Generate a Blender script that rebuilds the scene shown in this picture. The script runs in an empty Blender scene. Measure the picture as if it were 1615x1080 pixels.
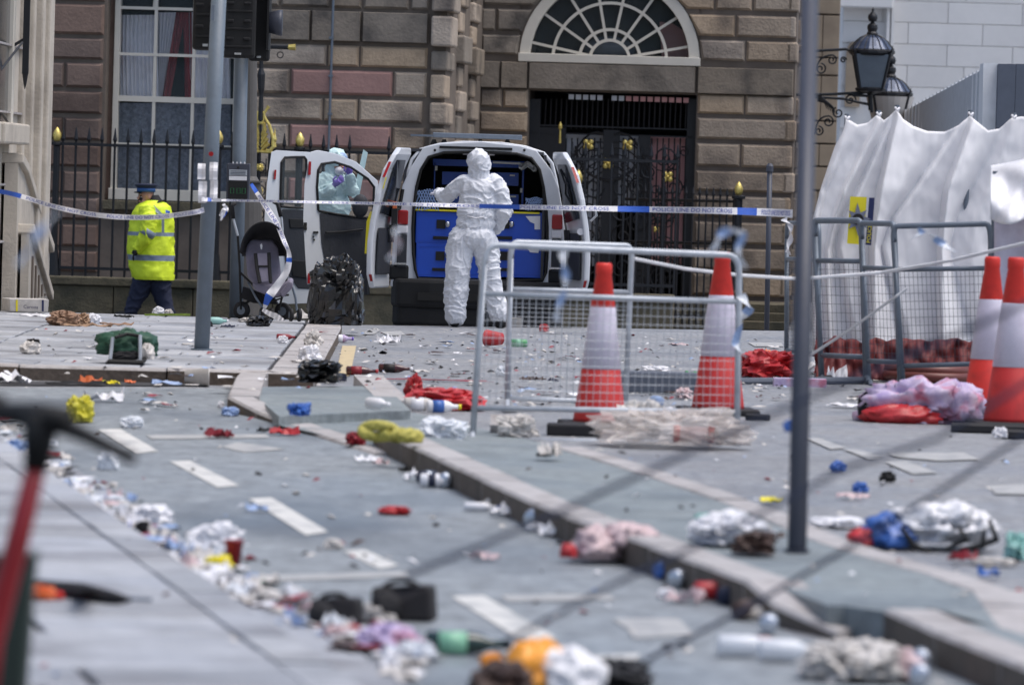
import bpy, math, random
from mathutils import Vector, Matrix, noise
random.seed(7)
C = bpy.context.scene.collection
SC = bpy.context.scene
# ------------------------------------------------------------------ camera
F = 8972.0; CH = 1.5; ROLL = math.radians(1.7); PITCH = math.atan(256 / F)
_c, _s = math.cos(ROLL), math.sin(ROLL)
FW = Vector((0, math.cos(PITCH), -math.sin(PITCH)))
_u0 = Vector((0, math.sin(PITCH), math.cos(PITCH))); _r0 = Vector((1, 0, 0))
RT = _c * _r0 + _s * _u0; UP = -_s * _r0 + _c * _u0
cam_d = bpy.data.cameras.new('camera'); cam = bpy.data.objects.new('camera', cam_d); C.objects.link(cam)
cam_d.lens = 200; cam_d.sensor_width = 36; cam_d.clip_start = 0.5; cam_d.clip_end = 3000
cam_d.dof.use_dof = True; cam_d.dof.focus_distance = 57.5; cam_d.dof.aperture_fstop = 4.5
cam_d.dof.aperture_blades = 9
M = Matrix.Identity(4)
for i in range(3):
    M[i][0] = RT[i]; M[i][1] = UP[i]; M[i][2] = -FW[i]
M[2][3] = CH
cam.matrix_world = M
SC.camera = cam
# ------------------------------------------------------------------ world, sun, exposure
SUN_EL, SUN_AZ = math.radians(70), math.radians(105)      # overcast; azimuth from +Y clockwise
w = bpy.data.worlds.new('World'); SC.world = w; w.use_nodes = True
nt = w.node_tree; bg = nt.nodes['Background']; sk = nt.nodes.new('ShaderNodeTexSky')
sk.sky_type = 'NISHITA'; sk.sun_disc = False; sk.sun_elevation = SUN_EL; sk.sun_rotation = SUN_AZ
sk.air_density = 1.0; sk.dust_density = 4.0; sk.ozone_density = 1.0
nt.links.new(sk.outputs[0], bg.inputs[0]); bg.inputs[1].default_value = 0.15
sl = bpy.data.lights.new('sun', 'SUN'); sl.energy = 1.5; sl.angle = math.radians(42); sl.color = (1, 0.985, 0.965)
so = bpy.data.objects.new('sun', sl); C.objects.link(so)
_d = Vector((math.sin(SUN_AZ) * math.cos(SUN_EL), math.cos(SUN_AZ) * math.cos(SUN_EL), math.sin(SUN_EL)))
so.rotation_euler = _d.to_track_quat('Z', 'Y').to_euler(); so.location = (0, 20, 60)
SC.view_settings.view_transform = 'Standard'; SC.view_settings.look = 'None'
SC.view_settings.exposure = 0.34; SC.view_settings.gamma = 1; SC.view_settings.use_curve_mapping = False
SC.cycles.use_denoising = True; SC.cycles.max_bounces = 6; SC.cycles.transparent_max_bounces = 12

# ------------------------------------------------------------------ pixel <-> place
def ray(px, py):
    return FW + ((px - 807.5) / F) * RT + (-(py - 540) / F) * UP
def G(px, py, z=0.0):
    d = ray(px, py); t = (z - CH) / d.z
    return Vector((d.x * t, d.y * t, z))
def at(px, py, Y):
    d = ray(px, py); t = Y / d.y
    return Vector((d.x * t, Y, CH + d.z * t))
# ------------------------------------------------------------------ materials
MATS = {}
def lin(c):
    return tuple(c) + (1,) if len(c) == 3 else c
def mat(name, col, rough=.6, metal=0, var=.12, scale=6, bump=0, bscale=30, rnd=0, col2=None, world=False,
        alpha=1, trans=0, stain=None, coat=0, rvar=.0, sheen=0, emit=0, stretch=None):
    m = bpy.data.materials.new(name); m.use_nodes = True; t = m.node_tree; N = t.nodes; L = t.links
    b = N['Principled BSDF']
    tc = N.new('ShaderNodeNewGeometry') if world else N.new('ShaderNodeTexCoord')
    co = tc.outputs['Position'] if world else tc.outputs['Object']
    if stretch:
        mp = N.new('ShaderNodeMapping'); mp.inputs['Scale'].default_value = stretch
        L.new(co, mp.inputs['Vector']); co = mp.outputs['Vector']
    n = N.new('ShaderNodeTexNoise'); n.inputs['Scale'].default_value = scale; n.inputs['Detail'].default_value = 8
    n.inputs['Roughness'].default_value = .72; L.new(co, n.inputs['Vector'])
    mr = N.new('ShaderNodeMapRange'); mr.inputs[1].default_value = .3; mr.inputs[2].default_value = .7
    L.new(n.outputs['Fac'], mr.inputs[0])
    mx = N.new('ShaderNodeMix'); mx.data_type = 'RGBA'
    a = tuple(max(0, x * (1 - var)) for x in col); c2 = col2 or tuple(min(1, x * (1 + var)) for x in col)
    mx.inputs[6].default_value = lin(a); mx.inputs[7].default_value = lin(c2)
    L.new(mr.outputs[0], mx.inputs[0]); out = mx.outputs[2]
    if rnd:
        oi = N.new('ShaderNodeObjectInfo'); hs = N.new('ShaderNodeHueSaturation')
        m1 = N.new('ShaderNodeMapRange'); m1.inputs[3].default_value = 1 - rnd; m1.inputs[4].default_value = 1 + rnd
        L.new(oi.outputs['Random'], m1.inputs[0]); L.new(m1.outputs[0], hs.inputs['Value'])
        m2 = N.new('ShaderNodeMath'); m2.operation = 'MULTIPLY_ADD'; m2.inputs[1].default_value = 37.7; m2.inputs[2].default_value = 0
        m3 = N.new('ShaderNodeMath'); m3.operation = 'FRACT'; L.new(oi.outputs['Random'], m2.inputs[0]); L.new(m2.outputs[0], m3.inputs[0])
        m4 = N.new('ShaderNodeMapRange'); m4.inputs[3].default_value = 1 - rnd * 1.6; m4.inputs[4].default_value = 1 + rnd * 1.2
        L.new(m3.outputs[0], m4.inputs[0]); L.new(m4.outputs[0], hs.inputs['Saturation'])
        L.new(out, hs.inputs['Color']); out = hs.outputs['Color']
    if stain:
        sc_, amt, scol = stain
        n2 = N.new('ShaderNodeTexNoise'); n2.inputs['Scale'].default_value = sc_; n2.inputs['Detail'].default_value = 8
        L.new(co, n2.inputs['Vector'])
        r2 = N.new('ShaderNodeMapRange'); r2.inputs[1].default_value = .5; r2.inputs[2].default_value = .68; r2.inputs[4].default_value = amt
        L.new(n2.outputs['Fac'], r2.inputs[0])
        x2 = N.new('ShaderNodeMix'); x2.data_type = 'RGBA'; x2.inputs[7].default_value = lin(scol)
        L.new(r2.outputs[0], x2.inputs[0]); L.new(out, x2.inputs[6]); out = x2.outputs[2]
    L.new(out, b.inputs['Base Color'])
    b.inputs['Roughness'].default_value = rough; b.inputs['Metallic'].default_value = metal
    if rvar:
        n3 = N.new('ShaderNodeTexNoise'); n3.inputs['Scale'].default_value = .9; n3.inputs['Detail'].default_value = 5
        L.new(co, n3.inputs['Vector'])
        r3 = N.new('ShaderNodeMapRange'); r3.inputs[1].default_value = .38; r3.inputs[2].default_value = .62
        r3.inputs[3].default_value = rough - rvar; r3.inputs[4].default_value = rough + rvar
        L.new(n3.outputs['Fac'], r3.inputs[0]); L.new(r3.outputs[0], b.inputs['Roughness'])
    if bump:
        nb = N.new('ShaderNodeTexNoise'); nb.inputs['Scale'].default_value = bscale; nb.inputs['Detail'].default_value = 5
        L.new(co, nb.inputs['Vector'])
        bp = N.new('ShaderNodeBump'); bp.inputs['Strength'].default_value = bump; bp.inputs['Distance'].default_value = .02
        L.new(nb.outputs['Fac'], bp.inputs['Height']); L.new(bp.outputs[0], b.inputs['Normal'])
    if alpha < 1: b.inputs['Alpha'].default_value = alpha
    if trans: b.inputs['Transmission Weight'].default_value = trans
    if coat: b.inputs['Coat Weight'].default_value = coat
    if sheen: b.inputs['Sheen Weight'].default_value = sheen
    MATS[name] = m
    return m
def S(r, g, b):      # sRGB 0-255 -> linear base colour
    f = lambda x: ((x / 255 + .055) / 1.055) ** 2.4 if x > 10 else x / 255 / 12.92
    return (f(r), f(g), f(b))
mat('asphalt', S(134, 136, 140), .6, var=.6, scale=12, bump=.6, bscale=60, world=True, stain=(.5, .5, S(98, 103, 112)), rvar=.18)
mat('lane', S(126, 132, 137), .6, var=.42, scale=11, bump=.3, bscale=60, world=True, stain=(.8, .75, S(78, 86, 95)), rvar=.2, stretch=(.7, .35, 1))
mat('island', S(122, 130, 133), .62, var=.36, scale=12, bump=.3, bscale=60, world=True, stain=(1.0, .65, S(84, 93, 100)), rvar=.12)
mat('slab', S(154, 157, 163), .6, var=.2, scale=9, bump=.3, bscale=40, rnd=.2, world=True, stain=(1.3, .75, S(104, 104, 108)), rvar=.15)
mat('kerbgrime_shade', S(86, 75, 66), .8, var=.3, scale=14, bump=.4, rnd=.1, world=True, stain=(3, .5, S(64, 58, 54)))  # brown grime of the upright kerb face, its shade also put into the colour
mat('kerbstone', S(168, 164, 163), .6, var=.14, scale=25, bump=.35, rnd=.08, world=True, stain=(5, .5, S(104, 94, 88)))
mat('grout', S(54, 54, 57), .9, world=True)
mat('roadpaint', S(200, 199, 195), .6, var=.2, scale=12, world=True, stain=(5, .8, S(132, 136, 140)))
mat('yellowpaint', S(196, 178, 140), .6, var=.1, scale=25, world=True, stain=(9, .6, S(140, 134, 124)))
mat('stone', S(168, 151, 132), .85, var=.22, scale=3.5, bump=.7, bscale=26, rnd=.17, world=True, stain=(1.1, .75, S(74, 68, 66)))
mat('stonedark', S(132, 122, 110), .85, var=.25, scale=2.5, bump=.5, bscale=22, rnd=.12, world=True, stain=(1.7, .75, S(58, 56, 56)))
mat('stonebrown', S(120, 101, 91), .85, var=.2, scale=3, bump=.5, bscale=22, rnd=.12, world=True, stain=(1.5, .6, S(60, 48, 44)))
mat('stonepink', S(160, 126, 119), .85, var=.13, scale=3, bump=.4, bscale=22, rnd=.06, world=True, stain=(1.5, .4, S(104, 84, 80)))
mat('joint', S(108, 98, 89), .95, var=.25, scale=2, world=True)
mat('mossy', S(92, 86, 70), .9, var=.3, scale=4, bump=.6, world=True, stain=(2.2, .8, S(48, 50, 42)))
mat('palestone', S(186, 178, 166), .8, var=.12, scale=3, bump=.3, world=True, stain=(2.2, .4, S(128, 120, 112)))
mat('portland', S(214, 214, 214), .75, var=.04, scale=2, bump=.1, rnd=.05, world=True, stain=(1.2, .25, S(190, 190, 192)))
mat('tanwall', S(150, 136, 118), .85, var=.12, scale=2, world=True, stain=(1.5, .4, S(104, 92, 82)))
mat('cream', S(208, 203, 192), .5, var=.05, stain=(3, .2, S(170, 165, 152)))
mat('iron', S(20, 22, 28), .45, var=.2, scale=12)
mat('gate_iron', S(24, 25, 30), .5, var=.2, scale=12)
mat('gold', (.62, .45, .11), .35, metal=.55, var=.25, scale=15, col2=(.95, .78, .25))
mat('glassdark', S(34, 38, 46), .12, var=.3, scale=1.2)
mat('drape', S(232, 232, 238), .9, var=.1, scale=8)
mat('lace', S(118, 124, 138), .9, var=.6, scale=20)
mat('reddrape', S(150, 52, 58), .9, var=.2)
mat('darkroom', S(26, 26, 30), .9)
mat('pinkwall', S(204, 152, 150), .9, var=.1, scale=2)
mat('greywall', S(204, 206, 212), .9, var=.1, scale=2)
mat('polegrey', S(100, 112, 124), .5, var=.1, scale=5, stain=(6, .35, S(84, 92, 100)), bump=.1)
mat('poledark', S(58, 62, 74), .5, var=.1, scale=5)
mat('polebrown', S(92, 90, 88), .6, var=.2, scale=4)
mat('black', S(11, 12, 14), .7, var=.2)
mat('blackmatte', S(22, 23, 26), .85, var=.3, scale=12)
mat('blackgloss', S(14, 15, 17), .16, var=.2, coat=.3, bump=.25, bscale=18)
mat('vansilver', S(208, 212, 218), .3, var=.03, coat=.5, stain=(4, .15, S(168, 170, 174)))
mat('vantrim', S(44, 47, 54), .7, var=.15, scale=8, bump=.15)
mat('cargo', S(58, 60, 66), .8, var=.3)
mat('vandark', S(18, 20, 24), .8, var=.25)
mat('vanglass', S(120, 134, 140), .04, var=.0, alpha=.1)
mat('film', S(214, 206, 200), .25, var=.15, alpha=.42, scale=12)
mat('bluedrawer', S(24, 72, 178), .38, var=.06, scale=5)
mat('bluedeep', S(28, 76, 182), .4, var=.06)
mat('chrome', S(190, 192, 196), .2, metal=.9, var=.05)
mat('galv', S(176, 182, 190), .45, metal=.25, var=.12, scale=14, stain=(9, .3, S(108, 114, 122)))
mat('galvdull', S(108, 118, 130), .5, metal=.3, var=.12, scale=14)
mat('redlens', S(150, 20, 26), .2, var=.1)
mat('orange', S(214, 108, 56), .5, var=.1)
mat('conered', S(206, 44, 34), .55, var=.15, scale=6, stain=(7, .5, S(150, 34, 30)))
mat('conered2', S(182, 36, 36), .6, var=.15, scale=6, stain=(7, .5, S(130, 26, 28)))
mat('sleeve', S(200, 195, 210), .35, var=.08, scale=8, stain=(5, .5, S(168, 160, 178)))
mat('suit', S(216, 219, 226), .6, var=.03, scale=5, bump=.35, bscale=24, stretch=(1, 1, 1.8))
mat('suitgreen', S(196, 222, 222), .6, var=.02, scale=5, bump=.5, bscale=13)
mat('hivis', (.70, .86, .03), .6, var=.08, scale=6, bump=.7, bscale=8)
mat('reflect', S(128, 140, 158), .35, var=.15, scale=20)
mat('navy', S(34, 40, 62), .85, var=.15)
mat('capblue', S(40, 84, 140), .6)
mat('skin', S(186, 136, 118), .55, var=.08)
mat('beard', S(52, 40, 36), .9, var=.2, scale=60)
mat('purpleglove', S(112, 88, 178), .45)
mat('glovewhite', S(206, 208, 222), .4)
mat('tarp', S(230, 230, 233), .55, var=.03, scale=1.5, bump=.05, bscale=9, stain=(.8, .15, S(170, 168, 170)))
mat('tarpback', S(176, 176, 178), .6, var=.08, scale=3)
mat('white', S(222, 222, 226), .5, var=.1, scale=9)
mat('offwhite', S(190, 186, 182), .6, var=.2, scale=9)
mat('plastic', S(224, 228, 234), .25, var=.06, alpha=.8, scale=9)
mat('tapeblue', S(44, 92, 190), .4)
mat('tapetext', S(40, 66, 160), .4)
mat('ropewhite', S(204, 206, 210), .6)
mat('cordgrey', S(48, 54, 74), .6)
mat('netred', S(92, 26, 28), .7, var=.25, scale=8)
mat('hosebrown', S(96, 44, 38), .45, var=.15)
mat('greycloth', S(124, 120, 136), .85, var=.12, scale=14, bump=.2)
mat('blackcloth', S(24, 24, 28), .85, var=.15)
mat('greenbag', S(26, 70, 52), .6, var=.25, scale=8, bump=.3)
mat('cardboard', S(150, 122, 98), .8, var=.15)
mat('brownpaper', S(140, 112, 92), .8, var=.2)
mat('brown', S(62, 44, 38), .6, var=.25)
mat('darkbrown', S(20, 14, 16), .6, var=.2)
mat('yellow', S(222, 206, 60), .6, var=.12)
mat('yellowbag', S(192, 184, 52), .45, var=.15, bump=.2)
mat('mustard', S(172, 164, 78), .7, var=.3, scale=25, bump=.6)
mat('red', S(172, 38, 44), .45, var=.35)
mat('darkred', S(130, 22, 36), .5, var=.25)
mat('fadedpaint', S(166, 166, 165), .6, var=.2, scale=10, world=True, stain=(7, 1.0, S(134, 136, 140)))
mat('blue', S(58, 100, 172), .4, var=.3)
mat('lightblue', S(140, 162, 198), .4, var=.12)
mat('teal', S(140, 184, 178), .4, var=.15)
mat('green', S(56, 140, 84), .4, var=.15)
mat('mint', S(126, 180, 150), .4, var=.08)
mat('lilac', S(150, 134, 186), .7, col2=S(214, 200, 216), scale=9, stain=(8, .9, S(176, 96, 120)))
mat('bottlegreen', S(16, 44, 40), .12, var=.1, coat=.4)
mat('bottlebrown', S(64, 16, 20), .12, var=.1, coat=.4)
mat('amberorange', S(232, 156, 52), .4, var=.1)
mat('tin', S(184, 190, 200), .25, metal=.7, var=.1)
mat('pink', S(196, 174, 176), .6, var=.1)
mat('darkgreen', S(40, 54, 48), .6, var=.15)
mat('scooterred', S(140, 22, 30), .4, var=.1)
mat('rubber', S(26, 26, 30), .75)
mat('grass', S(120, 140, 60), .9, var=.3, scale=20)
mat('signyellow', S(226, 212, 38), .45, var=.04)
mat('signnavy', S(30, 38, 82), .45)
mat('badge', S(116, 120, 136), .4, var=.2, scale=20)
mat('lampglass', S(104, 114, 124), .2, var=.12, scale=3)
mat('lampglasspale', S(186, 182, 178), .35, var=.08, scale=3)
mat('lampblue', S(62, 74, 98), .3, metal=.2, var=.2)
mat('louvre', S(224, 226, 228), .7, var=.1, world=True, scale=3)
mat('louvregap', S(186, 190, 195), .8)
mat('slatdark', S(84, 91, 104), .6, var=.1)
mat('flower', S(128, 60, 66), .8, var=.4, scale=9)
def MT(m):
    return MATS[m] if isinstance(m, str) else m
# ------------------------------------------------------------------ object helpers
def wloc(o):
    v = Vector((0, 0, 0))
    while o is not None:
        v += o.location; o = o.parent
    return v
def props(o, label=None, cat=None, group=None, kind=None):
    if label: o['label'] = label
    if cat: o['category'] = cat
    if group: o['group'] = group
    if kind: o['kind'] = kind
    return o
def thing(name, label, cat, loc, group=None, rot=0):
    o = bpy.data.objects.new(name, None); C.objects.link(o); o.location = loc; o.rotation_euler = (0, 0, rot)
    o.empty_display_size = .1
    return props(o, label, cat, group)
class MB:
    def __init__(s): s.v = []; s.f = []; s.mi = []
    def add(s, vs, fs, m=0):
        k = len(s.v); s.v += [Vector(p) for p in vs]; s.f += [tuple(i + k for i in f) for f in fs]; s.mi += [m] * len(fs); return s
    def box(s, x0, x1, y0, y1, z0, z1, m=0):
        return s.add([(x0, y0, z0), (x1, y0, z0), (x1, y1, z0), (x0, y1, z0), (x0, y0, z1), (x1, y0, z1), (x1, y1, z1), (x0, y1, z1)],
                     [(0, 3, 2, 1), (4, 5, 6, 7), (0, 1, 5, 4), (1, 2, 6, 5), (2, 3, 7, 6), (3, 0, 4, 7)], m)
    def obox(s, c, ax, ay, az, m=0):      # half-axis vectors
        c = Vector(c); ax, ay, az = Vector(ax), Vector(ay), Vector(az); P = []
        for k in (-1, 1):
            P += [c - ax - ay + az * k, c + ax - ay + az * k, c + ax + ay + az * k, c - ax + ay + az * k]
        return s.add(P, [(0, 3, 2, 1), (4, 5, 6, 7), (0, 1, 5, 4), (1, 2, 6, 5), (2, 3, 7, 6), (3, 0, 4, 7)], m)
    def prism(s, pts, off, m=0):
        n = len(pts); pts = [Vector(p) for p in pts]; off = Vector(off)
        return s.add(pts + [p + off for p in pts], [tuple(range(n))[::-1], tuple(range(n, 2 * n))] + [(i, (i + 1) % n, n + (i + 1) % n, n + i) for i in range(n)], m)
    def ring(s, outer, inner, off, m=0):  # plate with a hole
        n = len(outer); off = Vector(off); O = [Vector(p) for p in outer]; I = [Vector(p) for p in inner]
        V = O + I + [p + off for p in O] + [p + off for p in I]; Fs = []
        for i in range(n):
            j = (i + 1) % n
            Fs += [(i, n + i, n + j, j), (2 * n + i, 2 * n + j, 3 * n + j, 3 * n + i), (i, j, 2 * n + j, 2 * n + i), (n + i, 3 * n + i, 3 * n + j, n + j)]
        return s.add(V, Fs, m)
    def tube(s, pts, r, n=8, closed=False, m=0, sx=1):
        pts = [Vector(p) for p in pts]; N = len(pts); rr = r if isinstance(r, (list, tuple)) else [r] * N
        base = []; up = None
        for i, p in enumerate(pts):
            a = pts[(i - 1) % N] if (closed or i > 0) else p; b = pts[(i + 1) % N] if (closed or i < N - 1) else p
            t = (b - a)
            t = t.normalized() if t.length > 1e-9 else Vector((0, 0, 1))
            if up is None:
                up = Vector((0, 0, 1)) if abs(t.z) < .9 else Vector((1, 0, 0))
            u = (up - t * up.dot(t))
            u = u.normalized() if u.length > 1e-6 else t.orthogonal().normalized()
            up = u; v = t.cross(u)
            base += [p + (u * math.cos(2 * math.pi * k / n) * sx + v * math.sin(2 * math.pi * k / n)) * rr[i] for k in range(n)]
        Fs = []
        for i in range(N if closed else N - 1):
            j = (i + 1) % N
            for k in range(n):
                l = (k + 1) % n; Fs.append((i * n + k, i * n + l, j * n + l, j * n + k))
        if not closed: Fs += [tuple(range(n))[::-1], tuple((N - 1) * n + k for k in range(n))]
        return s.add(base, Fs, m)
    def lathe(s, prof, n=16, Mx=None, m=0, sq=0):
        V = []; Fs = []; K = len(prof)
        for (r, z) in prof:
            for k in range(n):
                a = 2 * math.pi * (k + .5) / n; V.append(Vector((r * math.cos(a), r * math.sin(a), z)))
        if Mx is not None: V = [Mx @ p for p in V]
        for i in range(K - 1):
            for k in range(n):
                l = (k + 1) % n; Fs.append((i * n + k, i * n + l, (i + 1) * n + l, (i + 1) * n + k))
        Fs += [tuple(range(n))[::-1], tuple((K - 1) * n + k for k in range(n))]
        return s.add(V, Fs, m)
    def grid(s, nu, nv, fn, m=0, mf=None):
        V = [fn(i / nu, j / nv) for j in range(nv + 1) for i in range(nu + 1)]; Fs = []; k = len(s.v)
        for j in range(nv):
            for i in range(nu):
                a = j * (nu + 1) + i; Fs.append((a, a + 1, a + nu + 2, a + nu + 1))
        s.add(V, Fs, m)
        if mf:
            q = 0
            for j in range(nv):
                for i in range(nu): s.mi[len(s.mi) - len(Fs) + q] = mf((i + .5) / nu, (j + .5) / nv); q += 1
        return s
    def sphere(s, c, r, n=12, k=8, m=0, fn=None):
        c = Vector(c); r = Vector(r) if not isinstance(r, (int, float)) else Vector((r, r, r)); V = [(0, 0, -1)]
        for j in range(1, k):
            p = -math.pi / 2 + math.pi * j / k
            V += [(math.cos(p) * math.cos(2 * math.pi * i / n), math.cos(p) * math.sin(2 * math.pi * i / n), math.sin(p)) for i in range(n)]
        V.append((0, 0, 1)); Fs = []
        for i in range(n):
            Fs.append((0, 1 + (i + 1) % n, 1 + i)); Fs.append((len(V) - 1, 1 + (k - 2) * n + i, 1 + (k - 2) * n + (i + 1) % n))
        for j in range(k - 2):
            for i in range(n):
                a = 1 + j * n + i; b = 1 + j * n + (i + 1) % n; Fs.append((a, b, b + n, a + n))
        V = [Vector(p) for p in V]
        if fn: V = [fn(p) for p in V]
        return s.add([c + Vector((p.x * r.x, p.y * r.y, p.z * r.z)) for p in V], Fs, m)
    def build(s, name, mats, parent=None, smooth=False, local=False, bevel=0, kind=None, label=None, top=None, thick=0):
        if not isinstance(mats, (list, tuple)): mats = [mats]
        org = Vector((0, 0, 0)); loc = Vector((0, 0, 0))
        if not local:
            if parent is not None: org = wloc(parent)
            else:
                xs = [p.x for p in s.v]; ys = [p.y for p in s.v]; zs = [p.z for p in s.v]
                org = Vector(((min(xs) + max(xs)) / 2, (min(ys) + max(ys)) / 2, min(zs))); loc = org
        me = bpy.data.meshes.new(name); me.from_pydata([tuple(p - org) for p in s.v], [], s.f)
        for m in mats: me.materials.append(MT(m))
        if len(mats) > 1: me.polygons.foreach_set('material_index', s.mi)
        if smooth: me.polygons.foreach_set('use_smooth', [True] * len(s.f))
        me.update()
        o = bpy.data.objects.new(name, me); C.objects.link(o); o.parent = parent
        if parent is None: o.location = loc
        if bevel:
            bm_ = o.modifiers.new('bevel', 'BEVEL'); bm_.width = bevel; bm_.segments = 2; bm_.limit_method = 'ANGLE'
        if thick:
            so_ = o.modifiers.new('solid', 'SOLIDIFY'); so_.thickness = thick
        if kind: o['kind'] = kind
        if label: o['label'] = label
        if top: props(o, top[0], top[1], top[2] if len(top) > 2 else None)
        return o
def inst(mesh, name, parent, loc, rot=0, scale=None):
    o = bpy.data.objects.new(name, mesh); C.objects.link(o); o.parent = parent; o.location = loc
    if rot: o.rotation_euler = (0, 0, rot)
    if scale: o.scale = scale
    return o
def struct(o):
    o['kind'] = 'structure'; return o
_tx = {}
def text_mesh(body):
    if body in _tx: return _tx[body]
    cu = bpy.data.curves.new('t', 'FONT'); cu.body = body; cu.size = 1; cu.align_x = 'LEFT'; cu.resolution_u = 2
    o = bpy.data.objects.new('t', cu); C.objects.link(o); bpy.context.view_layer.update()
    me = bpy.data.meshes.new_from_object(o.evaluated_get(bpy.context.evaluated_depsgraph_get()))
    V = [v.co.copy() for v in me.vertices]; Fs = [tuple(p.vertices) for p in me.polygons]
    bpy.data.objects.remove(o); bpy.data.curves.remove(cu); bpy.data.meshes.remove(me)
    x0 = min(v.x for v in V); x1 = max(v.x for v in V); _tx[body] = (V, Fs, x0, x1)
    return _tx[body]
def text(mb, body, o, ux, uy, width, m=0):
    """lay a word on a plane: o lower-left, ux/uy unit vectors"""
    V, Fs, x0, x1 = text_mesh(body); k = width / (x1 - x0)
    return mb.add([Vector(o) + Vector(ux) * ((v.x - x0) * k) + Vector(uy) * (v.y * k) for v in V], Fs, m)
def skin(name, nodes, edges, m, parent, sub=2, disp=0, dscale=.12, root=0):
    org = wloc(parent)
    me = bpy.data.meshes.new(name); me.from_pydata([tuple(Vector(n[0]) - org) for n in nodes], edges, [])
    me.materials.append(MT(m)); o = bpy.data.objects.new(name, me); C.objects.link(o); o.parent = parent
    md = o.modifiers.new('skin', 'SKIN'); md.use_smooth_shade = True
    for i, n in enumerate(nodes):
        r = n[1] if isinstance(n[1], tuple) else (n[1], n[1])
        me.skin_vertices[0].data[i].radius = r; me.skin_vertices[0].data[i].use_root = (i == root)
    sb = o.modifiers.new('sub', 'SUBSURF'); sb.levels = sub; sb.render_levels = sub
    if disp:
        tx = bpy.data.textures.new('folds', 'CLOUDS'); tx.noise_scale = dscale; tx.noise_depth = 2
        dm = o.modifiers.new('folds', 'DISPLACE'); dm.texture = tx; dm.strength = disp; dm.mid_level = .5
    return o
def creased(o, amp, fr, seed=0, sharp=3):
    """turn a fused body into cloth: thin raised creases pushed along the normals"""
    bpy.context.view_layer.update(); dg = bpy.context.evaluated_depsgraph_get()
    me = bpy.data.meshes.new_from_object(o.evaluated_get(dg)); o.modifiers.clear(); old = o.data; o.data = me; bpy.data.meshes.remove(old)
    nr = [v.normal.copy() for v in me.vertices]; off = Vector((seed, seed * 2.1, seed * .7))
    for v, n in zip(me.vertices, nr):
        p = v.co + off; q = Vector((p.x * fr, p.y * fr, p.z * fr * 1.15)); wv = noise.noise_vector(q * .35) * 1.4; q = q + wv
        a = max(0, 1 - 2.6 * abs(noise.noise(q))) ** sharp; b = max(0, 1 - 2.6 * abs(noise.noise(q * 2.1 + Vector((5, 5, 5))))) ** sharp
        v.co = v.co + n * amp * (a + .55 * b + .8 * noise.noise(q * .5))
    me.polygons.foreach_set('use_smooth', [True] * len(me.polygons)); me.update(); return o
def bez(p0, p1, p2, n=8):
    return [p0 * (1 - t) ** 2 + p1 * 2 * t * (1 - t) + p2 * t * t for t in [i / n for i in range(n + 1)]]
def lerp(a, b, t): return a + (b - a) * t
def interp(pts, x):
    if x <= pts[0][0]: return pts[0][1]
    for (a, b), (c, d) in zip(pts, pts[1:]):
        if x <= c: return b + (d - b) * (x - a) / (c - a)
    return pts[-1][1]
# ------------------------------------------------------------------ ground
def crest(x): return 56.9 + .62 * (max(-6, min(5, x)) + 1.5)
def gz(x, y):
    t = (y - crest(x)) / 9; t = max(0, min(1, t)); return -.6 * t * t * (3 - 2 * t)
def pz(x, y):
    t = (y - 54.6) / 9; t = max(0, min(1, t)); return .1 - .66 * t * t * (3 - 2 * t)
mb = MB(); xs = [-1500, -300, -60, -20, -12, -8, -6, -4, -3, -2, -1, 0, 1, 2, 3, 4, 6, 9, 15, 60, 300, 1500]
ys = [-200, -20, 0, 10, 20, 30, 40, 50, 54, 55, 56, 57, 58, 59, 60, 61, 62, 63, 64, 65, 66, 67, 68, 69, 70, 75, 80, 100, 200, 600, 2500]
mb.add([(x, y, gz(x, y)) for y in ys for x in xs], [(j * len(xs) + i, j * len(xs) + i + 1, (j + 1) * len(xs) + i + 1, (j + 1) * len(xs) + i) for j in range(len(ys) - 1) for i in range(len(xs) - 1)])
road = struct(mb.build('road', 'asphalt', smooth=True))
def flat(name, pts, z, m, parent=None):
    mb = MB(); P = [G(p[0], p[1], z) if len(p) == 2 else Vector(p) for p in pts]
    mb.add(P, [tuple(range(len(P)))]); return mb.build(name, m, parent)
# cycle lane sheet (blue-green), side-road included
struct(flat('cycle_lane', [(-500, 612), (420, 612), (420, 655), (610, 715), (850, 838), (1000, 896), (1170, 965), (1260, 1006), (1400, 1012), (1560, 1090), (2100, 1400), (-900, 1400)], .004, 'lane'))
def paint(pts, m='roadpaint', z=.008, nm='painted_line'):
    o = flat(nm, pts, z, m, None); struct(o); return o
for a in [((155, 677), (190, 676), (250, 711), (215, 714)), ((268, 727), (300, 726), (377, 765), (343, 768)), ((392, 786), (428, 784), (518, 838), (482, 843)),
          ((540, 868), (575, 866), (628, 890), (600, 897)), ((712, 940), (762, 938), (880, 1006), (828, 1012))]:
    paint(a)
# give-way triangle, bands and lettering remnants on the lane
paint([(350, 704), (375, 697), (450, 708), (385, 713)], 'fadedpaint'); paint([(230, 686), (420, 684), (425, 690), (240, 692)], 'fadedpaint')
paint([(380, 908), (640, 900), (646, 908), (385, 917)], 'fadedpaint'); paint([(790, 938), (960, 936), (972, 945), (800, 947)], 'fadedpaint')
paint([(965, 975), (1070, 974), (1095, 1000), (1000, 1006), (990, 990)], 'fadedpaint'); paint([(900, 1035), (1010, 1030), (1000, 1042), (905, 1045)])
paint([(1270, 690), (1290, 690), (1335, 706), (1310, 708)], 'fadedpaint'); paint([(1330, 708), (1350, 708), (1395, 720), (1370, 723)], 'fadedpaint')
paint([(1400, 714), (1520, 713), (1545, 724), (1480, 726), (1410, 720)], 'fadedpaint'); paint([(1395, 728), (1430, 727), (1480, 745), (1440, 747)], 'fadedpaint')
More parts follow.
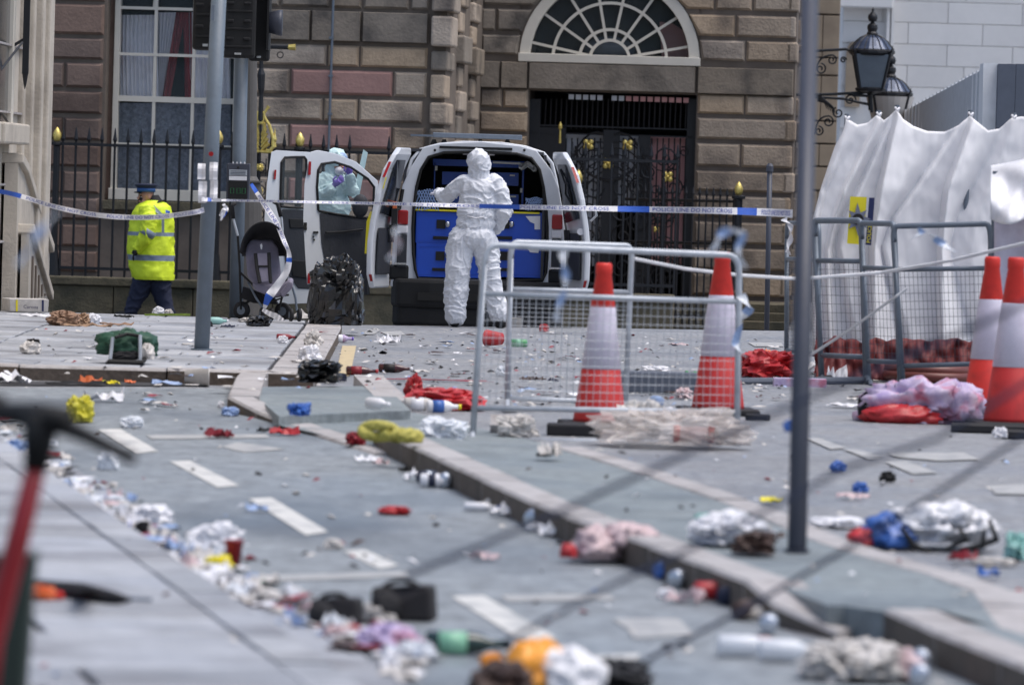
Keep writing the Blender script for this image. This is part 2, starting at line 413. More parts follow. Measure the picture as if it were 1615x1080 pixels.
paint([(1560, 765), (1640, 762), (1640, 780), (1570, 778)], 'fadedpaint'); paint([(580, 520), (600, 520), (590, 527), (572, 527)], 'fadedpaint'); paint([(540, 545), (562, 545), (552, 592), (528, 596)], 'yellowpaint')
paint([(600, 523), (632, 522), (640, 528), (612, 529)], 'fadedpaint')
paint([(1180, 540), (1232, 540), (1236, 546), (1190, 546)], 'fadedpaint')
def kerb_run(name, pts, wd, h0, h1, parent, L=.9, m='kerbstone', down=.15, zt=None):
    """kerb stones of about L metres along a polyline of ground points; wd goes to the left of travel"""
    P = [Vector((p.x, p.y, 0)) for p in pts]; ln = [0]
    for a, b in zip(P, P[1:]): ln.append(ln[-1] + (b - a).length)
    tot = ln[-1]; n = max(1, round(tot / L))
    def pt(s):
        for i in range(len(P) - 1):
            if s <= ln[i + 1] + 1e-6:
                return lerp(P[i], P[i + 1], (s - ln[i]) / (ln[i + 1] - ln[i])), (P[i + 1] - P[i]).normalized()
        return P[-1], (P[-1] - P[-2]).normalized()
    for k in range(n):
        a, ta = pt(tot * k / n + .006); b, tb = pt(tot * (k + 1) / n - .006)
        za = interp([(0, h0), (1, h1)], k / n) if not zt else zt(k / n); zb = interp([(0, h0), (1, h1)], (k + 1) / n) if not zt else zt((k + 1) / n)
        na = Vector((-ta.y, ta.x, 0)) * wd; nb = Vector((-tb.y, tb.x, 0)) * wd; j = random.uniform(-.003, .003)
        q = .012 if wd > 0 else -.012; ea = na.normalized() * abs(q); eb = nb.normalized() * abs(q); Z = lambda z: Vector((0, 0, z))
        mb = MB(); D = -down
        mb.add([a + Z(D), b + Z(D), b + Z(zb + j - .015), b + eb + Z(zb + j), b + nb + Z(zb + j), b + nb + Z(D), a + Z(za + j - .015), a + ea + Z(za + j), a + na + Z(za + j), a + na + Z(D)],
               [(0, 1, 2, 6), (6, 2, 3, 7), (7, 3, 4, 8), (8, 4, 5, 9), (0, 6, 7, 8, 9), (1, 5, 4, 3, 2), (0, 9, 5, 1)])
        mb.mi[0] = 1  # front face gets the grimy colour with shade painted in
        mb.build(name, [m, 'kerbgrime_shade'], parent)
def island(nm, pts, z, z_edges=None):
    P = [G(p[0], p[1], z) if len(p) == 2 else Vector((p[0], p[1], z)) for p in pts]; mb = MB(); mb.prism([p + Vector((0, 0, -z - .02)) for p in P], (0, 0, z + .015)); return struct(mb.build(nm, 'island'))
A9 = math.radians(9.3); DV = Vector((-math.sin(A9), math.cos(A9), 0)); NV = Vector((math.cos(A9), math.sin(A9), 0)); O9 = Vector((-1.72, 23.8, 0))
# island 1 (long one) with raised kerb facing the lane
SH = NV * .09
i1 = island('island', [G(604, 716) + SH, G(700, 765) + SH, G(850, 841) + SH, G(1000, 898) + SH, G(1165, 963) + SH, G(1215, 982) + SH, G(1262, 1003) + SH, G(1330, 1004), (1575, 985), (1535, 932), (1450, 897), (1300, 855), (1150, 790), (1000, 740), (880, 703)], .11)
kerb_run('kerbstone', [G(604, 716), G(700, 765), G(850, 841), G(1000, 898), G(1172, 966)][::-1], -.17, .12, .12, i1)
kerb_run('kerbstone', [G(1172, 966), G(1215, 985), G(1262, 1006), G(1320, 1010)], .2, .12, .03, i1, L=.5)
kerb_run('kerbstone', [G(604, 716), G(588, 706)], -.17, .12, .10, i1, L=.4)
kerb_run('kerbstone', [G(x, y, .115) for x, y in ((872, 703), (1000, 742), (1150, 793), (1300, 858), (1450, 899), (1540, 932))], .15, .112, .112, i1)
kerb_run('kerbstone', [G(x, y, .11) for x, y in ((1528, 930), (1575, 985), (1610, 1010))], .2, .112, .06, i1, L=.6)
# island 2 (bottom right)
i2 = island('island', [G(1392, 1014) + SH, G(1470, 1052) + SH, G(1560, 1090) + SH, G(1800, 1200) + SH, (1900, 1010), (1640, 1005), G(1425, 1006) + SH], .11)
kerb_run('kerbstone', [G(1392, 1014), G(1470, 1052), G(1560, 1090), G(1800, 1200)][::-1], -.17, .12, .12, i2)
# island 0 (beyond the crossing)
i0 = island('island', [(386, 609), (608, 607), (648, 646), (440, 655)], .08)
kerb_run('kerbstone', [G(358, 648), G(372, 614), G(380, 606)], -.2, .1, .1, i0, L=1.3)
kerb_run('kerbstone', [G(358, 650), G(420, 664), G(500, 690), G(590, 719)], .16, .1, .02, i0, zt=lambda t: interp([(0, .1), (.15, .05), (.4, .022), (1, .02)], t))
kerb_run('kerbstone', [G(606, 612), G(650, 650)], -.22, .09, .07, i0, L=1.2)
cr = struct(flat('crossing_pad', [(430, 668), (650, 650), (870, 702), (600, 706)], .022, 'island'))
# tactile studs on the crossing
mb = MB()
for k in range(46):
    for j in range(3):
        p = G(440 + k * 4.6, 651 + j * 3.2 + (k * .02), .02); mb.lathe([(.014, 0), (.012, .006), (.004, .008)], 6, Matrix.Translation(p))
mb.build('tactile_studs', 'slab', cr, kind='stuff')
# ---- pavements of single slabs
A9 = math.radians(9.3); DV = Vector((-math.sin(A9), math.cos(A9), 0)); NV = Vector((math.cos(A9), math.sin(A9), 0)); O9 = Vector((-1.72, 23.8, 0))
def slabmesh(a, b, nm='slab'):
    mb = MB(); h = .05; e = .006
    mb.add([(0, 0, -h), (a, 0, -h), (a, b, -h), (0, b, -h), (0, 0, -e), (a, 0, -e), (a, b, -e), (0, b, -e), (e, e, 0), (a - e, e, 0), (a - e, b - e, 0), (e, b - e, 0)],
           [(0, 3, 2, 1), (0, 1, 5, 4), (1, 2, 6, 5), (2, 3, 7, 6), (3, 0, 4, 7), (4, 5, 9, 8), (5, 6, 10, 9), (6, 7, 11, 10), (7, 4, 8, 11), (8, 9, 10, 11)])
    o = mb.build(nm, 'slab', local=True); me = o.data; bpy.data.objects.remove(o); return me
# near pavement
mb = MB(); P = [O9 + NV * t + DV * s for t, s in ((-.01, -16), (-.01, 7.6), (-4.5, 7.6), (-4.5, -16))]; mb.prism([p + Vector((0, 0, -.02)) for p in P], (0, 0, .106))
npv = struct(mb.build('pavement', 'grout'))
sm = {}
for s in range(-16, 13):
    s0 = s * .62 - .4; t = -.136; k = 0
    while t > -4.2:
        wd = (.9, .75, .6)[(k + s) % 3]
        if wd not in sm: sm[wd] = slabmesh(wd - .026, .592)
        p = O9 + NV * (t - wd) + DV * s0
        if abs(p.y) < 34 and p.y > 9:
            inst(sm[wd], 'slab', npv, p + Vector((0, 0, .1 + random.uniform(-.004, .004))) - npv.location, A9)
        t -= wd; k += 1
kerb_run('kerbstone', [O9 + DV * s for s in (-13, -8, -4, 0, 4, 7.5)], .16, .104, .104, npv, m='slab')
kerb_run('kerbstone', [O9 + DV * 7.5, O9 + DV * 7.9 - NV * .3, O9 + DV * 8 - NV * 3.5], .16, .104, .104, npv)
gm = MB()
gm.prism([O9 + NV * t + DV * s + Vector((0, 0, -.01)) for t, s in ((0.004, -13), (.28, -13), (.28, 7.6), (.004, 7.6))], (0, 0, .02)); struct(gm.build('gutter', 'slab'))
# far pavement: follows the drop beyond the crest
mb = MB(); ysl = [39.9 + .55 * i for i in range(28)] + [58, 60, 62, 64, 68, 74, 80.0]
def fedge(y): return interp([(39, -1.36), (44.2, -1.44), (52.7, -1.58), (60, -1.8), (80, -2.2)], y)
V = []; 
for y in ysl:
    for x in (-9, -6, -4, -2.9, fedge(y) - .2): V.append((x, y, pz(x, y) - .014))
mb.add(V, [(j * 5 + i, j * 5 + i + 1, j * 5 + i + 6, j * 5 + i + 5) for j in range(len(ysl) - 1) for i in range(4)])
fpv = struct(mb.build('pavement', 'grout'))
for j in range(24):
    y = 40.25 + j * .6; x = fedge(y) - .34; k = 0
    while x > -5.6:
        wd = (.9, .6, .75)[(k * 2 + j) % 3]
        if wd not in sm: sm[wd] = slabmesh(wd - .026, .592)
        inst(sm[wd], 'slab', fpv, Vector((x - wd, y, pz(0, y + .3) + random.uniform(-.004, .004))) - fpv.location, random.uniform(-.004, .004)); x -= wd; k += 1
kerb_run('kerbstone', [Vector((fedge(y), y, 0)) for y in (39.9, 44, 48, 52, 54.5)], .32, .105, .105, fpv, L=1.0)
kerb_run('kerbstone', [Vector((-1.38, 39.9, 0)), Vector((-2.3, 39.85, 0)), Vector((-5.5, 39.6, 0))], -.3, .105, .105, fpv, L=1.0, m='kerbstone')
struct(flat('drain_channel', [(0, 601), (330, 603), (330, 608), (0, 607)], .009, 'grout'))
# thin litter-dust and grass strip at the fence
mb = MB(); mb.grid(20, 1, lambda u, v: at(lerp(228, 300, u), lerp(498, 494.5, v) + noise.noise((u * 9, v, 0)) * 1.5, 54.3)); mb.build('grass_tuft', 'grass', kind='stuff', thick=.02)

# ------------------------------------------------------------------ town hall
YAW = math.radians(4); EX = Vector((math.cos(YAW), -math.sin(YAW), 0)); EY = Vector((math.sin(YAW), math.cos(YAW), 0)); BO = Vector((0, 86, 0))
def B(px, py, yl=0.0):
    d = ray(px, py); c = Vector((0, 0, CH)); t = (yl - (c - BO).dot(EY)) / d.dot(EY); p = c + d * t
    return (p - BO).dot(EX), p.z
def BX(px, yl=0., py=250): return B(px, py, yl)[0]
def toB(x, y, z): return BO + EX * x + EY * y + Vector((0, 0, z))
hall = thing('stone_building', 'large brown sandstone building with rusticated blocks, arched fanlight and tall curtained window', 'building', BO, rot=-YAW)
GZ = -.62
def stoneblk(quad, y, pr=.06, ch=.035, m='stone', nm='stone_block'):
    """quad: (x,z) corners, bottom-left, bottom-right, top-right, top-left"""
    cx = sum(q[0] for q in quad) / 4; cz = sum(q[1] for q in quad) / 4; ins = []
    wx = max(q[0] for q in quad) - min(q[0] for q in quad); wz = max(q[1] for q in quad) - min(q[1] for q in quad)
    for q in quad: ins.append((q[0] + (ch if q[0] < cx else -ch) * min(1, wx * 3), q[1] + (ch if q[1] < cz else -ch) * min(1, wz * 3)))
    mb = MB(); V = [(q[0], y + .02, q[1]) for q in quad] + [(q[0], y - pr * .15, q[1]) for q in quad] + [(q[0], y - pr, q[1]) for q in ins]
    mb.add(V, [(0, 1, 5, 4), (1, 2, 6, 5), (2, 3, 7, 6), (3, 0, 4, 7), (4, 5, 9, 8), (5, 6, 10, 9), (6, 7, 11, 10), (7, 4, 8, 11), (8, 9, 10, 11)])
    return mb.build(nm, m, hall, local=True)
def rect(x0, x1, z0, z1): return [(x0, z0), (x1, z0), (x1, z1), (x0, z1)]
WY = -6.0
rows = [(-70, -32), (-28, 13), (16, 66), (70, 105), (109, 150), (154, 191), (196, 233), (238, 275), (280, 317), (322, 359), (364, 401), (406, 441), (446, 483), (488, 520)]
WZ = [(B(500, b, WY)[1], B(500, a, WY)[1]) for a, b in rows]
jA = [372, 435, 514, 565, 640, 671]; jB = [372, 455, 617, 671]; g = .012
brownrows = [.5]
wx0, wx1 = BX(163, WY), BX(374, WY)       # window opening with reveals
for ri, (z0, z1) in enumerate(WZ):
    band = ri == 2
    js = [372, 485, 565, 671] if band else (jA if ri % 2 else jB)
    if ri == 3: js = [372, 512, 563, 671]
    if ri == 5: js = [372, 508, 563, 665, 671][:4] 
    for a, b in zip(js, js[1:]):
        x0, x1 = BX(a, WY), BX(b, WY); m = 'stonepink' if (ri in (4, 6) and a == 455) else ('stonedark' if band or ri < 2 else 'stone')
        if ri in (8,10,12) and a == 455: m = 'stonepink'
        stoneblk(rect(x0 + g, x1 - g, z0 + .01, z1 - .01), WY, .06 if not band else .1, .035 if not band else .012, m)
    jl = [20, 62, 160] if ri % 2 or band else [20, 62, 99, 160]
    for a, b in zip(jl, jl[1:]):
        x0, x1 = BX(a, WY), BX(b, WY); stoneblk(rect(x0 + g, x1 - g, z0 + .01, z1 - .01), WY, .06, .035, 'stonebrown')
def quoins(yl, pxl, pxr, rws, ref, m='stone', sg=1):
    """corner stones: alternate long and short; each a real block that also shows its side"""
    for i, (a, b) in enumerate(rws):
        z1, z0 = B(ref, a, yl)[1], B(ref, b, yl)[1]; big = (b - a) > 42
        x1 = BX(pxr + (7 if big else (0 if i % 2 else -3)), yl); x0 = BX(pxl, yl); o = .22 if big else .1
        mb = MB(); mb.box(x0 + .01, x1, yl - o, yl + (1.1 if i % 2 else .7), z0 + .012, z1 - .012); mb.build('quoin', m if i % 3 else 'stonedark', hall, local=True, bevel=.03)
q1 = [(-60, -32), (-28, 20), (25, 75), (80, 113), (117, 157), (161, 198), (202, 240), (244, 281), (285, 322), (326, 363), (367, 404), (408, 445)]
quoins(WY, 675, 703, q1, 690)
q2 = [(-50, -30), (-26, 12), (17, 52), (55, 101), (105, 138), (142, 177), (181, 216), (220, 256), (260, 296), (300, 336), (340, 376), (380, 416)]
quoins(-4, 706, 724, q2, 715)
q3 = [(-30, 0), (3, 36), (40, 71), (74, 119), (123, 155), (158, 191), (194, 228), (231, 265), (268, 302), (305, 340), (343, 378), (381, 415)]
quoins(-2, 727, 744, q3, 735)
# structural walls behind the blocks
mb = MB(); TOP = 9.0
cx1 = BX(702, WY); cx2 = BX(722, -4); cx3 = BX(742, -2); xR = BX(1252, 0)
zs_, zt_ = B(270, 312, WY)[1], B(270, -60, WY)[1]
mb.box(-14, wx0, WY, WY + 3, GZ, TOP); mb.box(wx1, cx1 - .03, WY, WY + 3, GZ, TOP); mb.box(wx0, wx1, WY, WY + 3, GZ, zs_ - .12); mb.box(wx0, wx1, WY, WY + 3, zt_, TOP)
mb.box(-14, wx0 + .01, WY + 3, 14, GZ, TOP)
mb.box(wx1, cx2 - .03, -4, 14, GZ, TOP); mb.box(cx2 - .5, cx3 - .03, -2, 14, GZ, TOP)
gx0, gx1 = BX(832, 0), BX(1096, 0); gz1 = B(960, 146, 0)[1]; ax, az = B(961, 95, 0); AR = 1.375
mb.box(cx3 - .5, gx0, 0, 1.2, GZ, TOP); mb.box(gx1, xR - .02, 0, 1.2, GZ, TOP)
# over the gate: lintel and wall with the arch cut out
n = 24; arc = [(ax + AR * math.cos(math.pi * i / n), az + AR * math.sin(math.pi * i / n)) for i in range(n + 1)]
mb.box(gx0, gx1, .0, 1.2, gz1, az)
for (x0, z0), (x1, z1) in zip(arc, arc[1:]):
    mb.add([(x0, 0, z0), (x1, 0, z1), (x1, 0, TOP), (x0, 0, TOP), (x0, 1.2, z0), (x1, 1.2, z1), (x1, 1.2, TOP), (x0, 1.2, TOP)], [(0, 1, 2, 3), (4, 7, 6, 5), (0, 4, 5, 1)])
mb.box(xR - 1.2, xR - .02, 1.2, 14, GZ, TOP); mb.box(-14, xR, 5, 5.3, GZ, TOP); mb.box(-14, xR, 1.2, 14, TOP, TOP + .3)
mb.build('wall', 'joint', hall, local=True)
# centre blocks
L0 = 753
lrow = [(-60, -28, 790), (-25, 9, 790), (13, 50, 790), (54, 87, 790), (140, 170, 790), (175, 208, 790), (213, 246, 790), (251, 284, 790), (289, 322, 790), (327, 360, 790), (365, 398, 790), (403, 436, 790), (441, 474, 790)]
rrow = [(-52, -20, 1180), (-16, 18, 1180), (24, 60, 1180), (64, 98, 1180), (150, 182, 1180), (187, 222, 1180), (227, 265, 1180), (270, 304, 1180), (309, 345, 1180), (350, 386, 1180), (391, 427, 1180), (432, 468, 1180), (473, 510, 1180)]
def arcx(z, side):
    dz = z - az
    if dz >= AR: return ax
    return ax + side * math.sqrt(max(0, AR * AR - dz * dz)) if dz > 0 else (gx0 if side < 0 else gx1)
for i, (a, b, ref) in enumerate(lrow):
    z1, z0 = B(ref, a, 0)[1], B(ref, b, 0)[1]; xl = BX(L0, 0)
    js = [xl] + ([BX(776, 0)] if i % 2 == 0 and i < 4 else []); xe0, xe1 = arcx(z0, -1), arcx(z1, -1)
    if i >= 4: js = [xl] + ([BX(790, 0)] if i % 3 == 1 else [])
    for k, x in enumerate(js):
        if k < len(js) - 1: q = rect(x + g, js[k + 1] - g, z0 + .01, z1 - .01)
        else: q = [(x + g, z0 + .01), (xe0 - .02, z0 + .01), (xe1 - .02, z1 - .01), (x + g, z1 - .01)]
        stoneblk(q, 0, .06, .035, 'stonedark' if i < 4 else 'stone')
rj = {0: [1150], 1: [1120, 1180], 2: [1154], 3: [1171], 4: [1172], 6: [1168], 8: [1165], 10: [1170], 12: [1168]}
for i, (a, b, ref) in enumerate(rrow):
    z1, z0 = B(ref, a, 0)[1], B(ref, b, 0)[1]; xe0, xe1 = arcx(z0, 1), arcx(z1, 1); xr = BX(1246, 0)
    js = [None] + [BX(p, 0) for p in rj.get(i, [])] + [xr]
    for k in range(len(js) - 1):
        x1 = js[k + 1] - g
        if k == 0: q = [(xe0 + .02, z0 + .01), (x1, z0 + .01), (x1, z1 - .01), (xe1 + .02, z1 - .01)]
        else: q = rect(js[k] + g, x1, z0 + .01, z1 - .01)
        if q[1][0] - q[0][0] > .12: stoneblk(q, 0, .06, .035, 'stone')
    for yl, pr in ((0, 1250), (1.6, 1259)):
        mb = MB(); mb.box(BX(pr - 12 - (4 if i % 2 else 0), yl), BX(pr + (3 if i % 2 else -1), yl), yl - .06, yl + .9, z0 + .012, z1 - .012); mb.build('quoin', 'stone', hall, local=True, bevel=.03)
zb1, zb0 = B(960, 101, 0)[1], B(960, 144, 0)[1]
for a, b in ((754, 785), (786, 829), (830, 1094), (1096, 1248)):
    stoneblk(rect(BX(a, 0) + .006, BX(b, 0) - .006, zb0 + .0, zb1 - .01), 0, .1, .012, 'stonedark', 'band_stone')
# fanlight
fan = bpy.data.objects.new('fanlight', None); C.objects.link(fan); fan.parent = hall
def arcband(r0, r1, y0, y1, n=28, a0=0, a1=math.pi):
    mb = MB()
    for i in range(n):
        t0, t1 = lerp(a0, a1, i / n), lerp(a0, a1, (i + 1) / n); P = []
        for yy in (y0, y1):
            for t in (t0, t1):
                for r in (r0, r1): P.append((ax + r * math.cos(t), yy, az + r * math.sin(t)))
        mb.add(P, [(0, 1, 3, 2), (4, 6, 7, 5), (0, 2, 6, 4), (1, 5, 7, 3)])
    return mb
mb = arcband(1.2, 1.365, -.02, .14); mb.box(ax - 1.375, ax + 1.375, -.08, .14, az - .06, az + .07); mb.build('frame', 'cream', fan, local=True, bevel=.01)
for r in (.3, .46, .86): arcband(r - .022, r + .022, .06, .12).build('glazing_bar', 'cream', fan, local=True)
for k in range(8):
    a = math.pi * (k + .5) / 8; d = Vector((math.cos(a), 0, math.sin(a))); pp = Vector((-d.z, 0, d.x)) * .02; o = Vector((ax, .09, az))
    MB().obox(o + d * .77, d * .46, pp, (0, .025, 0)).build('glazing_bar', 'cream', fan, local=True)
mb = MB(); P = [(ax + 1.21 * math.cos(math.pi * i / 24), .16, az + .02 + 1.21 * math.sin(math.pi * i / 24)) for i in range(25)]; mb.prism(P, (0, .02, 0)); mb.build('pane', 'vanglass', fan, local=True)
mb = MB(); mb.prism([(ax + .75, .9, az + .1), (ax + 1.2, .9, az + .1), (ax + 1.15, .9, az + .45), (ax + .9, .9, az + .6), (ax + .7, .9, az + .62)], (0, .1, 0)); mb.build('pink_board', 'pinkwall', fan, local=True)
mb = MB(); mb.sphere((ax - .05, .8, az + .16), (.42, .2, .22)); mb.build('lampshade', 'lampglass', fan, local=True, smooth=True)
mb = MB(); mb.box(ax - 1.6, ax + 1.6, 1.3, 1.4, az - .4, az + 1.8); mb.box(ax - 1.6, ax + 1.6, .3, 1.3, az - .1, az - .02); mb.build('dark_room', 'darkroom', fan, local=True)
# porch behind the gate
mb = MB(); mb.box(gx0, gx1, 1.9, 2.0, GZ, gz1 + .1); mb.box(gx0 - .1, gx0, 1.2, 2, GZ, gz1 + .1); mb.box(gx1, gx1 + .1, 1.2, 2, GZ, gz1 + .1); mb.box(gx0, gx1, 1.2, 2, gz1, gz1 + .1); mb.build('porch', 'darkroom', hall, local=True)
for a, b, c, d, m in ((1018, 1088, 215, 420, 'pinkwall'), (890, 952, 212, 420, 'greywall'), (970, 1005, 212, 330, 'greywall')):
    mb = MB(); x0, z1 = B(a, c, .36); x1, z0 = B(b, d, .36); mb.box(x0, x1, .36, .4, z0, z1); mb.build('porch_panel', m, hall, local=True)
for k in range(17):
    a = 897 + k * 11.3
    if k in (5, ): continue
    mb = MB(); x0, z1 = B(a, 149 + k * .35, .1); x1, z0 = B(a + 8, 157 + k * .35, .1); mb.box(x0, x1, .1, .12, z0, z1); mb.build('light_pane', 'greywall' if k < 8 else 'pinkwall', hall, local=True)
# window with curtains
win = bpy.data.objects.new('window', None); C.objects.link(win); win.parent = hall
wy = WY + .32
def WB(px, py, yy=wy): return B(px, py, yy)
fx0, fz0 = WB(183, 308); fx1 = WB(364, 308)[0]; fzt = B(270, -50, wy)[1]
mb = MB(); mb.box(fx0 - .08, fx0, wy - .06, wy + .1, fz0, fzt); mb.box(fx1, fx1 + .08, wy - .06, wy + .1, fz0, fzt); mb.box(fx0 - .1, fx1 + .1, wy - .1, wy + .1, fz0 - .06, fz0 + .1); mb.build('frame', 'cream', win, local=True, bevel=.008)
mb = MB(); mb.box(wx0, fx0 - .08, wy, wy + .2, fz0 - .2, fzt + .3); mb.box(fx1 + .08, wx1, wy, wy + .2, fz0 - .2, fzt + .3); mb.build('window_reveal', 'stonebrown', win, local=True)
mb = MB(); mb.box(wx0 + .02, wx1 - .02, WY - .12, wy - .1, fz0 - .2, fz0 - .07); mb.build('sill', 'mossy', win, local=True, bevel=.01)
for px in (243, 304):
    x = WB(px, 160)[0]; MB().box(x - .022, x + .022, wy - .03, wy + .03, fz0 + .1, fzt).build('glazing_bar', 'cream', win, local=True)
q = [WB(243 + 9 * (1 - math.cos(t)) * 1.6, 14 - 34 * math.sin(t)) for t in [i * .2 for i in range(8)]]; MB().tube([(a_, wy, b_) for a_, b_ in q], .02, 6).build('glazing_bar', 'cream', win, local=True)
for py, h in ((229, .02), (157, .04), (87, .02), (14, .02)):
    z = WB(250, py)[1]; MB().box(fx0, fx1, wy - .036, wy + .028, z - h, z + h).build('glazing_bar' if h < .03 else 'meeting_rail', 'cream', win, local=True)
MB().box(fx0, fx1, wy + .034, wy + .044, fz0, fzt).build('pane', 'vanglass', win, local=True)
def drape(pa, pb, pc, pd, y0, y1, m, nm, w_=60, amp=.03):
    """px top-left, top-right, bottom-left, bottom-right"""
    def fn(u, v):
        px = lerp(lerp(pa, pb, u), lerp(pc, pd, u), v); x, z = B(px, lerp(y0, y1, v), wy + .3)
        return (x, wy + .3 + amp * math.sin(u * w_ + math.sin(v * 4)) + .012 * math.sin(u * 31), z)
    MB().grid(60, 8, fn).build(nm, m, win, local=True, smooth=True)
drape(190, 250, 190, 250, 24, 156, 'drape', 'curtain'); drape(250, 278, 250, 256, 20, 156, 'drape', 'curtain', 30)
drape(298, 364, 300, 364, 20, 156, 'drape', 'curtain', 50)
drape(276, 292, 254, 268, 20, 156, 'reddrape', 'red_curtain', 14); drape(288, 302, 292, 306, 20, 156, 'reddrape', 'red_curtain', 10); drape(184, 190, 184, 187, 20, 156, 'reddrape', 'red_curtain', 6)
drape(186, 364, 186, 364, 163, 306, 'lace', 'lace_curtain', 80, .008)
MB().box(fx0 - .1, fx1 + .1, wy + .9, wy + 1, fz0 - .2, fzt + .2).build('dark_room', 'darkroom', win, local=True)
# conduit down the wall
mb = MB(); a = B(527, -40, WY - .1); b = B(518, 250, WY - .1); mb.tube([(a[0], WY - .1, a[1]), (b[0], WY - .1, b[1])], .018, 6)
for py in (60, 120, 180): q = B(524 - py * .02, py, WY - .1); mb.box(q[0] - .03, q[0] + .03, WY - .12, WY - .04, q[1] - .015, q[1] + .015)
mb.build('conduit', 'galvdull', hall, local=True)

# ------------------------------------------------------------------ railing in front of the wing
FY = -9.0   # local plane of the railing
def FP(px, py, yl=FY): x, z = B(px, py, yl); return toB(x, yl, z)
rz = FP(300, 233).z; rzb = FP(300, 428).z; tipz = FP(300, 206).z; wz = FP(300, 441).z
rl = thing('iron_railing', 'long dark iron railing with spear points and gold acorn posts on a low mossy wall', 'railing', toB(-3, FY, GZ))
x0, x1 = BX(52, FY), BX(1070, FY); pitch = .178
def seg(xa, xb, z0, z1, d=.02):
    return MB().obox(toB((xa + xb) / 2, FY, (z0 + z1) / 2), EX * (xb - xa) / 2, EY * d, (0, 0, (z1 - z0) / 2))
seg(x0, x1, rz - .02, rz + .02).build('rail', 'iron', rl); seg(x0, x1, rzb - .02, rzb + .02).build('rail', 'iron', rl)
seg(x0 - 1, x1, wz - .12, wz, .2).build('coping', 'mossy', rl, bevel=.02)
nstone = 9
for k in range(nstone):
    a = lerp(x0 - 1, x1, k / nstone); b = lerp(x0 - 1, x1, (k + 1) / nstone); seg(a + .006, b - .006, GZ - .1, wz - .125, .16).build('plinth_stone', 'mossy', rl, bevel=.01)
h = tipz - wz; bar = MB(); bar.tube([(0, 0, 0), (0, 0, h - .2)], .0165, 6); bar.lathe([(.009, h - .21), (.03, h - .16), (.006, h), (.001, h + .002)], 8)
bo = bar.build('bar', 'iron', local=True); bme = bo.data; bpy.data.objects.remove(bo)
k = 0; x = x0 + .05
while x < x1:
    p = toB(x, FY, wz); px = 807 + F * p.x / p.y
    if not (560 < px < 600) and not (620 < px < 890): inst(bme, 'bar', rl, p - rl.location)
    x += pitch
def post(px, parent, gold_y, r=.045, Yl=FY):
    p = FP(px, gold_y, Yl); o = MB()
    o.tube([Vector((p.x, p.y, wz)), Vector((p.x, p.y, p.z - .06))], r, 10); o.tube([Vector((p.x, p.y, wz)), Vector((p.x, p.y, wz + .35))], [r * 1.9, r * 1.2], 10)
    o.lathe([(r * .6, -.12), (r * 1.7, -.09), (r * 1.7, -.06), (r * .7, -.04)], 10, Matrix.Translation(p))
    po = o.build('post', 'iron', parent, smooth=False)
    MB().lathe([(.02, -.05), (.045, -.03), (.062, .02), (.06, .06), (.035, .11), (.006, .15)], 12, Matrix.Translation(p)).build('acorn_finial', 'gold', po, smooth=True)
for px, gy in ((90, 218), (345, 222), (473, 226), (912, 285)): post(px, rl, gy)
# side railing near the gate (runs toward the street)
rl2 = thing('iron_railing', 'short dark iron railing beside the gate ending in one gold acorn', 'railing', toB(BX(1080, -4), -4, GZ))
def SP(t, py0, py1):   # t 0..1 from the wall end to the street end
    yl = lerp(-1.5, -4.2, t); return yl
pts = []
for k in range(17):
    t = k / 16; px = lerp(985, 1158, t); yl = SP(t, 0, 0); top = lerp(289, 297, t); x, zt = B(px, top, yl); zb = GZ
    o = MB(); P0 = toB(x, yl, zb); P1 = toB(x, yl, zt - .14); o.tube([P0, P1], .014, 6); o.lathe([(.01, -.15), (.028, -.1), (.004, 0)], 6, Matrix.Translation(toB(x, yl, zt)))
    o.build('bar', 'iron', rl2)
for py in (318, 500, 385):
    a = B(985, py - 4, -1.5); b = B(1163, py, -4.2); MB().tube([toB(a[0], -1.5, a[1]), toB(b[0], -4.2, b[1])], .022, 6).build('rail', 'iron', rl2)
post(1165, rl2, 303, .06, -4.3)
MB().obox((toB(BX(985, -1.5), -1.5, GZ) + toB(BX(1163, -4.2), -4.2, GZ)) / 2, (toB(BX(1175, -4.2), -4.2, 0) - toB(BX(985, -1.5), -1.5, 0)) / 2, EY * .12, (0, 0, .1)).build('plinth', 'mossy', rl2)
# ------------------------------------------------------------------ gate
gate = thing('iron_gate', 'tall black wrought iron gate with scrollwork and gold flowers below the fanlight', 'gate', toB(ax, -.02, GZ))
gy = .25
def GP(px, py, yl=gy): x, z = B(px, py, yl); return toB(x, yl, z)
def gbox(a, b, c, d, y=gy, t=.04, m='gate_iron', nm='gate_frame'):
    x0, z1 = B(a, c, y); x1, z0 = B(b, d, y); return MB().obox(toB((x0 + x1) / 2, y, (z0 + z1) / 2), EX * (x1 - x0) / 2, EY * t, (0, 0, (z1 - z0) / 2)).build(nm, m, gate)
gbox(832, 1094, 142, 148); gbox(832, 842, 156, 520); gbox(1085, 1096, 156, 520); gbox(952, 968, 205, 520, t=.05); gbox(1007, 1017, 215, 520); gbox(832, 1094, 196, 206, t=.045); gbox(832, 1094, 208, 218, t=.04); gbox(832, 1094, 470, 520, t=.04); gbox(832, 890, 200, 300, t=.03)
for k in range(30):
    a = 845 + k * 8.2; p, q = GP(a, 156), GP(a - 2, 204); MB().tube([p, q], .014, 5).build('grille_bar', 'gate_iron', gate)
for k in range(22):
    a = 893 + k * 9; p, q = GP(a, 218), GP(a - 8, 480); MB().tube([p, q], .012, 5).build('upright', 'gate_iron', gate)
def spiral(c, r, turns, sgn=1, a0=0, n=22):
    return [c + EX * (r * (1 - .8 * t) * math.cos(a0 + sgn * turns * 6.283 * t)) + Vector((0, 0, r * (1 - .8 * t) * math.sin(a0 + sgn * turns * 6.283 * t))) for t in [i / n for i in range(n + 1)]]
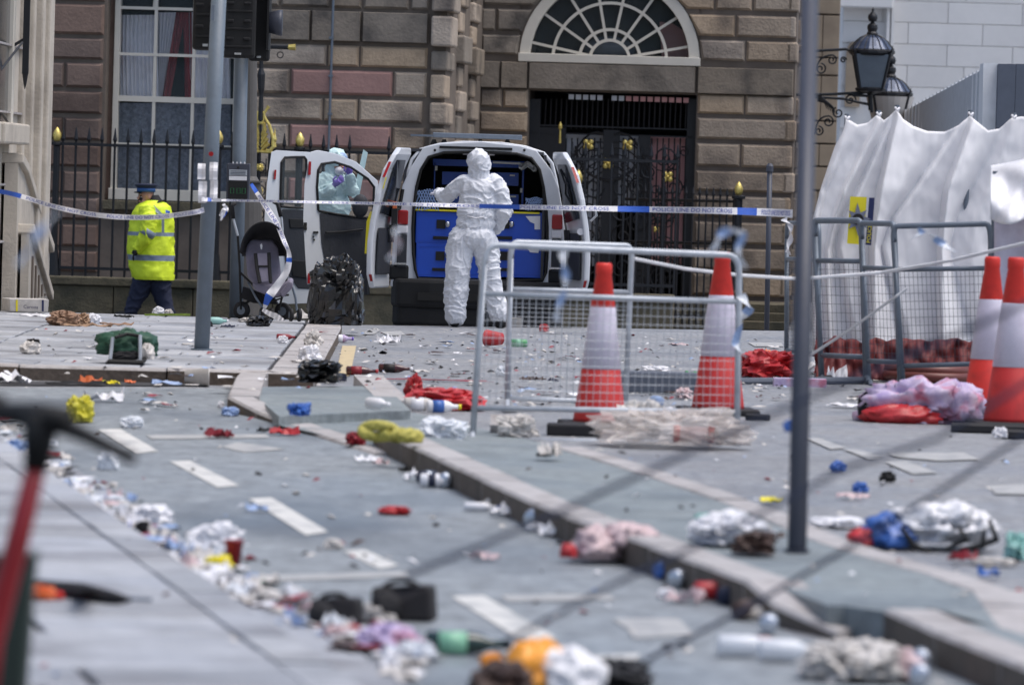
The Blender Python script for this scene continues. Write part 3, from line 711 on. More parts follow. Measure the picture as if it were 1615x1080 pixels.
def gscroll(pts, r=.014): MB().tube(pts, r, 5).build('scroll', 'gate_iron', gate)
cc = GP(960, 232, gy - .06)
gscroll([cc + EX * (.5 * math.cos(t)) + Vector((0, 0, .5 * math.sin(t))) for t in [math.pi + math.pi * i / 20 for i in range(21)]], .024)
for sg in (-1, 1):
    gscroll([cc + EX * (sg * (.08 + .1 * i)) + Vector((0, 0, .22 - .028 * (i - 1) ** 2)) for i in range(7)], .018)
    for (dx, dz, r, a0) in ((.22, -.62, .17, 0), (.45, -.6, .15, 1), (.25, -.95, .2, 2), (.48, -1.1, .17, 3), (.24, -1.35, .18, 1.5), (.47, -1.6, .16, .5), (.25, -1.8, .18, 2.4), (.62, -.35, .14, 1.2), (.66, -.85, .14, 2.2)):
        gscroll(spiral(cc + EX * dx * sg + Vector((0, 0, dz)), r, 1.4, sg, a0)); 
for (px, py, r) in ((1048, 250, .2), (1050, 330, .22), (1045, 390, .18), (1060, 295, .16), (1040, 440, .18), (905, 260, .16), (900, 330, .18), (905, 400, .18)):
    gscroll(spiral(GP(px, py, gy - .05), r, 1.6, 1, py)); gscroll([GP(px - 25 + i * 7, py + 20 - (i - 3) ** 2 * 2, gy - .05) for i in range(8)], .01)
rs = random.Random(8)
for k in range(34):
    px, py = rs.uniform(895, 1082), rs.uniform(225, 460); gscroll(spiral(GP(px, py, gy - .04), rs.uniform(.08, .16), 1.3, rs.choice((-1, 1)), rs.uniform(0, 6), 14), .011)
for k in range(6):
    for sx in (-1, 1): gscroll(bez(GP(960 + sx * 8, 225 + k * 9, gy - .05), GP(960 + sx * 60, 215 + k * 16, gy - .05), GP(960 + sx * 68, 300 + k * 26, gy - .05), 10), .011)
def flower(px, py, r=.055, parent=None, yl=gy - .14):
    mb = MB(); c = GP(px, py, yl)
    for k in range(4):
        a = math.pi / 4 + k * math.pi / 2; mb.sphere(c + EX * math.cos(a) * r + Vector((0, 0, math.sin(a) * r)), (r * .75, r * .4, r * .75), 8, 6)
    mb.sphere(c - EY * .02, r * .5, 8, 6); mb.build('gold_flower', 'gold', parent or gate, smooth=True)
for a in ((928, 228), (990, 229), (959, 258), (1053, 279)): flower(*a)
flower(1035, 362, .03); flower(898, 300, .03)
mb = MB(); mb.lathe([(.02, 0), (.012, .2), (.03, .22), (.03, .26), (.008, .32)], 8, Matrix.Translation(GP(883, 226, -.3))); mb.build('gold_spike', 'gold', gate)
# steps in front of the gate
st = thing('stone_step', 'low stone plinth steps running in front of the iron gate', 'steps', toB(1.5, -2, GZ))
for k in range(3):
    a = BX(880, -2); b = BX(1250, -2); MB().obox(toB((a + b) / 2, -1.0 - k * .35, GZ + .1 + .12 * (2 - k)), EX * (b - a) / 2, EY * (.9 + .0), (0, 0, .06)).build('step', 'mossy', st, bevel=.01)
# ------------------------------------------------------------------ right-hand background
bw = thing('white_building', 'pale white stone building with a small arched window, behind the lamps', 'building', at(1480, 180, 128))
wb0 = at(1322, 300, 130); wb1 = at(1700, 300, 130)
MB().box(wb0.x, wb1.x + 6, 130.3, 150, -2, 13).build('wall', 'portland', bw)
rnd = random.Random(3)
zr = [at(1450, y, 130).z for y in (-40, 2, 36, 70, 104, 138, 172, 206, 240, 274, 308)]
for i, (za, zb) in enumerate(zip(zr[1:], zr)):
    x = wb0.x + (.0 if i % 2 else -.0); first = .9 if i % 2 else 1.5
    while x < wb1.x:
        x2 = x + first; first = rnd.choice((1.3, 1.5, 1.7))
        pa = 807 + F * (x + x2) / 2 / 130
        if not (1332 < pa < 1362 and za < at(1340, 70, 130).z and i > 1):
            MB().box(x + .006, x2 - .006, 130.24, 130.32, za + .006, zb - .006).build('stone_block', 'portland', bw, bevel=.008)
        x = x2
MB().box(wb0.x - .3, wb0.x + 1.1, 129.7, 130.2, at(1340, 12, 130).z, at(1340, -6, 130).z).build('cornice', 'portland', bw, bevel=.03)
for px in (1400, 1405): MB().box(at(px, 0, 129.9).x, at(px, 0, 129.9).x + .1, 129.95, 130.23, -2, 12).build('pilaster', 'portland', bw)
a0 = at(1346, 100, 130.1); mb = MB()
P = [Vector((a0.x + .17 * math.cos(t), 130.1, a0.z + .2 + .3 * math.sin(t))) for t in [math.pi * i / 10 for i in range(11)]] + [Vector((a0.x - .17, 130.1, a0.z - 1)), Vector((a0.x + .17, 130.1, a0.z - 1))]
mb.prism(P, (0, .08, 0)); mb.build('arched_window', 'tanwall', bw)
tw = thing('stone_building', 'narrow tan stone wall between the dark post and the white building', 'building', at(1300, 200, 105))
t0, t1 = at(1262, 200, 105), at(1321, 200, 105)
MB().box(t0.x - 3, t1.x, 105.3, 118, -1, 9).build('wall', 'joint', tw)
for i, (ya, yb) in enumerate(((-30, 22), (24, 90), (92, 118), (120, 190), (192, 226), (228, 262), (264, 300), (302, 336), (338, 372), (374, 410), (412, 450))):
    z1, z0 = at(1300, ya, 105).z, at(1300, yb, 105).z
    for a, b in ((t0.x - .6, at(1300, 0, 105).x), (at(1300, 0, 105).x, t1.x)) if i % 2 else ((t0.x - .6, t1.x),):
        MB().box(a + .006, b - .006, 105.2, 105.32, z0 + .005, z1 - .005).build('stone_block', 'tanwall', tw, bevel=.01)
lv = thing('slatted_wall', 'grey upright slat screen rising to the right behind the white tent', 'fence', at(1500, 300, 70))
for k in range(26):
    px = lerp(1424, 1566, k / 25); Y = lerp(90, 71, k / 25); top = lerp(176, 100, k / 25)
    p = at(px, top, Y); q = at(px, 330, Y); wd = .026 * Y / 71
    MB().box(p.x - wd, p.x + wd, Y - .09, Y + .09, -.62, p.z).build('slat', 'louvre', lv)
MB().prism([at(1424, 177, 90.3), at(1566, 101, 71.3), Vector((at(1566, 300, 71.3).x, 71.3, -.62)), Vector((at(1424, 300, 90.3).x, 90.3, -.62))], (.06, .1, 0)).build('back_board', 'louvregap', lv)
MB().prism([at(1551, 100, 70.6), at(1574, 100, 70.6), Vector((at(1574, 300, 70.6).x, 70.6, -.62)), Vector((at(1551, 300, 70.6).x, 70.6, -.62))], (0, .5, 0)).build('end_post', 'louvre', lv)
dp = thing('boarded_screen', 'dark blue-grey boarded panel at the right end of the slat screen', 'panel', at(1600, 300, 70))
MB().box(at(1574, 100, 70.5).x, at(1700, 100, 70.5).x, 70.54, 70.8, -.62, at(1600, 103, 70.5).z).build('backing', 'slatdark', dp)
for k in range(8):
    a, b = at(1575 + k * 14, 101, 70.4), at(1588.5 + k * 14 + 6.5, 330, 70.4); MB().box(a.x, b.x, 70.4 + (k % 2) * .02, 70.5 + (k % 2) * .02, -.62, a.z).build('board', 'slatdark', dp)
bn = at(1440, 99, 70.3)
# ------------------------------------------------------------------ left building
lb = thing('pale_building', 'pale stone building with fluted corner and black iron lamp bracket at left edge', 'building', Vector((-5.1, 55, 0)))
def LX(px, Y): return at(px, 260, Y).x
XW = -4.98
mb = MB(); mb.box(-9, XW, 30, 57.3, -.2, 9)
mb.build('wall', 'palestone', lb)
# fluted end pilaster
for k, (x0, x1, yy) in enumerate(((XW - .02, XW + .06, 57.1), (XW + .03, XW + .13, 57.3), (XW + .1, XW + .2, 57.5), (XW - .3, XW + .25, 57.75))):
    MB().box(x0, x1, yy - .5, yy, 0.1, 9).build('pilaster_moulding', 'palestone', lb, bevel=.02)
for k, (Y0, Y1, z0, z1) in enumerate(((50, 52.2, 1.9, 6), (53.3, 55.3, 1.9, 6))):
    MB().box(XW - .01, XW + .05, Y0, Y0 + .25, z0, z1).build('window_frame', 'cream', lb); MB().box(XW - .01, XW + .05, Y1, Y1 + .25, z0, z1).build('window_frame', 'cream', lb)
    MB().box(XW - .01, XW + .015, Y0 + .25, Y1, z0, z1).build('pane', 'glassdark', lb)
    MB().box(XW - .01, XW + .2, Y0 - .2, Y1 + .45, z0 - .2, z0).build('sill', 'palestone', lb, bevel=.02)
for z in (.75, 1.3, 2.0, 2.65, 3.3, 3.9):
    MB().box(XW - .01, XW + .045, 48, 56.6, z, z + .02).build('string_course', 'kerbstone', lb)
# cheek walls of the entrance steps, sloping down away from the street
def cheek(X0, X1, prof, nm='cheek_wall', m='palestone', cap=True):
    P = [Vector((X0, y, z)) for y, z in prof] + [Vector((X0, prof[-1][0], .08)), Vector((X0, prof[0][0], .08))]
    MB().prism(P, (X1 - X0, 0, 0)).build(nm, m, lb)
    if cap:
        for (ya, za), (yb, zb) in zip(prof, prof[1:]):
            d = Vector((0, yb - ya, zb - za)); MB().obox(((X0 + X1) / 2, (ya + yb) / 2, (za + zb) / 2 + .05), ((X1 - X0) / 2 + .05, 0, 0), d / 2, Vector((0, -d.z, d.y)).normalized() * .05).build('coping', m, lb, bevel=.015)
cheek(-4.95, -4.82, [(55.0, 1.52), (55.7, 1.42), (57.0, 1.08), (59.0, .6)])
cheek(-4.79, -4.71, [(55.2, .84), (56.4, .5), (57.7, .14)])
for k in range(5):
    y = 55.5 + k * .4; MB().box(-4.71, -4.695, y, y + .14, .2, .62 - k * .1).build('baluster_slot', 'joint', lb)
mb = MB(); c = at(33, 60, 55.5); c.x = XW + .16
mb.box(c.x - .03, c.x + .03, c.y - .03, c.y + .03, c.z - .35, c.z + .9); mb.lathe([(.002, -.5), (.015, -.45), (.03, -.35), (.035, -.3)], 8, Matrix.Translation(c))
mb.tube([(XW, c.y, c.z - .1), (c.x, c.y, c.z)], .015, 6); mb.tube([(XW, c.y - 1, c.z - .35), (c.x - .02, c.y - .2, c.z - .05)], .012, 6); mb.tube([(XW, c.y - 1, c.z - .7), (c.x - .05, c.y - .3, c.z - .95)], .012, 6)
mb.build('lamp_bracket', 'iron', lb)
# ------------------------------------------------------------------ bracket lamps
def lantern(nm, label, Y, px, ytip, k, full=True):
    """k metres per pixel of the lantern drawing; px,ytip is the finial tip"""
    t = at(px, ytip, Y); r = thing(nm, label, 'lamp', Vector((t.x, Y, t.z - 150 * k)), 'ornate lanterns on iron brackets')
    def L(pf, n=12, sm=False, m='iron', name='finial', dz=0): return MB().lathe([(a * k, -b * k) for a, b in pf], n, Matrix.Translation(t)).build(name, m, r, smooth=sm)
    L([(6, 22), (8, 17), (7, 12), (2, 7), (2.4, 4), (.3, 0)][::1], 12, True)
    L([(7, 46), (9, 44), (9, 41), (7, 38), (8.5, 33), (8, 28), (3, 24), (2.5, 21)], 12, False, 'iron', 'cap')
    L([(35, 66), (31, 62), (25, 54), (18, 48), (9, 44)], 16, False, 'lampblue', 'roof')
    for i in range(16):
        a = 2 * math.pi * i / 16; u = Vector((math.cos(a), math.sin(a), 0)); MB().tube([t + u * (R_ * k) + Vector((0, 0, -z_ * k)) for R_, z_ in ((35.5, 66), (31.5, 61.5), (25.5, 53.5), (18.5, 47.5), (10, 43.5))], .7 * k, 4).build('roof_rib', 'iron', r)
    L([(32, 76), (37, 72), (37, 68), (32, 65)], 16, False, 'iron', 'rim')
    g_ = MB().lathe([(14.5, 126), (24.5, 73)][::1] and [(24 * k, -128 * k), (39 * k, -74 * k)], 4 if full else 24, Matrix.Translation(t) @ Matrix.Rotation(math.radians(0), 4, 'Z')); 
    g_.build('glass', 'lampglass' if full else 'lampglasspale', r)
    for i in range(4):
        a = math.pi / 4 + i * math.pi / 2; u = Vector((math.cos(a), math.sin(a), 0)); MB().tube([t + u * 24.6 * k + Vector((0, 0, -129 * k)), t + u * 39.6 * k + Vector((0, 0, -72 * k))], 2.2 * k, 6).build('glass_bar', 'iron', r)
    L([(2.6, 162), (4, 137), (12, 135), (24, 132), (25, 128), (22, 126)], 12, False, 'iron', 'base')
    MB().sphere(t + Vector((0, 0, -83 * k)), (2 * k, 2 * k, 6 * k), 8, 6).build('bulb', 'iron', r)
    for i in range(4):
        a = math.pi / 4 + i * math.pi / 2; u = Vector((math.cos(a), math.sin(a), 0)); MB().tube([t + u * 36 * k + Vector((0, 0, -71 * k)), t + u * 42 * k + Vector((0, 0, -69 * k)), t + u * 44 * k + Vector((0, 0, -60 * k))], [2 * k, 1.6 * k, .4 * k], 6).build('corner_spike', 'iron', r)
    return r, t
LY = 87.0; KK = LY / F
lr, lt = lantern('bracket_lamp', 'taller black lantern with grey glass on scrolled iron bracket, nearer of two', LY, 1377, 12, KK)
def LP(px, py, Y=LY): return at(px, py, Y)
MB().tube([LP(1240, 83), LP(1335, 78), LP(1348, 84)], .022, 6).build('bracket_arm', 'iron', lr)
MB().tube([LP(1240, 150), LP(1310, 149), LP(1366, 146)], .022, 6).build('bracket_arm', 'iron', lr)
MB().tube([LP(1280, 80), LP(1278, 220)], .018, 6).build('bracket_arm', 'iron', lr)
def sp2(px, py, r, a0, sg, turns=1.4, n=22, Y=LY):
    c = LP(px, py); return [c + Vector((r * KK * (1 - .82 * t) * math.cos(a0 + sg * 6.283 * turns * t), 0, r * KK * (1 - .82 * t) * math.sin(a0 + sg * 6.283 * turns * t))) for t in [i / n for i in range(n + 1)]]
for a in ((1312, 95, 8, 1.6, -1), (1294, 109, 9, 1.5, -1), (1306, 192, 9, 1.6, -1), (1291, 207, 8, 1.6, -1), (1341, 158, 9, 0, 1), (1330, 95, 5, 0, 1), (1322, 178, 9, 2, 1)): MB().tube(sp2(*a), .013, 5).build('scroll', 'iron', lr)
MB().tube(bez(LP(1286, 112), LP(1290, 88), LP(1312, 87)), .014, 5).build('scroll', 'iron', lr); MB().tube(bez(LP(1284, 212), LP(1288, 182), LP(1308, 183)), .014, 5).build('scroll', 'iron', lr)
for k in range(5): MB().tube(bez(LP(1289, 150 + k * 2), LP(1298 + k * 5, 152 + k * 3), LP(1304 + k * 3, 172 + k * 2)), [.03 - .003 * i for i in range(9)], 5).build('leaf', 'iron', lr)
MB().tube([LP(1345, 150), LP(1374, 152), LP(1375, 178)], .025, 6).build('bracket_arm', 'iron', lr)
lr2, _ = lantern('bracket_lamp', 'lower black lantern with pale glass, partly behind the first lantern and above tent', 90, 1406, 80, 90 / F * .98, False)
MB().tube([at(1262, 152, 90), at(1330, 156, 90), at(1392, 170, 90)], .022, 6).build('bracket_arm', 'iron', lr2)
# ------------------------------------------------------------------ posts and signals
def rod(p, q, r0, r1=None, n=16): return MB().tube([p, q], [r0, r1 or r0], n)
p1 = G(318, 552, .1)
tp = thing('signal_pole', 'grey traffic signal pole nearest on the pavement with white papers taped on', 'pole', p1)
rod(p1, at(348, -60, 44.5), .06).build('post', 'polegrey', tp, smooth=True)
rod(p1, p1 + Vector((0, 0, .012)), .085).build('foot_ring', 'polegrey', tp)
MB().lathe([(.02, 0), (.02, .015)], 8, Matrix.Translation(at(333, 243, 44.38)) @ Matrix.Rotation(math.pi / 2, 4, 'X')).build('sticker', 'redlens', tp)
MB().obox(at(336, 21, 44.3), (.012, 0, 0), (0, .02, 0), (0, 0, .06)).build('clamp', 'galvdull', tp)
for k, (a, b, c, d, ry) in enumerate(((312, 324, 258, 283, .4), (330, 343, 256, 284, -.4), (313, 326, 286, 320, .2), (331, 343, 285, 318, -.3))):
    pc = at((a + b) / 2, (c + d) / 2, 44.36); wdt = (b - a) / 2 * 44.4 / F; hh = (d - c) / 2 * 44.4 / F
    o = MB().grid(4, 6, lambda u, v: pc + Vector(((u - .5) * 2 * wdt, .03 * abs(u - .5) * (1 if k % 2 else -1) + .012 * math.sin(v * 7 + k), (v - .5) * 2 * hh))).build('paper_sheet', 'white', thick=.002)
    props(o, ('upper left white paper taped to the nearest signal pole', 'upper right white paper taped to the nearest signal pole', 'lower left crumpled white paper on the nearest signal pole', 'lower right crumpled white paper on the nearest signal pole')[k], 'paper', 'papers taped to the signal pole')
def signal_head(par, pxa, pxb, pyt, pyb, Y, rib=True):
    c = at((pxa + pxb) / 2, pyb, Y); wd = (pxb - pxa) / 2 * Y / F; h = (pyb - pyt) * Y / F
    MB().box(c.x - wd, c.x + wd, Y - .06, Y + .08, c.z, c.z + h).build('signal_case', 'black', par, bevel=.03)
    if rib:
        for i in range(5):
            z = c.z + .1 + i * .17
            MB().box(c.x - wd * .8, c.x + wd * .8, Y - .075, Y - .055, z, z + .02).build('rib', 'black', par, bevel=.004)
            for sx in (-.5, .5): MB().box(c.x + wd * sx - .035, c.x + wd * sx + .035, Y - .085, Y - .06, z + .07, z + .1).build('rib', 'blackmatte', par, bevel=.01)
    MB().box(c.x - wd * .2, c.x + wd * .2, Y - .08, Y - .05, c.z + .03, c.z + .05).build('catch', 'chrome', par)
signal_head(tp, 303, 346, -170, 80, 44.75)
p2 = at(372, 500, 55); p2.z = .09
tp2 = thing('signal_pole', 'second grey signal pole behind the pushchair carrying the wait button box', 'pole', p2)
rod(p2, at(381, 76, 55), .066).build('post', 'polegrey', tp2, smooth=True)
signal_head(tp2, 349, 402, -160, 92, 54.7); signal_head(tp2, 392, 425, -160, 97, 55.1, False)
for py in (36, -40):
    c = at(424, py, 54.9); MB().lathe([(.10, 0), (.125, .1), (.125, .13), (.115, .13)], 16, Matrix.Translation(c) @ Matrix.Rotation(math.pi / 2, 4, 'Y')).build('visor', 'poledark', tp2, smooth=True)
MB().box(at(425, 0, 55).x - .01, at(425, 0, 55).x + .01, 54.8, 55.3, at(425, 80, 55).z, at(425, -100, 55).z).build('backing_board', 'black', tp2)
c = at(376, 288, 54.86); u = 54.86 / F
bb = MB().box(c.x - 18 * u, c.x + 18 * u, 54.76, 54.9, c.z - 30 * u, c.z + 30 * u).build('button_box', 'poledark', tp2, bevel=.008)
MB().box(c.x - 15 * u, c.x + 15 * u, 54.745, 54.758, c.z - 28 * u, c.z + 2 * u).build('dark_screen', 'black', bb)
MB().box(c.x - 14 * u, c.x + 14 * u, 54.748, 54.757, c.z + 11 * u, c.z + 20 * u).build('label_plate', 'galv', bb); MB().box(c.x - 14 * u, c.x + 14 * u, 54.748, 54.757, c.z + 3.5 * u, c.z + 10 * u).build('label_plate', 'white', bb)
mb = MB(); [mb.box(c.x - 12 * u, c.x + 12 * u, 54.744, 54.747, c.z + z * u, c.z + (z + .8) * u) for z in (12.5, 15, 17.5)]; mb.build('print_line', 'poledark', bb, kind='stuff')
mb = MB()
for x in (-11, -1, 7): mb.tube([Vector((c.x + (x + a) * u, 54.74, c.z + (-17 + b) * u)) for a, b in ((0, 0), (5, 0), (5, 8), (0, 8))], .3 * u, 4, closed=True)
mb.build('button_symbol', 'green', bb, kind='stuff')
MB().sphere(Vector((c.x, 54.75, c.z + 24 * u)), 1.8 * u, 8, 6).build('keyhole', 'black', bb)
mb = MB(); [mb.lathe([(1.3 * u, 0), (.3 * u, 3 * u)], 6, Matrix.Translation((c.x + x * u, 54.83, c.z + 30 * u))) for x in (-9, -3, 3, 9)]; mb.build('pin', 'white', bb, kind='stuff')
p3 = at(393, 500, 59); p3.z = .02
lc = thing('lamp_column', 'brownish tapered lamp column with wide base just left of the van door', 'pole', p3)
mb = MB(); tpz = at(396, -50, 59); dxy = (tpz - p3); mb.tube([p3, p3 + dxy * .36, p3 + dxy * .38, p3 + dxy * .40, tpz], [.125, .125, .11, .07, .065], 16); mb.build('post', 'polebrown', lc, smooth=False)
MB().obox(p3 + dxy * .385, (.13, 0, 0), (0, .13, 0), (0, 0, .01)).build('collar', 'polebrown', lc)
# thin grey post by the right pier, and dark post in the foreground
q = at(1209, 527, 62); q.z = gz(q.x, 62)
pp = thing('slim_post', 'slim blue-grey metal post standing before the right stone pier', 'pole', q)
tq = at(1214, 268, 62); rod(q, tq, .028).build('post', 'poledark', pp, smooth=True); MB().lathe([(.04, -.02), (.04, .04), (.02, .07)], 12, Matrix.Translation(tq)).build('cap', 'poledark', pp)
q = G(1257, 870, .11)
fp = thing('signpost', 'tall dark grey square post in the foreground standing on the traffic island', 'pole', q)
mb = MB(); a = q; b = at(1278, -60, 23.5); mb.tube([a, b], .037, 12); mb.build('post', 'poledark', fp, smooth=True)
MB().tube([q, q + Vector((0, 0, .01))], .05, 12).build('foot_ring', 'poledark', fp)
# ornate gilt lamp standard in the railing
os_ = thing('ornate_lamp_standard', 'black iron lamp standard with gilt lyre scrolls and rosettes in the railing', 'lamp', FP(410, 441))
OY = FY - .12
def OP(px, py): return FP(px, py, OY)
uu = 76.5 / F
MB().tube([OP(413, -60), OP(412, 110)], .03, 8).build('shaft', 'iron', os_); MB().tube([OP(412, 108), OP(412, 118), OP(412, 140), OP(412, 150), OP(411, 190)], [.03, .055, .045, .028, .04], 8).build('shaft', 'iron', os_)
MB().tube([OP(411, 190), OP(405, 430)], .018, 6).build('shaft', 'iron', os_)
for sx in (-14, 14): MB().tube([OP(411 + sx, 238), OP(403 + sx, 432)], .016, 6).build('side_bar', 'iron', os_)
MB().tube([OP(425, 74), OP(455, 75)], .03, 6).build('ladder_bar', 'iron', os_); MB().tube([OP(455, 75), OP(466, 75)], [.035, .045], 8).build('ladder_end', 'gold', os_)
MB().tube([OP(442, 87) + Vector((.04 * math.cos(t), 0, .04 * math.sin(t))) for t in [k * .52 for k in range(12)]], .008, 5, closed=True).build('ring', 'iron', os_)
for sg in (-1, 1):
    X = lambda d: 411 + sg * d
    MB().tube([OP(X(3), 195), OP(X(6), 178), OP(X(10), 172), OP(X(13), 168)], [.016, .018, .02, .026], 8).build('gilt_scroll', 'gold', os_)
    MB().tube([OP(X(3), 176), OP(X(8), 188), OP(X(14), 198), OP(X(20), 218), OP(X(20), 232), OP(X(14), 238), OP(X(8), 236)], [.014, .018, .022, .026, .03, .022, .014], 8).build('gilt_scroll', 'gold', os_)
    for k in range(5): MB().tube(bez(OP(411, 238 - k * 6), OP(X(5 + k), 233 - k * 8), OP(X(13 - k * 2.2), 226 - k * 8)), [.014 + .002 * i for i in range(9)], 6).build('palmette_leaf', 'gold', os_)
    MB().lathe([(.03, 0), (.018, .06), (.03, .1), (.014, .16), (.002, .26)], 8, Matrix.Translation(OP(X(22), 232))).build('gilt_spike', 'gold', os_)
MB().sphere(OP(411, 194), (.035, .02, .03), 8, 6).build('palmette_leaf', 'gold', os_)
MB().tube([OP(393, 238), OP(430, 240)], .022, 6).build('gilt_band', 'gold', os_)
for px, py in ((410, 264), (409, 301), (407, 338), (405, 375)):
    mb = MB(); c = OP(px, py)
    for k in range(8): a = k * math.pi / 4; mb.sphere(c + EX * .038 * math.cos(a) + Vector((0, 0, .038 * math.sin(a))), .02, 6, 5)
    mb.sphere(c - EY * .012, .03, 8, 6); mb.build('rosette', 'gold', os_, smooth=True)
    MB().tube([c + EX * .075 * math.cos(t) + Vector((0, .03, .075 * math.sin(t))) for t in [k * .42 for k in range(15)]], .008, 5, closed=True).build('ring', 'iron', os_)
    for s2 in (-1, 1): MB().tube([c + EX * .08 * s2 + Vector((0, .03, .12 * s3)) for s3 in (-1, 0, 1)], .008, 5).build('scroll', 'iron', os_)
# ------------------------------------------------------------------ van
VY = 59.0; vz0 = -.13; vu = VY / F
van = thing('forensic_van', 'silver van with open rear doors, blue drawer racking inside and black bumper', 'van', at(757, 510, VY + 2.2)); van.location.z = vz0
def V(px, py, Y=VY): return at(px, py, Y)
vc = V(757, 350).x
def outl(z):      # half width of the body at height z (van on ground 0)
    return interp([(.25, .86), (.5, .90), (.9, .90), (1.1, .885), (1.4, .84), (1.65, .79), (1.82, .745), (1.93, .65), (1.99, .45), (2.02, .2), (2.03, 0)], z)
def vanring(Y, sc=1, top=1.0):
    P = []
    for z in (.25, .5, .9, 1.1, 1.4, 1.65, 1.82, 1.93, 1.99, 2.02): P.append(Vector((vc - outl(z) * sc, Y, vz0 + z * top)))
    R_ = [Vector((2 * vc - p.x, Y, p.z)) for p in P]
    return P + R_[::-1]
# body shell: side skins and roof, open at the back
mb = MB(); Ys = [VY, VY + .03, VY + 1.0, VY + 2.0, VY + 2.6]; rings = [vanring(y, .985 if i == 0 else 1) for i, y in enumerate(Ys)]
rings += [vanring(VY + 3.0, .97, .97), vanring(VY + 3.7, .93, .62), vanring(VY + 4.3, .86, .5), vanring(VY + 4.5, .8, .42)]
n = len(rings[0]); V_ = [p for r in rings for p in r]; Fs = []
for i in range(len(rings) - 1):
    for k in range(n - 1): Fs.append((i * n + k, i * n + k + 1, (i + 1) * n + k + 1, (i + 1) * n + k))
Fs.append(tuple((len(rings) - 1) * n + k for k in range(n)))
mb.add(V_, Fs); mb.build('body', 'vansilver', van, smooth=True, thick=.03)
MB().prism([Vector((vc - .88, VY, vz0 + .25)), Vector((vc + .88, VY, vz0 + .25)), Vector((vc + .85, VY + 4.4, vz0 + .25)), Vector((vc - .85, VY + 4.4, vz0 + .25))], (0, 0, .04)).build('underbody', 'vandark', van)
# rear frame with the big opening
op = [(660, 440), (655, 425), (652, 400), (651, 360), (653, 325), (657, 295), (664, 268), (676, 248), (700, 241), (757, 240), (815, 243), (838, 250), (851, 268), (857, 295), (861, 325), (863, 360), (863, 400), (861, 430), (856, 442), (757, 444)]
inner = [V(x, y, VY - .02) for x, y in op]
outer = []
for x, y in op:
    z = V(x, y).z - vz0
    if y > 436: outer.append(V(interp([(655, 608), (757, 757), (856, 906)], x), 452, VY - .02)); continue
    hw = outl(min(z + (.1 if y < 275 else 0), 1.9)); 
    if y < 262: zz = 2.02 - .1 * (abs(x - 757) / 90) ** 2.5; outer.append(Vector((vc + (V(x, y).x - vc) * 1.1, VY - .02, vz0 + max(zz, 1.86))))
    else: outer.append(Vector((vc + hw * (-1 if x < 757 else 1), VY - .02, V(x, y).z)))
MB().ring(outer, inner, (0, .12, 0)).build('rear_frame', 'vansilver', van, bevel=.012)
MB().tube([p + Vector((0, -.012, 0)) for p in inner], .016, 6, closed=True).build('door_seal', 'black', van, smooth=True)
# cargo box
mb = MB(); x0, x1 = V(649, 0).x, V(865, 0).x; zt, zb = V(757, 242).z, V(757, 446).z
mb.box(x0 - .03, x0, VY, VY + 1.9, zb, zt); mb.box(x1, x1 + .03, VY, VY + 1.9, zb, zt); mb.box(x0, x1, VY, VY + 1.9, zt, zt + .03); mb.box(x0, x1, VY + 1.9, VY + 1.93, zb, zt); mb.build('cargo_lining', 'cargo', van)
MB().box(x0, x1, VY - .01, VY + 1.9, zb - .04, zb + .03).build('load_floor', 'galv', van)
MB().box(V(700, 0).x, V(815, 0).x, VY - .05, VY - .02, V(757, 236).z, V(757, 232).z).build('roof_groove', 'vandark', van)
for px in (686, 827): MB().sphere(V(px, 237, VY - .03), .014, 8, 6).build('bolt', 'black', van)
# racking drawers
RY = VY + .12
for (a, b) in ((655, 756), (758, 859)):
    for (c, d) in ((335, 383), (385, 436)):
        p, q = V(a, d, RY), V(b, c, RY); dr = MB().box(p.x, q.x, RY, RY + .8, p.z, q.z - .006).build('drawer', 'bluedrawer', van, bevel=.005)
        MB().ring([V(a + 3, c + 3, RY - .004), V(b - 3, c + 3, RY - .004), V(b - 3, d - 3, RY - .004), V(a + 3, d - 3, RY - .004)], [V(a + 4, c + 4, RY - .004), V(b - 4, c + 4, RY - .004), V(b - 4, d - 4, RY - .004), V(a + 4, d - 4, RY - .004)], (0, .01, 0)).build('drawer_edge', 'bluedeep', dr)
        m_ = (a + b) / 2 - (0 if a > 700 else 0)
        lx = 807 if a > 700 else 706
        s1 = MB().box(V(lx - 7, 0, RY).x, V(lx + 7, 0, RY).x, RY - .012, RY + .01, V(0, c + 26, RY).z if False else V(lx, c + 26, RY).z, V(lx, c + 12, RY).z).build('latch_plate', 'black', dr)
        MB().sphere(V(lx, c + 19, RY - .03), (.028, .02, .034), 10, 8).build('latch', 'chrome', dr, smooth=True)
        MB().box(V(lx - 12, 0, RY).x, V(lx + 12, 0, RY).x, RY - .02, RY + .005, V(lx, c + 43, RY).z, V(lx, c + 38, RY).z).build('pull_handle', 'black', dr, bevel=.004)
mb = MB(); mb.prism([V(829, 341, RY - .012), V(852, 341, RY - .012), V(852, 362, RY - .012), V(843, 362, RY - .012), V(843, 353, RY - .012), V(836, 350, RY - .012)], (0, .006, 0)); mb.build('torn_label', 'white', van)
mb = MB(); mb.prism([V(832, 392, RY - .012), V(851, 392, RY - .012), V(849, 399, RY - .012), V(836, 398, RY - .012)], (0, .006, 0)); mb.build('torn_label', 'white', van)
MB().box(V(653, 0, RY).x, V(861, 0, RY).x, RY - .02, RY + .8, V(757, 335, RY).z + .0, V(757, 332.5, RY).z).build('shelf_edge', 'signyellow', van)
UY = VY + .7
def vb(a, b, c, d, Y=UY, t=.03, m='bluedeep', nm='rack_frame'): p, q = V(a, d, Y), V(b, c, Y); return MB().box(p.x, q.x, Y, Y + t, p.z, q.z).build(nm, m, van)
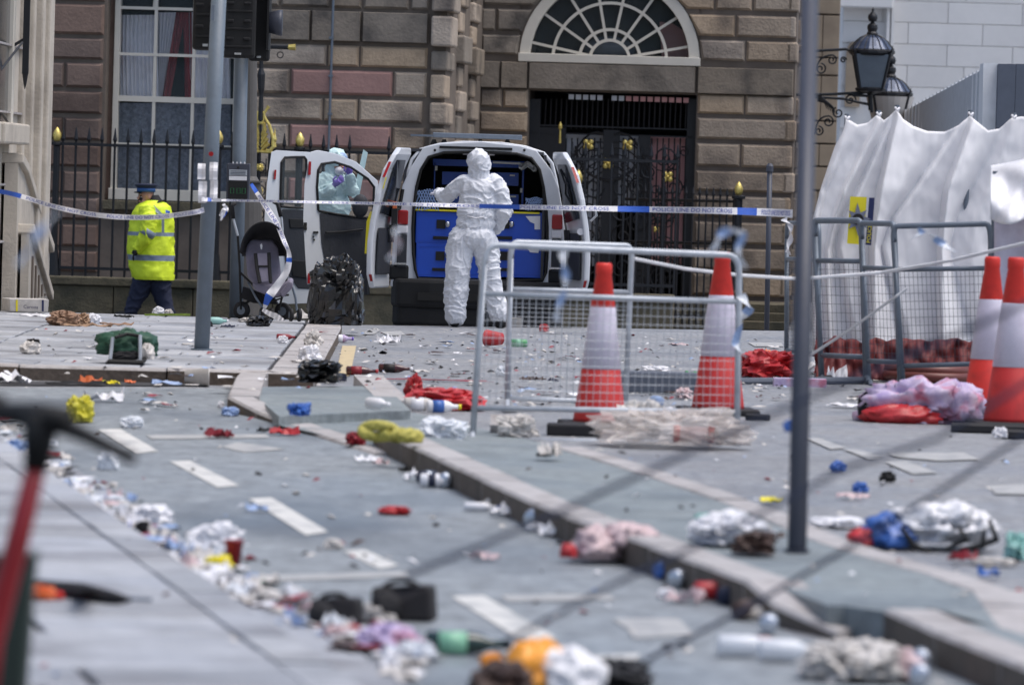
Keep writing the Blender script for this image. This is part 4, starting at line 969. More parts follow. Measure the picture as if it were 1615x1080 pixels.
vb(683, 687, 256, 330); vb(822, 827, 258, 330); vb(683, 827, 255, 261); vb(697, 737, 272, 291, nm='rack_bin', m='bluedrawer', t=.3); vb(770, 818, 273, 292, nm='rack_bin', m='bluedrawer', t=.3); vb(795, 818, 307, 330, nm='rack_bin', m='bluedrawer', t=.3); vb(697, 737, 305, 325, nm='rack_bin', m='bluedeep', t=.3)
vb(800, 814, 309, 311, UY - .01, .02, 'white', 'bin_label'); vb(804, 812, 276, 278, UY - .01, .02, 'white', 'bin_label'); vb(686, 690, 262, 269, UY - .02, .02, 'white', 'frame_tag'); vb(820, 824, 297, 304, UY - .02, .02, 'white', 'frame_tag')
vb(730, 780, 241, 244, VY + .1, .15, 'white', 'cabin_light')
MB().tube([V(777, 256, VY + .4), V(820, 258, VY + .4), V(845, 262, VY + .4)], .012, 6).build('strap', 'greywall', van)
MB().grid(6, 5, lambda u, v: V(818 + u * 28, 255 + v * 10 + u * 4 + 3 * math.sin(u * 9), VY + .35 + .03 * math.sin(v * 5 + u * 8))).build('clear_sheet', 'plastic', van, thick=.003)
def netting(a, b, c, d, Y):
    mb = MB()
    for k in range(9):
        u0 = lerp(a, b, k / 8)
        for sg in (-1, 1): mb.tube([V(lerp(u0, u0 + sg * 14, t), lerp(c, d, t) + 1.5 * math.sin(t * 9 + k), Y) for t in (0, .25, .5, .75, 1) if a - 3 < lerp(u0, u0 + sg * 14, t) < b + 3] or [V(u0, c, Y), V(u0, d, Y)], .006, 4)
    return mb.build('netting', 'lightblue', van, kind='stuff')
netting(657, 690, 299, 331, VY + .1); netting(829, 857, 312, 331, VY + .1)
# lower rear: bumper, lights, wheels
mb = MB(); prof = [(-.90, .30), (-.90, .02), (-.84, -.14), (-.5, -.2), (.5, -.2), (.84, -.14), (.90, .02), (.90, .30)]
mb.prism([Vector((vc + x, VY + y, vz0 + .28)) for x, y in prof], (0, 0, .30)); mb.build('bumper', 'vandark', van, bevel=.04)
MB().prism([Vector((vc + x, VY + y, vz0 + .1)) for x, y in ((-.88, .4), (-.88, 0), (-.82, -.12), (-.5, -.17), (.5, -.17), (.82, -.12), (.88, 0), (.88, .4))], (0, 0, .2)).build('rear_valance', 'vandark', van, bevel=.03)
MB().box(vc - .62, vc + .62, VY - .215, VY - .19, vz0 + .36, vz0 + .44).build('bumper_recess', 'black', van)
for a, b in ((-.93, -.72), (.72, .93)): MB().box(vc + a, vc + b, VY - .04, VY + .35, vz0 + .56, vz0 + .72).build('bumper_corner', 'vandark', van, bevel=.03)
for sx in (-1, 1):
    x = vc + sx * .80
    l = MB().box(x - .055, x + .055, VY - .06, VY + .02, V(757, 358).z, V(757, 335).z).build('tail_light', 'redlens', van, bevel=.015)
    MB().box(x - .055, x + .055, VY - .055, VY + .02, V(757, 372).z, V(757, 359).z).build('reverse_light', 'white', van, bevel=.015)
    MB().box(x - .05, x + .05, VY - .05, VY + .02, V(757, 425).z, V(757, 373).z).build('lamp_housing', 'vantrim', van, bevel=.01)
    MB().box(x - .07, x + .05, VY - .06, VY - .03, V(757, 421).z, V(757, 418).z).build('striker', 'chrome', van)
    for yy in (.62, 3.5):
        w_ = MB().lathe([(.31, -.1), (.33, -.07), (.33, .07), (.31, .1)], 24, Matrix.Translation((vc + sx * .78, VY + yy, vz0 + .33 - .25 * 0)) @ Matrix.Rotation(math.pi / 2, 4, 'Y')).build('tyre', 'rubber', van, smooth=True)
        MB().lathe([(.2, -.11), (.2, .11)], 16, Matrix.Translation((vc + sx * .78, VY + yy, vz0 + .33)) @ Matrix.Rotation(math.pi / 2, 4, 'Y')).build('rim', 'galv', w_)
# rear doors swung open, edges towards the street
def rear_door(sx):
    pxh = [(238, .58), (300, .7), (330, .72), (440, .73)]
    mb = MB(); zs = [1.93, 1.86, 1.7, 1.45, 1.15, .95, .8, .62, .48]; a = math.radians(76)
    def edge(z): return vc + sx * (outl(min(z, 1.86)) + .02)
    wid = lambda z: .72 * interp([(.48, .82), (.62, .97), (.9, 1), (1.6, .96), (1.86, .78), (1.93, .55)], z)
    tilt = lambda z: .03
    for i, z in enumerate(zs): pass
    outp = [Vector((edge(z), VY - .05, vz0 + z)) for z in zs]; fr = [Vector((edge(z) + sx * wid(z) * math.cos(a), VY - .05 - wid(z) * math.sin(a), vz0 + z)) for z in zs]
    nrm = Vector((sx * math.sin(a), math.cos(a), 0)) * .06
    V_ = outp + fr + [p + nrm for p in outp] + [p + nrm for p in fr]; n = len(zs); Fs = []
    for i in range(n - 1): Fs += [(i, i + 1, n + i + 1, n + i), (2 * n + i, 3 * n + i, 3 * n + i + 1, 2 * n + i + 1), (n + i, n + i + 1, 3 * n + i + 1, 3 * n + i), (i, 2 * n + i, 2 * n + i + 1, i + 1)]
    Fs += [(0, n, 3 * n, 2 * n), (n - 1, 3 * n - 1, 4 * n - 1, 2 * n - 1)]
    d = MB().add(V_, Fs).build('rear_door', 'vansilver', van, bevel=.018)
    def on(z, t, o=-.012): return Vector((edge(z) + sx * wid(z) * t * math.cos(a), VY - .05 - wid(z) * t * math.sin(a), vz0 + z)) + nrm.normalized() * o
    MB().prism([on(1.8, .25), on(1.8, .8), on(1.25, .88), on(1.2, .12), on(1.45, .12)], -nrm * .2).build('door_glass', 'glassdark', d)
    MB().prism([on(1.1, .15), on(1.1, .85), on(.62, .85), on(.62, .15)], -nrm * .3).build('door_trim', 'vantrim', d, bevel=.01)
    MB().prism([on(1.13, .05, -.03), on(1.13, .35, -.03), on(.95, .35, -.03), on(.95, .05, -.03)], -nrm * .2).build('latch_cover', 'black', d)
    for z0, z1 in ((1.62, 1.78), (.55, .62)): MB().prism([on(z0, 1.0, 0) + Vector((0, -.006, 0)), on(z1, 1.0, 0) + Vector((0, -.006, 0)), on(z1, 1.0, .03) + Vector((0, -.006, 0)), on(z0, 1.0, .03) + Vector((0, -.006, 0))], (0, .012, 0)).build('red_reflector', 'redlens', d)
    if sx < 0:
        mb = MB(); p = on(1.33, .35, -.05); mb.obox(p, (0, .07, 0), (.02, 0, 0), (0, 0, .04)); mb.build('orange_strap', 'orange', d); MB().obox(p + Vector((0, 0, -.14)), (0, .09, 0), (.03, 0, 0), (0, 0, .11)).build('pouch', 'blackcloth', d)
        MB().prism([on(1.62, .97, -.006), on(1.62, 1.0, -.006), on(1.5, 1.0, -.006), on(1.5, .97, -.006)], -nrm * .1).build('yellow_mark', 'signyellow', d)
        MB().tube([on(1.5, .1, -.05), on(1.3, .12, -.06), on(1.28, .25, -.05)], .02, 8).build('check_arm', 'black', d)
    else:
        MB().tube([on(1.75, .4, -.03), on(1.6, .6, -.05), on(1.5, .5, -.05), on(1.4, .7, -.04), on(1.55, .75, -.04)], .01, 6).build('cable', 'black', d)
        MB().lathe([(.035, 0), (.035, .01)], 12, Matrix.Translation(on(1.12, .9, -.02)) @ Matrix.Rotation(math.pi / 2, 4, 'X')).build('emblem_button', 'white', d)
        c = on(1.35, 1.0, .05); MB().tube([c, c + Vector((.09, 0, .04)), c + Vector((.11, 0, -.06)), c + Vector((.05, 0, -.12))], .012, 6).build('handle_loop', 'chrome', d)
    return d
rear_door(-1); rear_door(1)
# roof equipment
c = V(757, 219, VY + .5)
rf = MB().box(V(689, 0, VY + .5).x, V(830, 0, VY + .5).x, VY + .35, VY + .75, c.z, c.z + .05).build('roof_board', 'galvdull', van, bevel=.008)
MB().box(V(654, 0, VY + 1).x, V(730, 0, VY + 1).x, VY + .9, VY + 1.2, c.z + .01, c.z + .03).build('roof_board', 'galvdull', van)
for px in (684, 700, 757, 800): MB().prism([V(px - 6, 228, VY + .4), V(px + 6, 228, VY + .4), V(px + 3, 220, VY + .4), V(px - 2, 220, VY + .4)], (0, .25, 0)).build('roof_foot', 'black', van)
# side doors
def side_door(Yh, Yf, ox, outer, inner, trim, label=None):
    xs_ = [p[0] for p in outer]; xa, xb = min(xs_), max(xs_)
    Yf_ = lambda px: lerp(Yf, Yh, (px - xa) / (xb - xa))
    Pp = lambda L_, o=0: [V(x, y, Yf_(x) + o) for x, y in L_]
    d = MB().ring(Pp(outer), Pp(inner), (.01, .07, 0)).build('side_door', 'vansilver', van, bevel=.01, label=label)
    MB().prism(Pp(trim, -.015), (.01, .05, 0)).build('door_trim', 'vantrim', d, bevel=.01)
    MB().tube(Pp(inner, -.012), .014, 6, closed=True).build('window_seal', 'black', d)
    MB().prism(Pp(inner, .03), (0, .01, 0)).build('pane', 'vanglass', d)
    return d, Pp
oB = [(478, 345), (480, 290), (489, 240), (500, 237), (527, 242), (560, 255), (594, 285), (602, 330), (602, 440), (560, 444), (500, 442), (484, 449), (481, 400)]
iB = [(502, 331), (500, 295), (502, 268), (507, 259), (528, 256), (553, 264), (580, 282), (590, 295), (588, 343), (565, 343), (530, 338), (510, 334), (504, 333)]
dB, PB = side_door(61.9, 61.0, 0, oB, iB, [(504, 336), (590, 346), (600, 440), (507, 440), (514, 422), (507, 385)], 'front side door with sloping window and red reflector')
for a, b, c_, d_ in ((487, 491, 255, 276), (486, 490, 431, 447)): MB().prism(PB([(a, c_), (b, c_), (b - 1, d_), (a - 1, d_)], -.03), (0, .02, 0)).build('red_reflector', 'redlens', dB)
for a, b, c_, d_ in ((479, 484, 351, 363), (494, 502, 365, 368), (493, 496, 372, 374), (494, 497, 377, 379)): MB().prism(PB([(a, c_), (b, c_), (b, d_), (a, d_)], -.025), (0, .02, 0)).build('door_latch', 'black', dB)
MB().tube(PB([(514, 367), (540, 366), (572, 362)], -.05), .012, 6).build('trim_ridge', 'vandark', dB)
oA = [(417, 345), (421, 290), (428, 240), (436, 237), (465, 239), (487, 240), (492, 243), (494, 300), (494, 478), (440, 480), (428, 470), (424, 440), (420, 400)]
iA = [(442, 325), (443, 290), (444, 256), (449, 249), (465, 248), (480, 248), (483, 252), (484, 300), (484, 328), (470, 328), (456, 327), (448, 326), (443, 326)]
dA, PA = side_door(62.9, 62.3, 0, oA, iA, [(444, 330), (492, 332), (492, 456), (470, 455), (452, 430), (446, 380)], 'farther side door, left of the front one, with square window')
MB().prism(PA([(433, 268), (436, 268), (435, 283), (432, 283)], -.03), (0, .02, 0)).build('red_reflector', 'redlens', dA)
MB().prism(PA([(456, 345), (490, 346), (490, 360), (458, 360)], -.03), (0, .02, 0)).build('door_pocket', 'black', dA, bevel=.01); MB().prism(PA([(458, 410), (490, 412), (490, 440), (462, 436)], -.03), (0, .02, 0)).build('door_pocket', 'black', dA, bevel=.01)
# mirror and reflective yellow stripe along the side seen beside the door
MB().prism([V(578, 350, 60.3), V(584, 334, 60.3), V(580, 400, 60.3), V(575, 400, 60.3)], (.02, .5, 0)).build('yellow_stripe', 'signyellow', van)
MB().prism([V(574, 425, 60.2), V(579, 425, 60.2), V(579, 465, 60.2), V(574, 465, 60.2)], (.02, .3, 0)).build('side_marker', 'vantrim', van)
mb = MB(); mb.sphere(V(568, 325, 61.4), (.09, .06, .13), 12, 8); mb.build('mirror', 'vantrim', van, smooth=True)
# ------------------------------------------------------------------ people
def fuse(mb, name, m, parent, voxel=.014, sm=3, disp=.0, ds=.1, mats=None):
    o = mb.build(name, m, parent)
    r = o.modifiers.new('fuse', 'REMESH'); r.mode = 'VOXEL'; r.voxel_size = voxel; r.use_smooth_shade = True
    s = o.modifiers.new('soft', 'SMOOTH'); s.iterations = sm; s.factor = .6
    if disp:
        for k, (a, b) in enumerate(((disp, ds), (disp * .45, ds * .4))):
            tx = bpy.data.textures.new('folds', 'MUSGRAVE' if False else 'CLOUDS'); tx.noise_scale = b; tx.noise_depth = 1; tx.noise_type = 'HARD_NOISE'
            dm = o.modifiers.new('folds', 'DISPLACE'); dm.texture = tx; dm.strength = a; dm.mid_level = .6
    return o
def limb(mb, pts, rs, sx=1): 
    mb.tube(pts, rs, 14, sx=sx)
    for p, r in zip(pts, rs): mb.sphere(p, r * .98, 12, 8)
def hand(wrist, d, side, s, m, parent, curl=.6, name='hand'):
    """palm, four unequal bent fingers and a thumb off the side of the palm"""
    d = Vector(d).normalized(); side = (Vector(side) - d * Vector(side).dot(d)).normalized(); dn = d.cross(side)
    mb = MB(); mb.tube([wrist - d * .02 * s, wrist + d * .02 * s, wrist + d * .05 * s, wrist + d * .09 * s], [.027 * s, .03 * s, .038 * s, .032 * s], 10)
    for k, (o, L) in enumerate(((-.03, .066), (-.01, .076), (.01, .071), (.03, .056))):
        b = wrist + d * .085 * s + side * o * s; p = [b]; dd = d.copy()
        for j, f in enumerate((.45, .32, .23)):
            dd = (dd + dn * curl * (.5 + .3 * j)).normalized(); p.append(p[-1] + dd * L * f * s)
        mb.tube(p, [.0105 * s, .0098 * s, .009 * s, .0065 * s], 8)
    b = wrist + d * .03 * s - side * .03 * s; t1 = (d * .6 - side * .8).normalized(); t2 = (d + dn * .5 * curl).normalized()
    mb.tube([b, b + t1 * .035 * s, b + t1 * .035 * s + t2 * .03 * s, b + t1 * .03 * s + t2 * .05 * s], [.014 * s, .012 * s, .01 * s, .007 * s], 8)
    return fuse(mb, name, m, parent, .006, 1)
def head(c, yaw, s, m, parent, name='head'):
    """skull, jaw, nose, ears, brow; looks along yaw (radians from -Y, + to the right)"""
    R3 = Matrix.Rotation(yaw, 3, 'Z'); W_ = lambda x, y, z: c + R3 @ Vector((x * s, y * s, z * s)); mb = MB()
    mb.sphere(c + R3 @ Vector((0, .01, .03)) * s, (.075 * s, .09 * s, .105 * s), 16, 12); mb.sphere(W_(0, -.03, -.06), (.052 * s, .06 * s, .06 * s), 12, 8)
    mb.tube([W_(0, -.085, .015), W_(0, -.112, -.018), W_(0, -.095, -.028)], [.011 * s, .017 * s, .012 * s], 8); mb.tube([W_(-.04, -.078, .03), W_(0, -.088, .034), W_(.04, -.078, .03)], .011 * s, 8)
    for q in (-1, 1): mb.sphere(W_(q * .077, .012, .0), (.012 * s, .022 * s, .032 * s), 8, 6)
    mb.tube([W_(-.022, -.087, -.052), W_(0, -.094, -.052), W_(.022, -.087, -.052)], .009 * s, 8); mb.tube([W_(0, .02, -.07), W_(0, .02, -.17)], [.05 * s, .055 * s], 12)
    o = fuse(mb, name, m, parent, .009, 1)
    for q in (-1, 1): MB().sphere(W_(q * .032, -.078, .012), .0095 * s, 8, 6).build('eye', 'black', o)
    return o
# --- technician at the van, seen from behind
PY = 57.45; pu = PY / F
def Q(px, py, dy=0.): return at(px, py, PY + dy)
f1 = G(752, 514); t1 = thing('person', 'person in white hooded forensic suit seen from behind, reaching into the van', 'person', Vector((at(752, 500, PY).x, PY, 0)))
mb = MB()
limb(mb, [Q(755, 252), Q(756, 260), Q(756, 272), Q(756, 280)], [.105, .115, .1, .1])
mb.sphere(Q(755, 255), (.112, .12, .125), 16, 12)
mb.sphere(Q(756, 298), (.2, .135, .13), 16, 12); mb.sphere(Q(755, 318), (.2, .14, .18), 16, 12); mb.sphere(Q(752, 338), (.195, .145, .12), 16, 12)
mb.sphere(Q(750, 352), (.195, .145, .12), 16, 12); mb.sphere(Q(747, 374), (.222, .165, .14), 16, 12)
limb(mb, [Q(733, 288), Q(716, 300, .06), Q(702, 312, .16), Q(693, 306, .32)], [.085, .08, .076, .05])
limb(mb, [Q(779, 289), Q(789, 303), Q(795, 333, -.02), Q(789, 348, .1), Q(780, 362, .22)], [.085, .084, .082, .07, .055])
limb(mb, [Q(730, 378), Q(725, 398), Q(722, 421, -.02), Q(720, 450), Q(718, 478), Q(718, 497)], [.145, .134, .122, .117, .108, .108])
limb(mb, [Q(762, 378), Q(768, 398), Q(771, 421, -.02), Q(775, 450), Q(782, 476), Q(787, 494)], [.135, .122, .104, .098, .098, .104])
for k, (px, py, r_) in enumerate(((718, 492, .098), (719, 468, .1), (721, 440, .109), (724, 412, .12), (787, 489, .092), (781, 466, .088), (774, 440, .09), (770, 412, .102))):
    c0 = Q(px, py); mb.tube([c0 + Vector((math.cos(t) * r_ * .86, math.sin(t) * r_ * .86, .02 * math.sin(t * 2 + k))) for t in [i_ * .4 for i_ in range(11 if k % 2 else 9)]], .011, 6)
suit = creased(fuse(mb, 'suit', 'suit', t1, .009, 4), .016, 7.5, 3)
for px, py, nm in ((717, 497, 'l'), (788, 496, 'r')):
    b = Q(px, 508); MB().add(*(lambda m_: (m_.v, m_.f))(MB().tube([Q(px, 492), Vector((b.x, b.y, .07)), Vector((b.x + (.0 if nm == 'l' else .03), b.y + .04, .05))], [.062, .058, .06], 10).tube([Vector((b.x, b.y - .06, .045)), Vector((b.x + (.03 if nm == 'r' else 0), b.y + .19, .04))], [.05, .042], 10))).build('boot', 'black', t1, smooth=True)
hand(Q(692, 305, .34), (-.3, 1, .1), (1, .2, .2), 1.1, 'glovewhite', t1, .4, 'gloved_hand'); hand(Q(779, 363, .24), (-.6, 1, -.2), (0, .2, 1), 1.1, 'glovewhite', t1, .5, 'gloved_hand')
MB().tube([Q(737, 341, -.145), Q(750, 344, -.16), Q(764, 342, -.145)], .006, 5).build('waist_elastic', 'white', t1)
# --- technician between the doors
PY2 = 62.35
def Q2(px, py, dy=0.): return at(px, py, PY2 + dy)
t2 = thing('person', 'person in pale green protective suit and purple gloves seen through the open door window', 'person', Vector((Q2(525, 400).x, PY2, gz(-2, PY2))))
mb = MB(); mb.sphere(Q2(531, 250), (.105, .12, .11), 14, 10); limb(mb, [Q2(526, 262), Q2(524, 276)], [.07, .08])
mb.sphere(Q2(520, 296), (.2, .15, .17), 14, 10); mb.sphere(Q2(523, 325), (.2, .15, .2), 14, 10); mb.sphere(Q2(524, 352), (.19, .16, .2), 14, 10)
limb(mb, [Q2(508, 285), Q2(505, 312, -.1), Q2(522, 298, -.2)], [.08, .078, .055]); limb(mb, [Q2(536, 285), Q2(556, 300, -.08), Q2(552, 279, -.16)], [.08, .075, .055])
limb(mb, [Q2(516, 365), Q2(513, 420), Q2(514, 492)], [.12, .1, .09]); limb(mb, [Q2(533, 365), Q2(537, 420), Q2(540, 492)], [.12, .1, .09])
creased(fuse(mb, 'suit', 'suitgreen', t2, .012, 3), .018, 7, 9)
head(Q2(534, 262, -.03), .5, .95, 'skin', t2); MB().sphere(Q2(536, 270, -.09), (.06, .055, .05), 12, 8).build('face_mask', 'white', t2, smooth=True)
MB().sphere(Q2(534, 249, -.02), (.1, .11, .075), 16, 10).build('hair_cap', 'lightblue', t2, smooth=True)
hand(Q2(526, 293, -.22), (.7, -.2, .6), (.5, .2, -.7), 1.0, 'purpleglove', t2, .7, 'gloved_hand'); hand(Q2(551, 276, -.18), (0, -.2, 1), (1, .2, 0), 1.0, 'purpleglove', t2, .7, 'gloved_hand')
for px in (514, 540): MB().sphere(Vector((Q2(px, 495).x, PY2 - .05, gz(-2, PY2) + .06)), (.055, .14, .06), 10, 8).build('boot', 'black', t2)
gl = MB().tube([Q2(541, 268, -.2), Q2(541, 290, -.22), Q2(543, 300, -.22)], [.03, .03, .012], 8).build('glass_vial', 'vanglass', top=('clear glass vial held up in purple gloved hands beside the van', 'vial'))
pb = MB().prism([Q2(573, 236, .1), Q2(580, 241, .1), Q2(566, 312, .1), Q2(555, 312, .1)], (0, .02, 0)).build('evidence_sleeve', 'suitgreen', top=('long pale paper sleeve leaning inside the open front door window', 'paper'))
# --- officer in the yellow coat
OY3 = 76.0; ou = OY3 / F
def Q3(px, py, dy=0.): return at(px, py, OY3 + dy)
t3 = thing('person', 'bearded officer in yellow reflective coat and dark peaked cap walking to the left', 'person', Vector((Q3(235, 400).x, OY3, -.56)))
prof = [(441, 211, 273, .24), (436, 209, 273.5, .25), (420, 205, 273.5, .25), (411, 203, 273.5, .25), (402, 202.5, 273.5, .25), (390, 202, 273.5, .25), (372, 203, 273.5, .25), (366, 204, 273.5, .25), (350, 206, 273.5, .24), (335, 210, 271.5, .23), (325, 216, 269, .2), (320, 222, 262, .15), (316, 230, 254, .1)]
N_ = 56; mb = MB(); fine = []
for (a, b) in zip(prof, prof[1:]):
    for k in range(7): fine.append([lerp(x, y, k / 7) for x, y in zip(a, b)])
fine.append(list(prof[-1])); Vv = []
for j, (py, xa, xb, dp_) in enumerate(fine):
    c = Q3((xa + xb) / 2, py); hw = (xb - xa) / 2 * ou
    for k in range(N_):
        t = 2 * math.pi * k / N_; f = 1 + .07 * noise.noise(Vector((math.cos(t) * 1.6 + 5, math.sin(t) * 1.6, py * .045))) + .05 * max(0, 1 - 2.5 * abs(noise.noise(Vector((math.cos(t) * 2 + 3, math.sin(t) * 2, py * .04))))) ** 2 + .03 * noise.noise(Vector((math.cos(t) * 5, math.sin(t) * 5, py * .12)))
        Vv.append(c + Vector((hw * math.cos(t) * f, dp_ * math.sin(t) * f, 0)))
Fs = []; mi = []
for j in range(len(fine) - 1):
    py = (fine[j][0] + fine[j + 1][0]) / 2
    for k in range(N_):
        l = (k + 1) % N_; Fs.append((j * N_ + k, j * N_ + l, (j + 1) * N_ + l, (j + 1) * N_ + k))
        mi.append(1 if 402.5 < py < 410.5 or 366 < py < 372 else 0)
mb.add(Vv, Fs); mb.add([Vv[k] for k in range(N_)], [tuple(range(N_))]); mi.append(0); mb.mi = mi
coat = mb.build('coat', ['hivis', 'reflect'], t3, smooth=True)
sl_pts = [Q3(232, 333, -.26), Q3(235, 348, -.32), Q3(233, 366, -.33), Q3(228, 378, -.32), Q3(217, 392, -.27)]
limb_mb = MB(); limb(limb_mb, sl_pts, [.1, .108, .1, .09, .07]); creased(fuse(limb_mb, 'sleeve', 'hivis', t3, .014, 2), .016, 6, 4)
MB().tube([Q3(236, 362, -.33), Q3(230, 371.5, -.33)], [.112, .106], 14).build('sleeve_band', 'reflect', t3, smooth=True)
for a, b, c_, d_ in ((255, 259, 338, 367),): MB().prism([Q3(a, c_, -.262), Q3(b, c_, -.262), Q3(b, d_, -.272), Q3(a, d_, -.272)], (0, .02, 0)).build('vertical_band', 'reflect', t3)
MB().prism([Q3(234, 325, -.23), Q3(240, 321, -.2), Q3(257, 338, -.255), Q3(254, 341, -.262)], (0, .02, 0)).build('shoulder_band', 'reflect', t3)
MB().prism([Q3(232, 324, -.24), Q3(241, 322, -.22), Q3(243, 328, -.24), Q3(234, 329, -.255)], (0, .02, 0)).build('epaulette', 'tapeblue', t3); MB().prism([Q3(261, 331, -.22), Q3(268, 333, -.2), Q3(268, 338, -.2), Q3(261, 336, -.235)], (0, .02, 0)).build('epaulette', 'tapeblue', t3)
hand(Q3(218, 391, -.28), (-.5, 0, -.8), (0, 1, 0), 1.2, 'blackcloth', t3, .6, 'gloved_hand')
head(Q3(231, 311), -1.25, 1.08, 'skin', t3)
mb = MB(); mb.sphere(Q3(227, 317, 0), (.07, .07, .055), 12, 8); mb.sphere(Q3(221.5, 316, 0), (.035, .045, .035), 10, 8); mb.build('beard', 'beard', t3, smooth=True)
MB().tube([Q3(243, 308), Q3(244, 318), Q3(246, 322)], [.06, .1, .15], 14).build('collar', 'blackcloth', t3, smooth=True)
cap = MB().lathe([(.118, -.02), (.12, .03), (.15, .06), (.152, .075), (.12, .085), (.01, .09)], 20, Matrix.Translation(Q3(230.5, 300)) @ Matrix.Rotation(-.02, 4, 'Y')).build('cap', 'navy', t3, smooth=True)
MB().lathe([(.124, -.025), (.126, .025)], 20, Matrix.Translation(Q3(230.5, 300))).build('cap_band', 'capblue', cap, smooth=True)
MB().sphere(Q3(218, 303.5), (.06, .09, .012), 12, 6).build('cap_peak', 'black', cap, smooth=True)
mb = MB(); limb(mb, [Q3(232, 432), Q3(222, 452), Q3(214, 474), Q3(206, 492)], [.15, .13, .1, .085]); limb(mb, [Q3(250, 432), Q3(255, 458), Q3(260, 478), Q3(265, 500)], [.15, .13, .1, .085]); mb.sphere(Q3(241, 428), (.24, .17, .16))
creased(fuse(mb, 'trousers', 'navy', t3, .016, 3), .02, 5, 2)
MB().sphere(Q3(199, 496), (.16, .06, .05), 12, 8).build('shoe', 'black', t3); MB().sphere(Q3(262, 503), (.15, .06, .05), 12, 8).build('shoe', 'black', t3)
# ------------------------------------------------------------------ pushchair
SY = 54.0
def Q4(px, py, dy=0.): return at(px, py, SY + dy)
sc_ = thing('pushchair', 'black folding pushchair with grey seat, wrapped in a strand of police tape', 'pushchair', Vector((Q4(420, 500).x, SY, .1)))
def hoodfn(u, v):
    a = math.pi * (.02 + .96 * u); cx, cy = 417, 402; rx, ry = 39, 53
    px = cx - rx * math.cos(a) * (1 - .14 * v) + 2 * v; py = cy - ry * math.sin(a) * (1 - .38 * v) + 4 * v
    return Q4(px, py, -.16 + .42 * v)
MB().grid(24, 8, hoodfn).build('hood', 'blackcloth', sc_, smooth=True, thick=.012)
MB().grid(20, 6, lambda u, v: (lambda a: Q4(418 - 36 * math.cos(a) * v, 404 - 46 * math.sin(a) * v, .34 - .08 * v))(math.pi * u)).build('hood_back', 'blackcloth', sc_, smooth=True, thick=.01)
bs = MB().prism([Q4(x, y, .12 - (y - 379) * .002) for x, y in ((396, 379), (430, 380), (438, 392), (443, 430), (438, 450), (424, 455), (401, 450), (390, 436), (387, 400), (389, 388))], (0, .05, .01)).build('backrest', 'greycloth', sc_, bevel=.02)
MB().prism([Q4(x, y, -.02 - (y - 379) * .002 + .0) for x, y in ((404, 399), (427, 399), (427, 444), (408, 446))], (0, .02, 0)).build('seat_pad', 'greycloth', sc_, bevel=.01)
for pts in (((403, 400), (405, 420), (410, 446)), ((424, 399), (425, 420), (427, 446))): MB().tube([Q4(x, y, -.06 - .0022 * (y - 400)) for x, y in pts], .017, 6).build('harness_strap', 'black', sc_)
MB().tube([Q4(404, 420, -.11), Q4(426, 420, -.11)], .009, 6).build('harness_strap', 'black', sc_)
MB().prism([Q4(x, y, -.1) for x, y in ((397, 447), (438, 450), (458, 441), (462, 448), (444, 466), (430, 470), (402, 458))], (0, .34, .02)).build('seat', 'greycloth', sc_, bevel=.02)
MB().prism([Q4(x, y, -.13) for x, y in ((441, 462), (456, 443), (462, 446), (461, 454), (446, 470))], (0, .1, 0)).build('calf_rest', 'greycloth', sc_, bevel=.012)
for pts, m in ((((367, 322), (368, 345), (375, 372)), 'galv'), (((436, 322), (444, 345), (446, 372), (455, 400)), 'galv')): MB().tube([Q4(x, y, .3) for x, y in pts], .012, 8).build('handle_tube', m, sc_)
MB().tube([Q4(372, 320, .3), Q4(366, 325, .3), Q4(368, 345, .3)], .02, 8).build('handle_grip', 'rubber', sc_, smooth=True); MB().tube([Q4(431, 318, .3), Q4(438, 322, .3), Q4(443, 342, .3)], .02, 8).build('handle_grip', 'rubber', sc_, smooth=True)
for pts in (((375, 372), (378, 420), (380, 488)), ((455, 400), (452, 440), (440, 488)), ((391, 445), (404, 470), (417, 490)), ((461, 452), (466, 470), (468, 490)), ((384, 480), (398, 472)), ((379, 430), (420, 470), (455, 465)), ((420, 478), (445, 470), (440, 490))):
    MB().tube([Q4(x, y, .1 if x < 400 or x > 452 else -.05) for x, y in pts], .011, 6).build('frame_tube', 'galvdull' if pts[0][0] in (461, 391) else 'black', sc_)
MB().prism([Q4(x, y, .05) for x, y in ((383, 452), (432, 470), (438, 480), (400, 478), (380, 470))], (0, .25, 0)).build('basket', 'blackcloth', sc_)
for px, py, r, dy in ((381, 497, .085, .12), (413, 498, .062, -.1), (428, 498, .062, -.1), (446, 494, .085, .2), (459, 500, .062, -.12), (472, 500, .062, -.12)):
    c = Q4(px, py, dy); c.z = .1 + r
    w_ = MB().lathe([(r * .8, -.018), (r, -.01), (r, .01), (r * .8, .018)], 18, Matrix.Translation(c) @ Matrix.Rotation(.25 if dy < .1 else 1.2, 4, 'Z') @ Matrix.Rotation(math.pi / 2, 4, 'Y')).build('wheel', 'rubber', sc_, smooth=True)
    MB().lathe([(r * .5, -.02), (r * .5, .02)], 10, Matrix.Translation(c) @ Matrix.Rotation(.25 if dy < .1 else 1.2, 4, 'Z') @ Matrix.Rotation(math.pi / 2, 4, 'Y')).build('hub', 'galvdull', w_)
MB().add([Q4(x, y, -.0) for x, y in ((410, 386), (413, 384), (414, 388), (411, 392), (413, 394))], [(0, 1, 2, 3), (2, 3, 4)]).build('emblem', 'white', sc_)
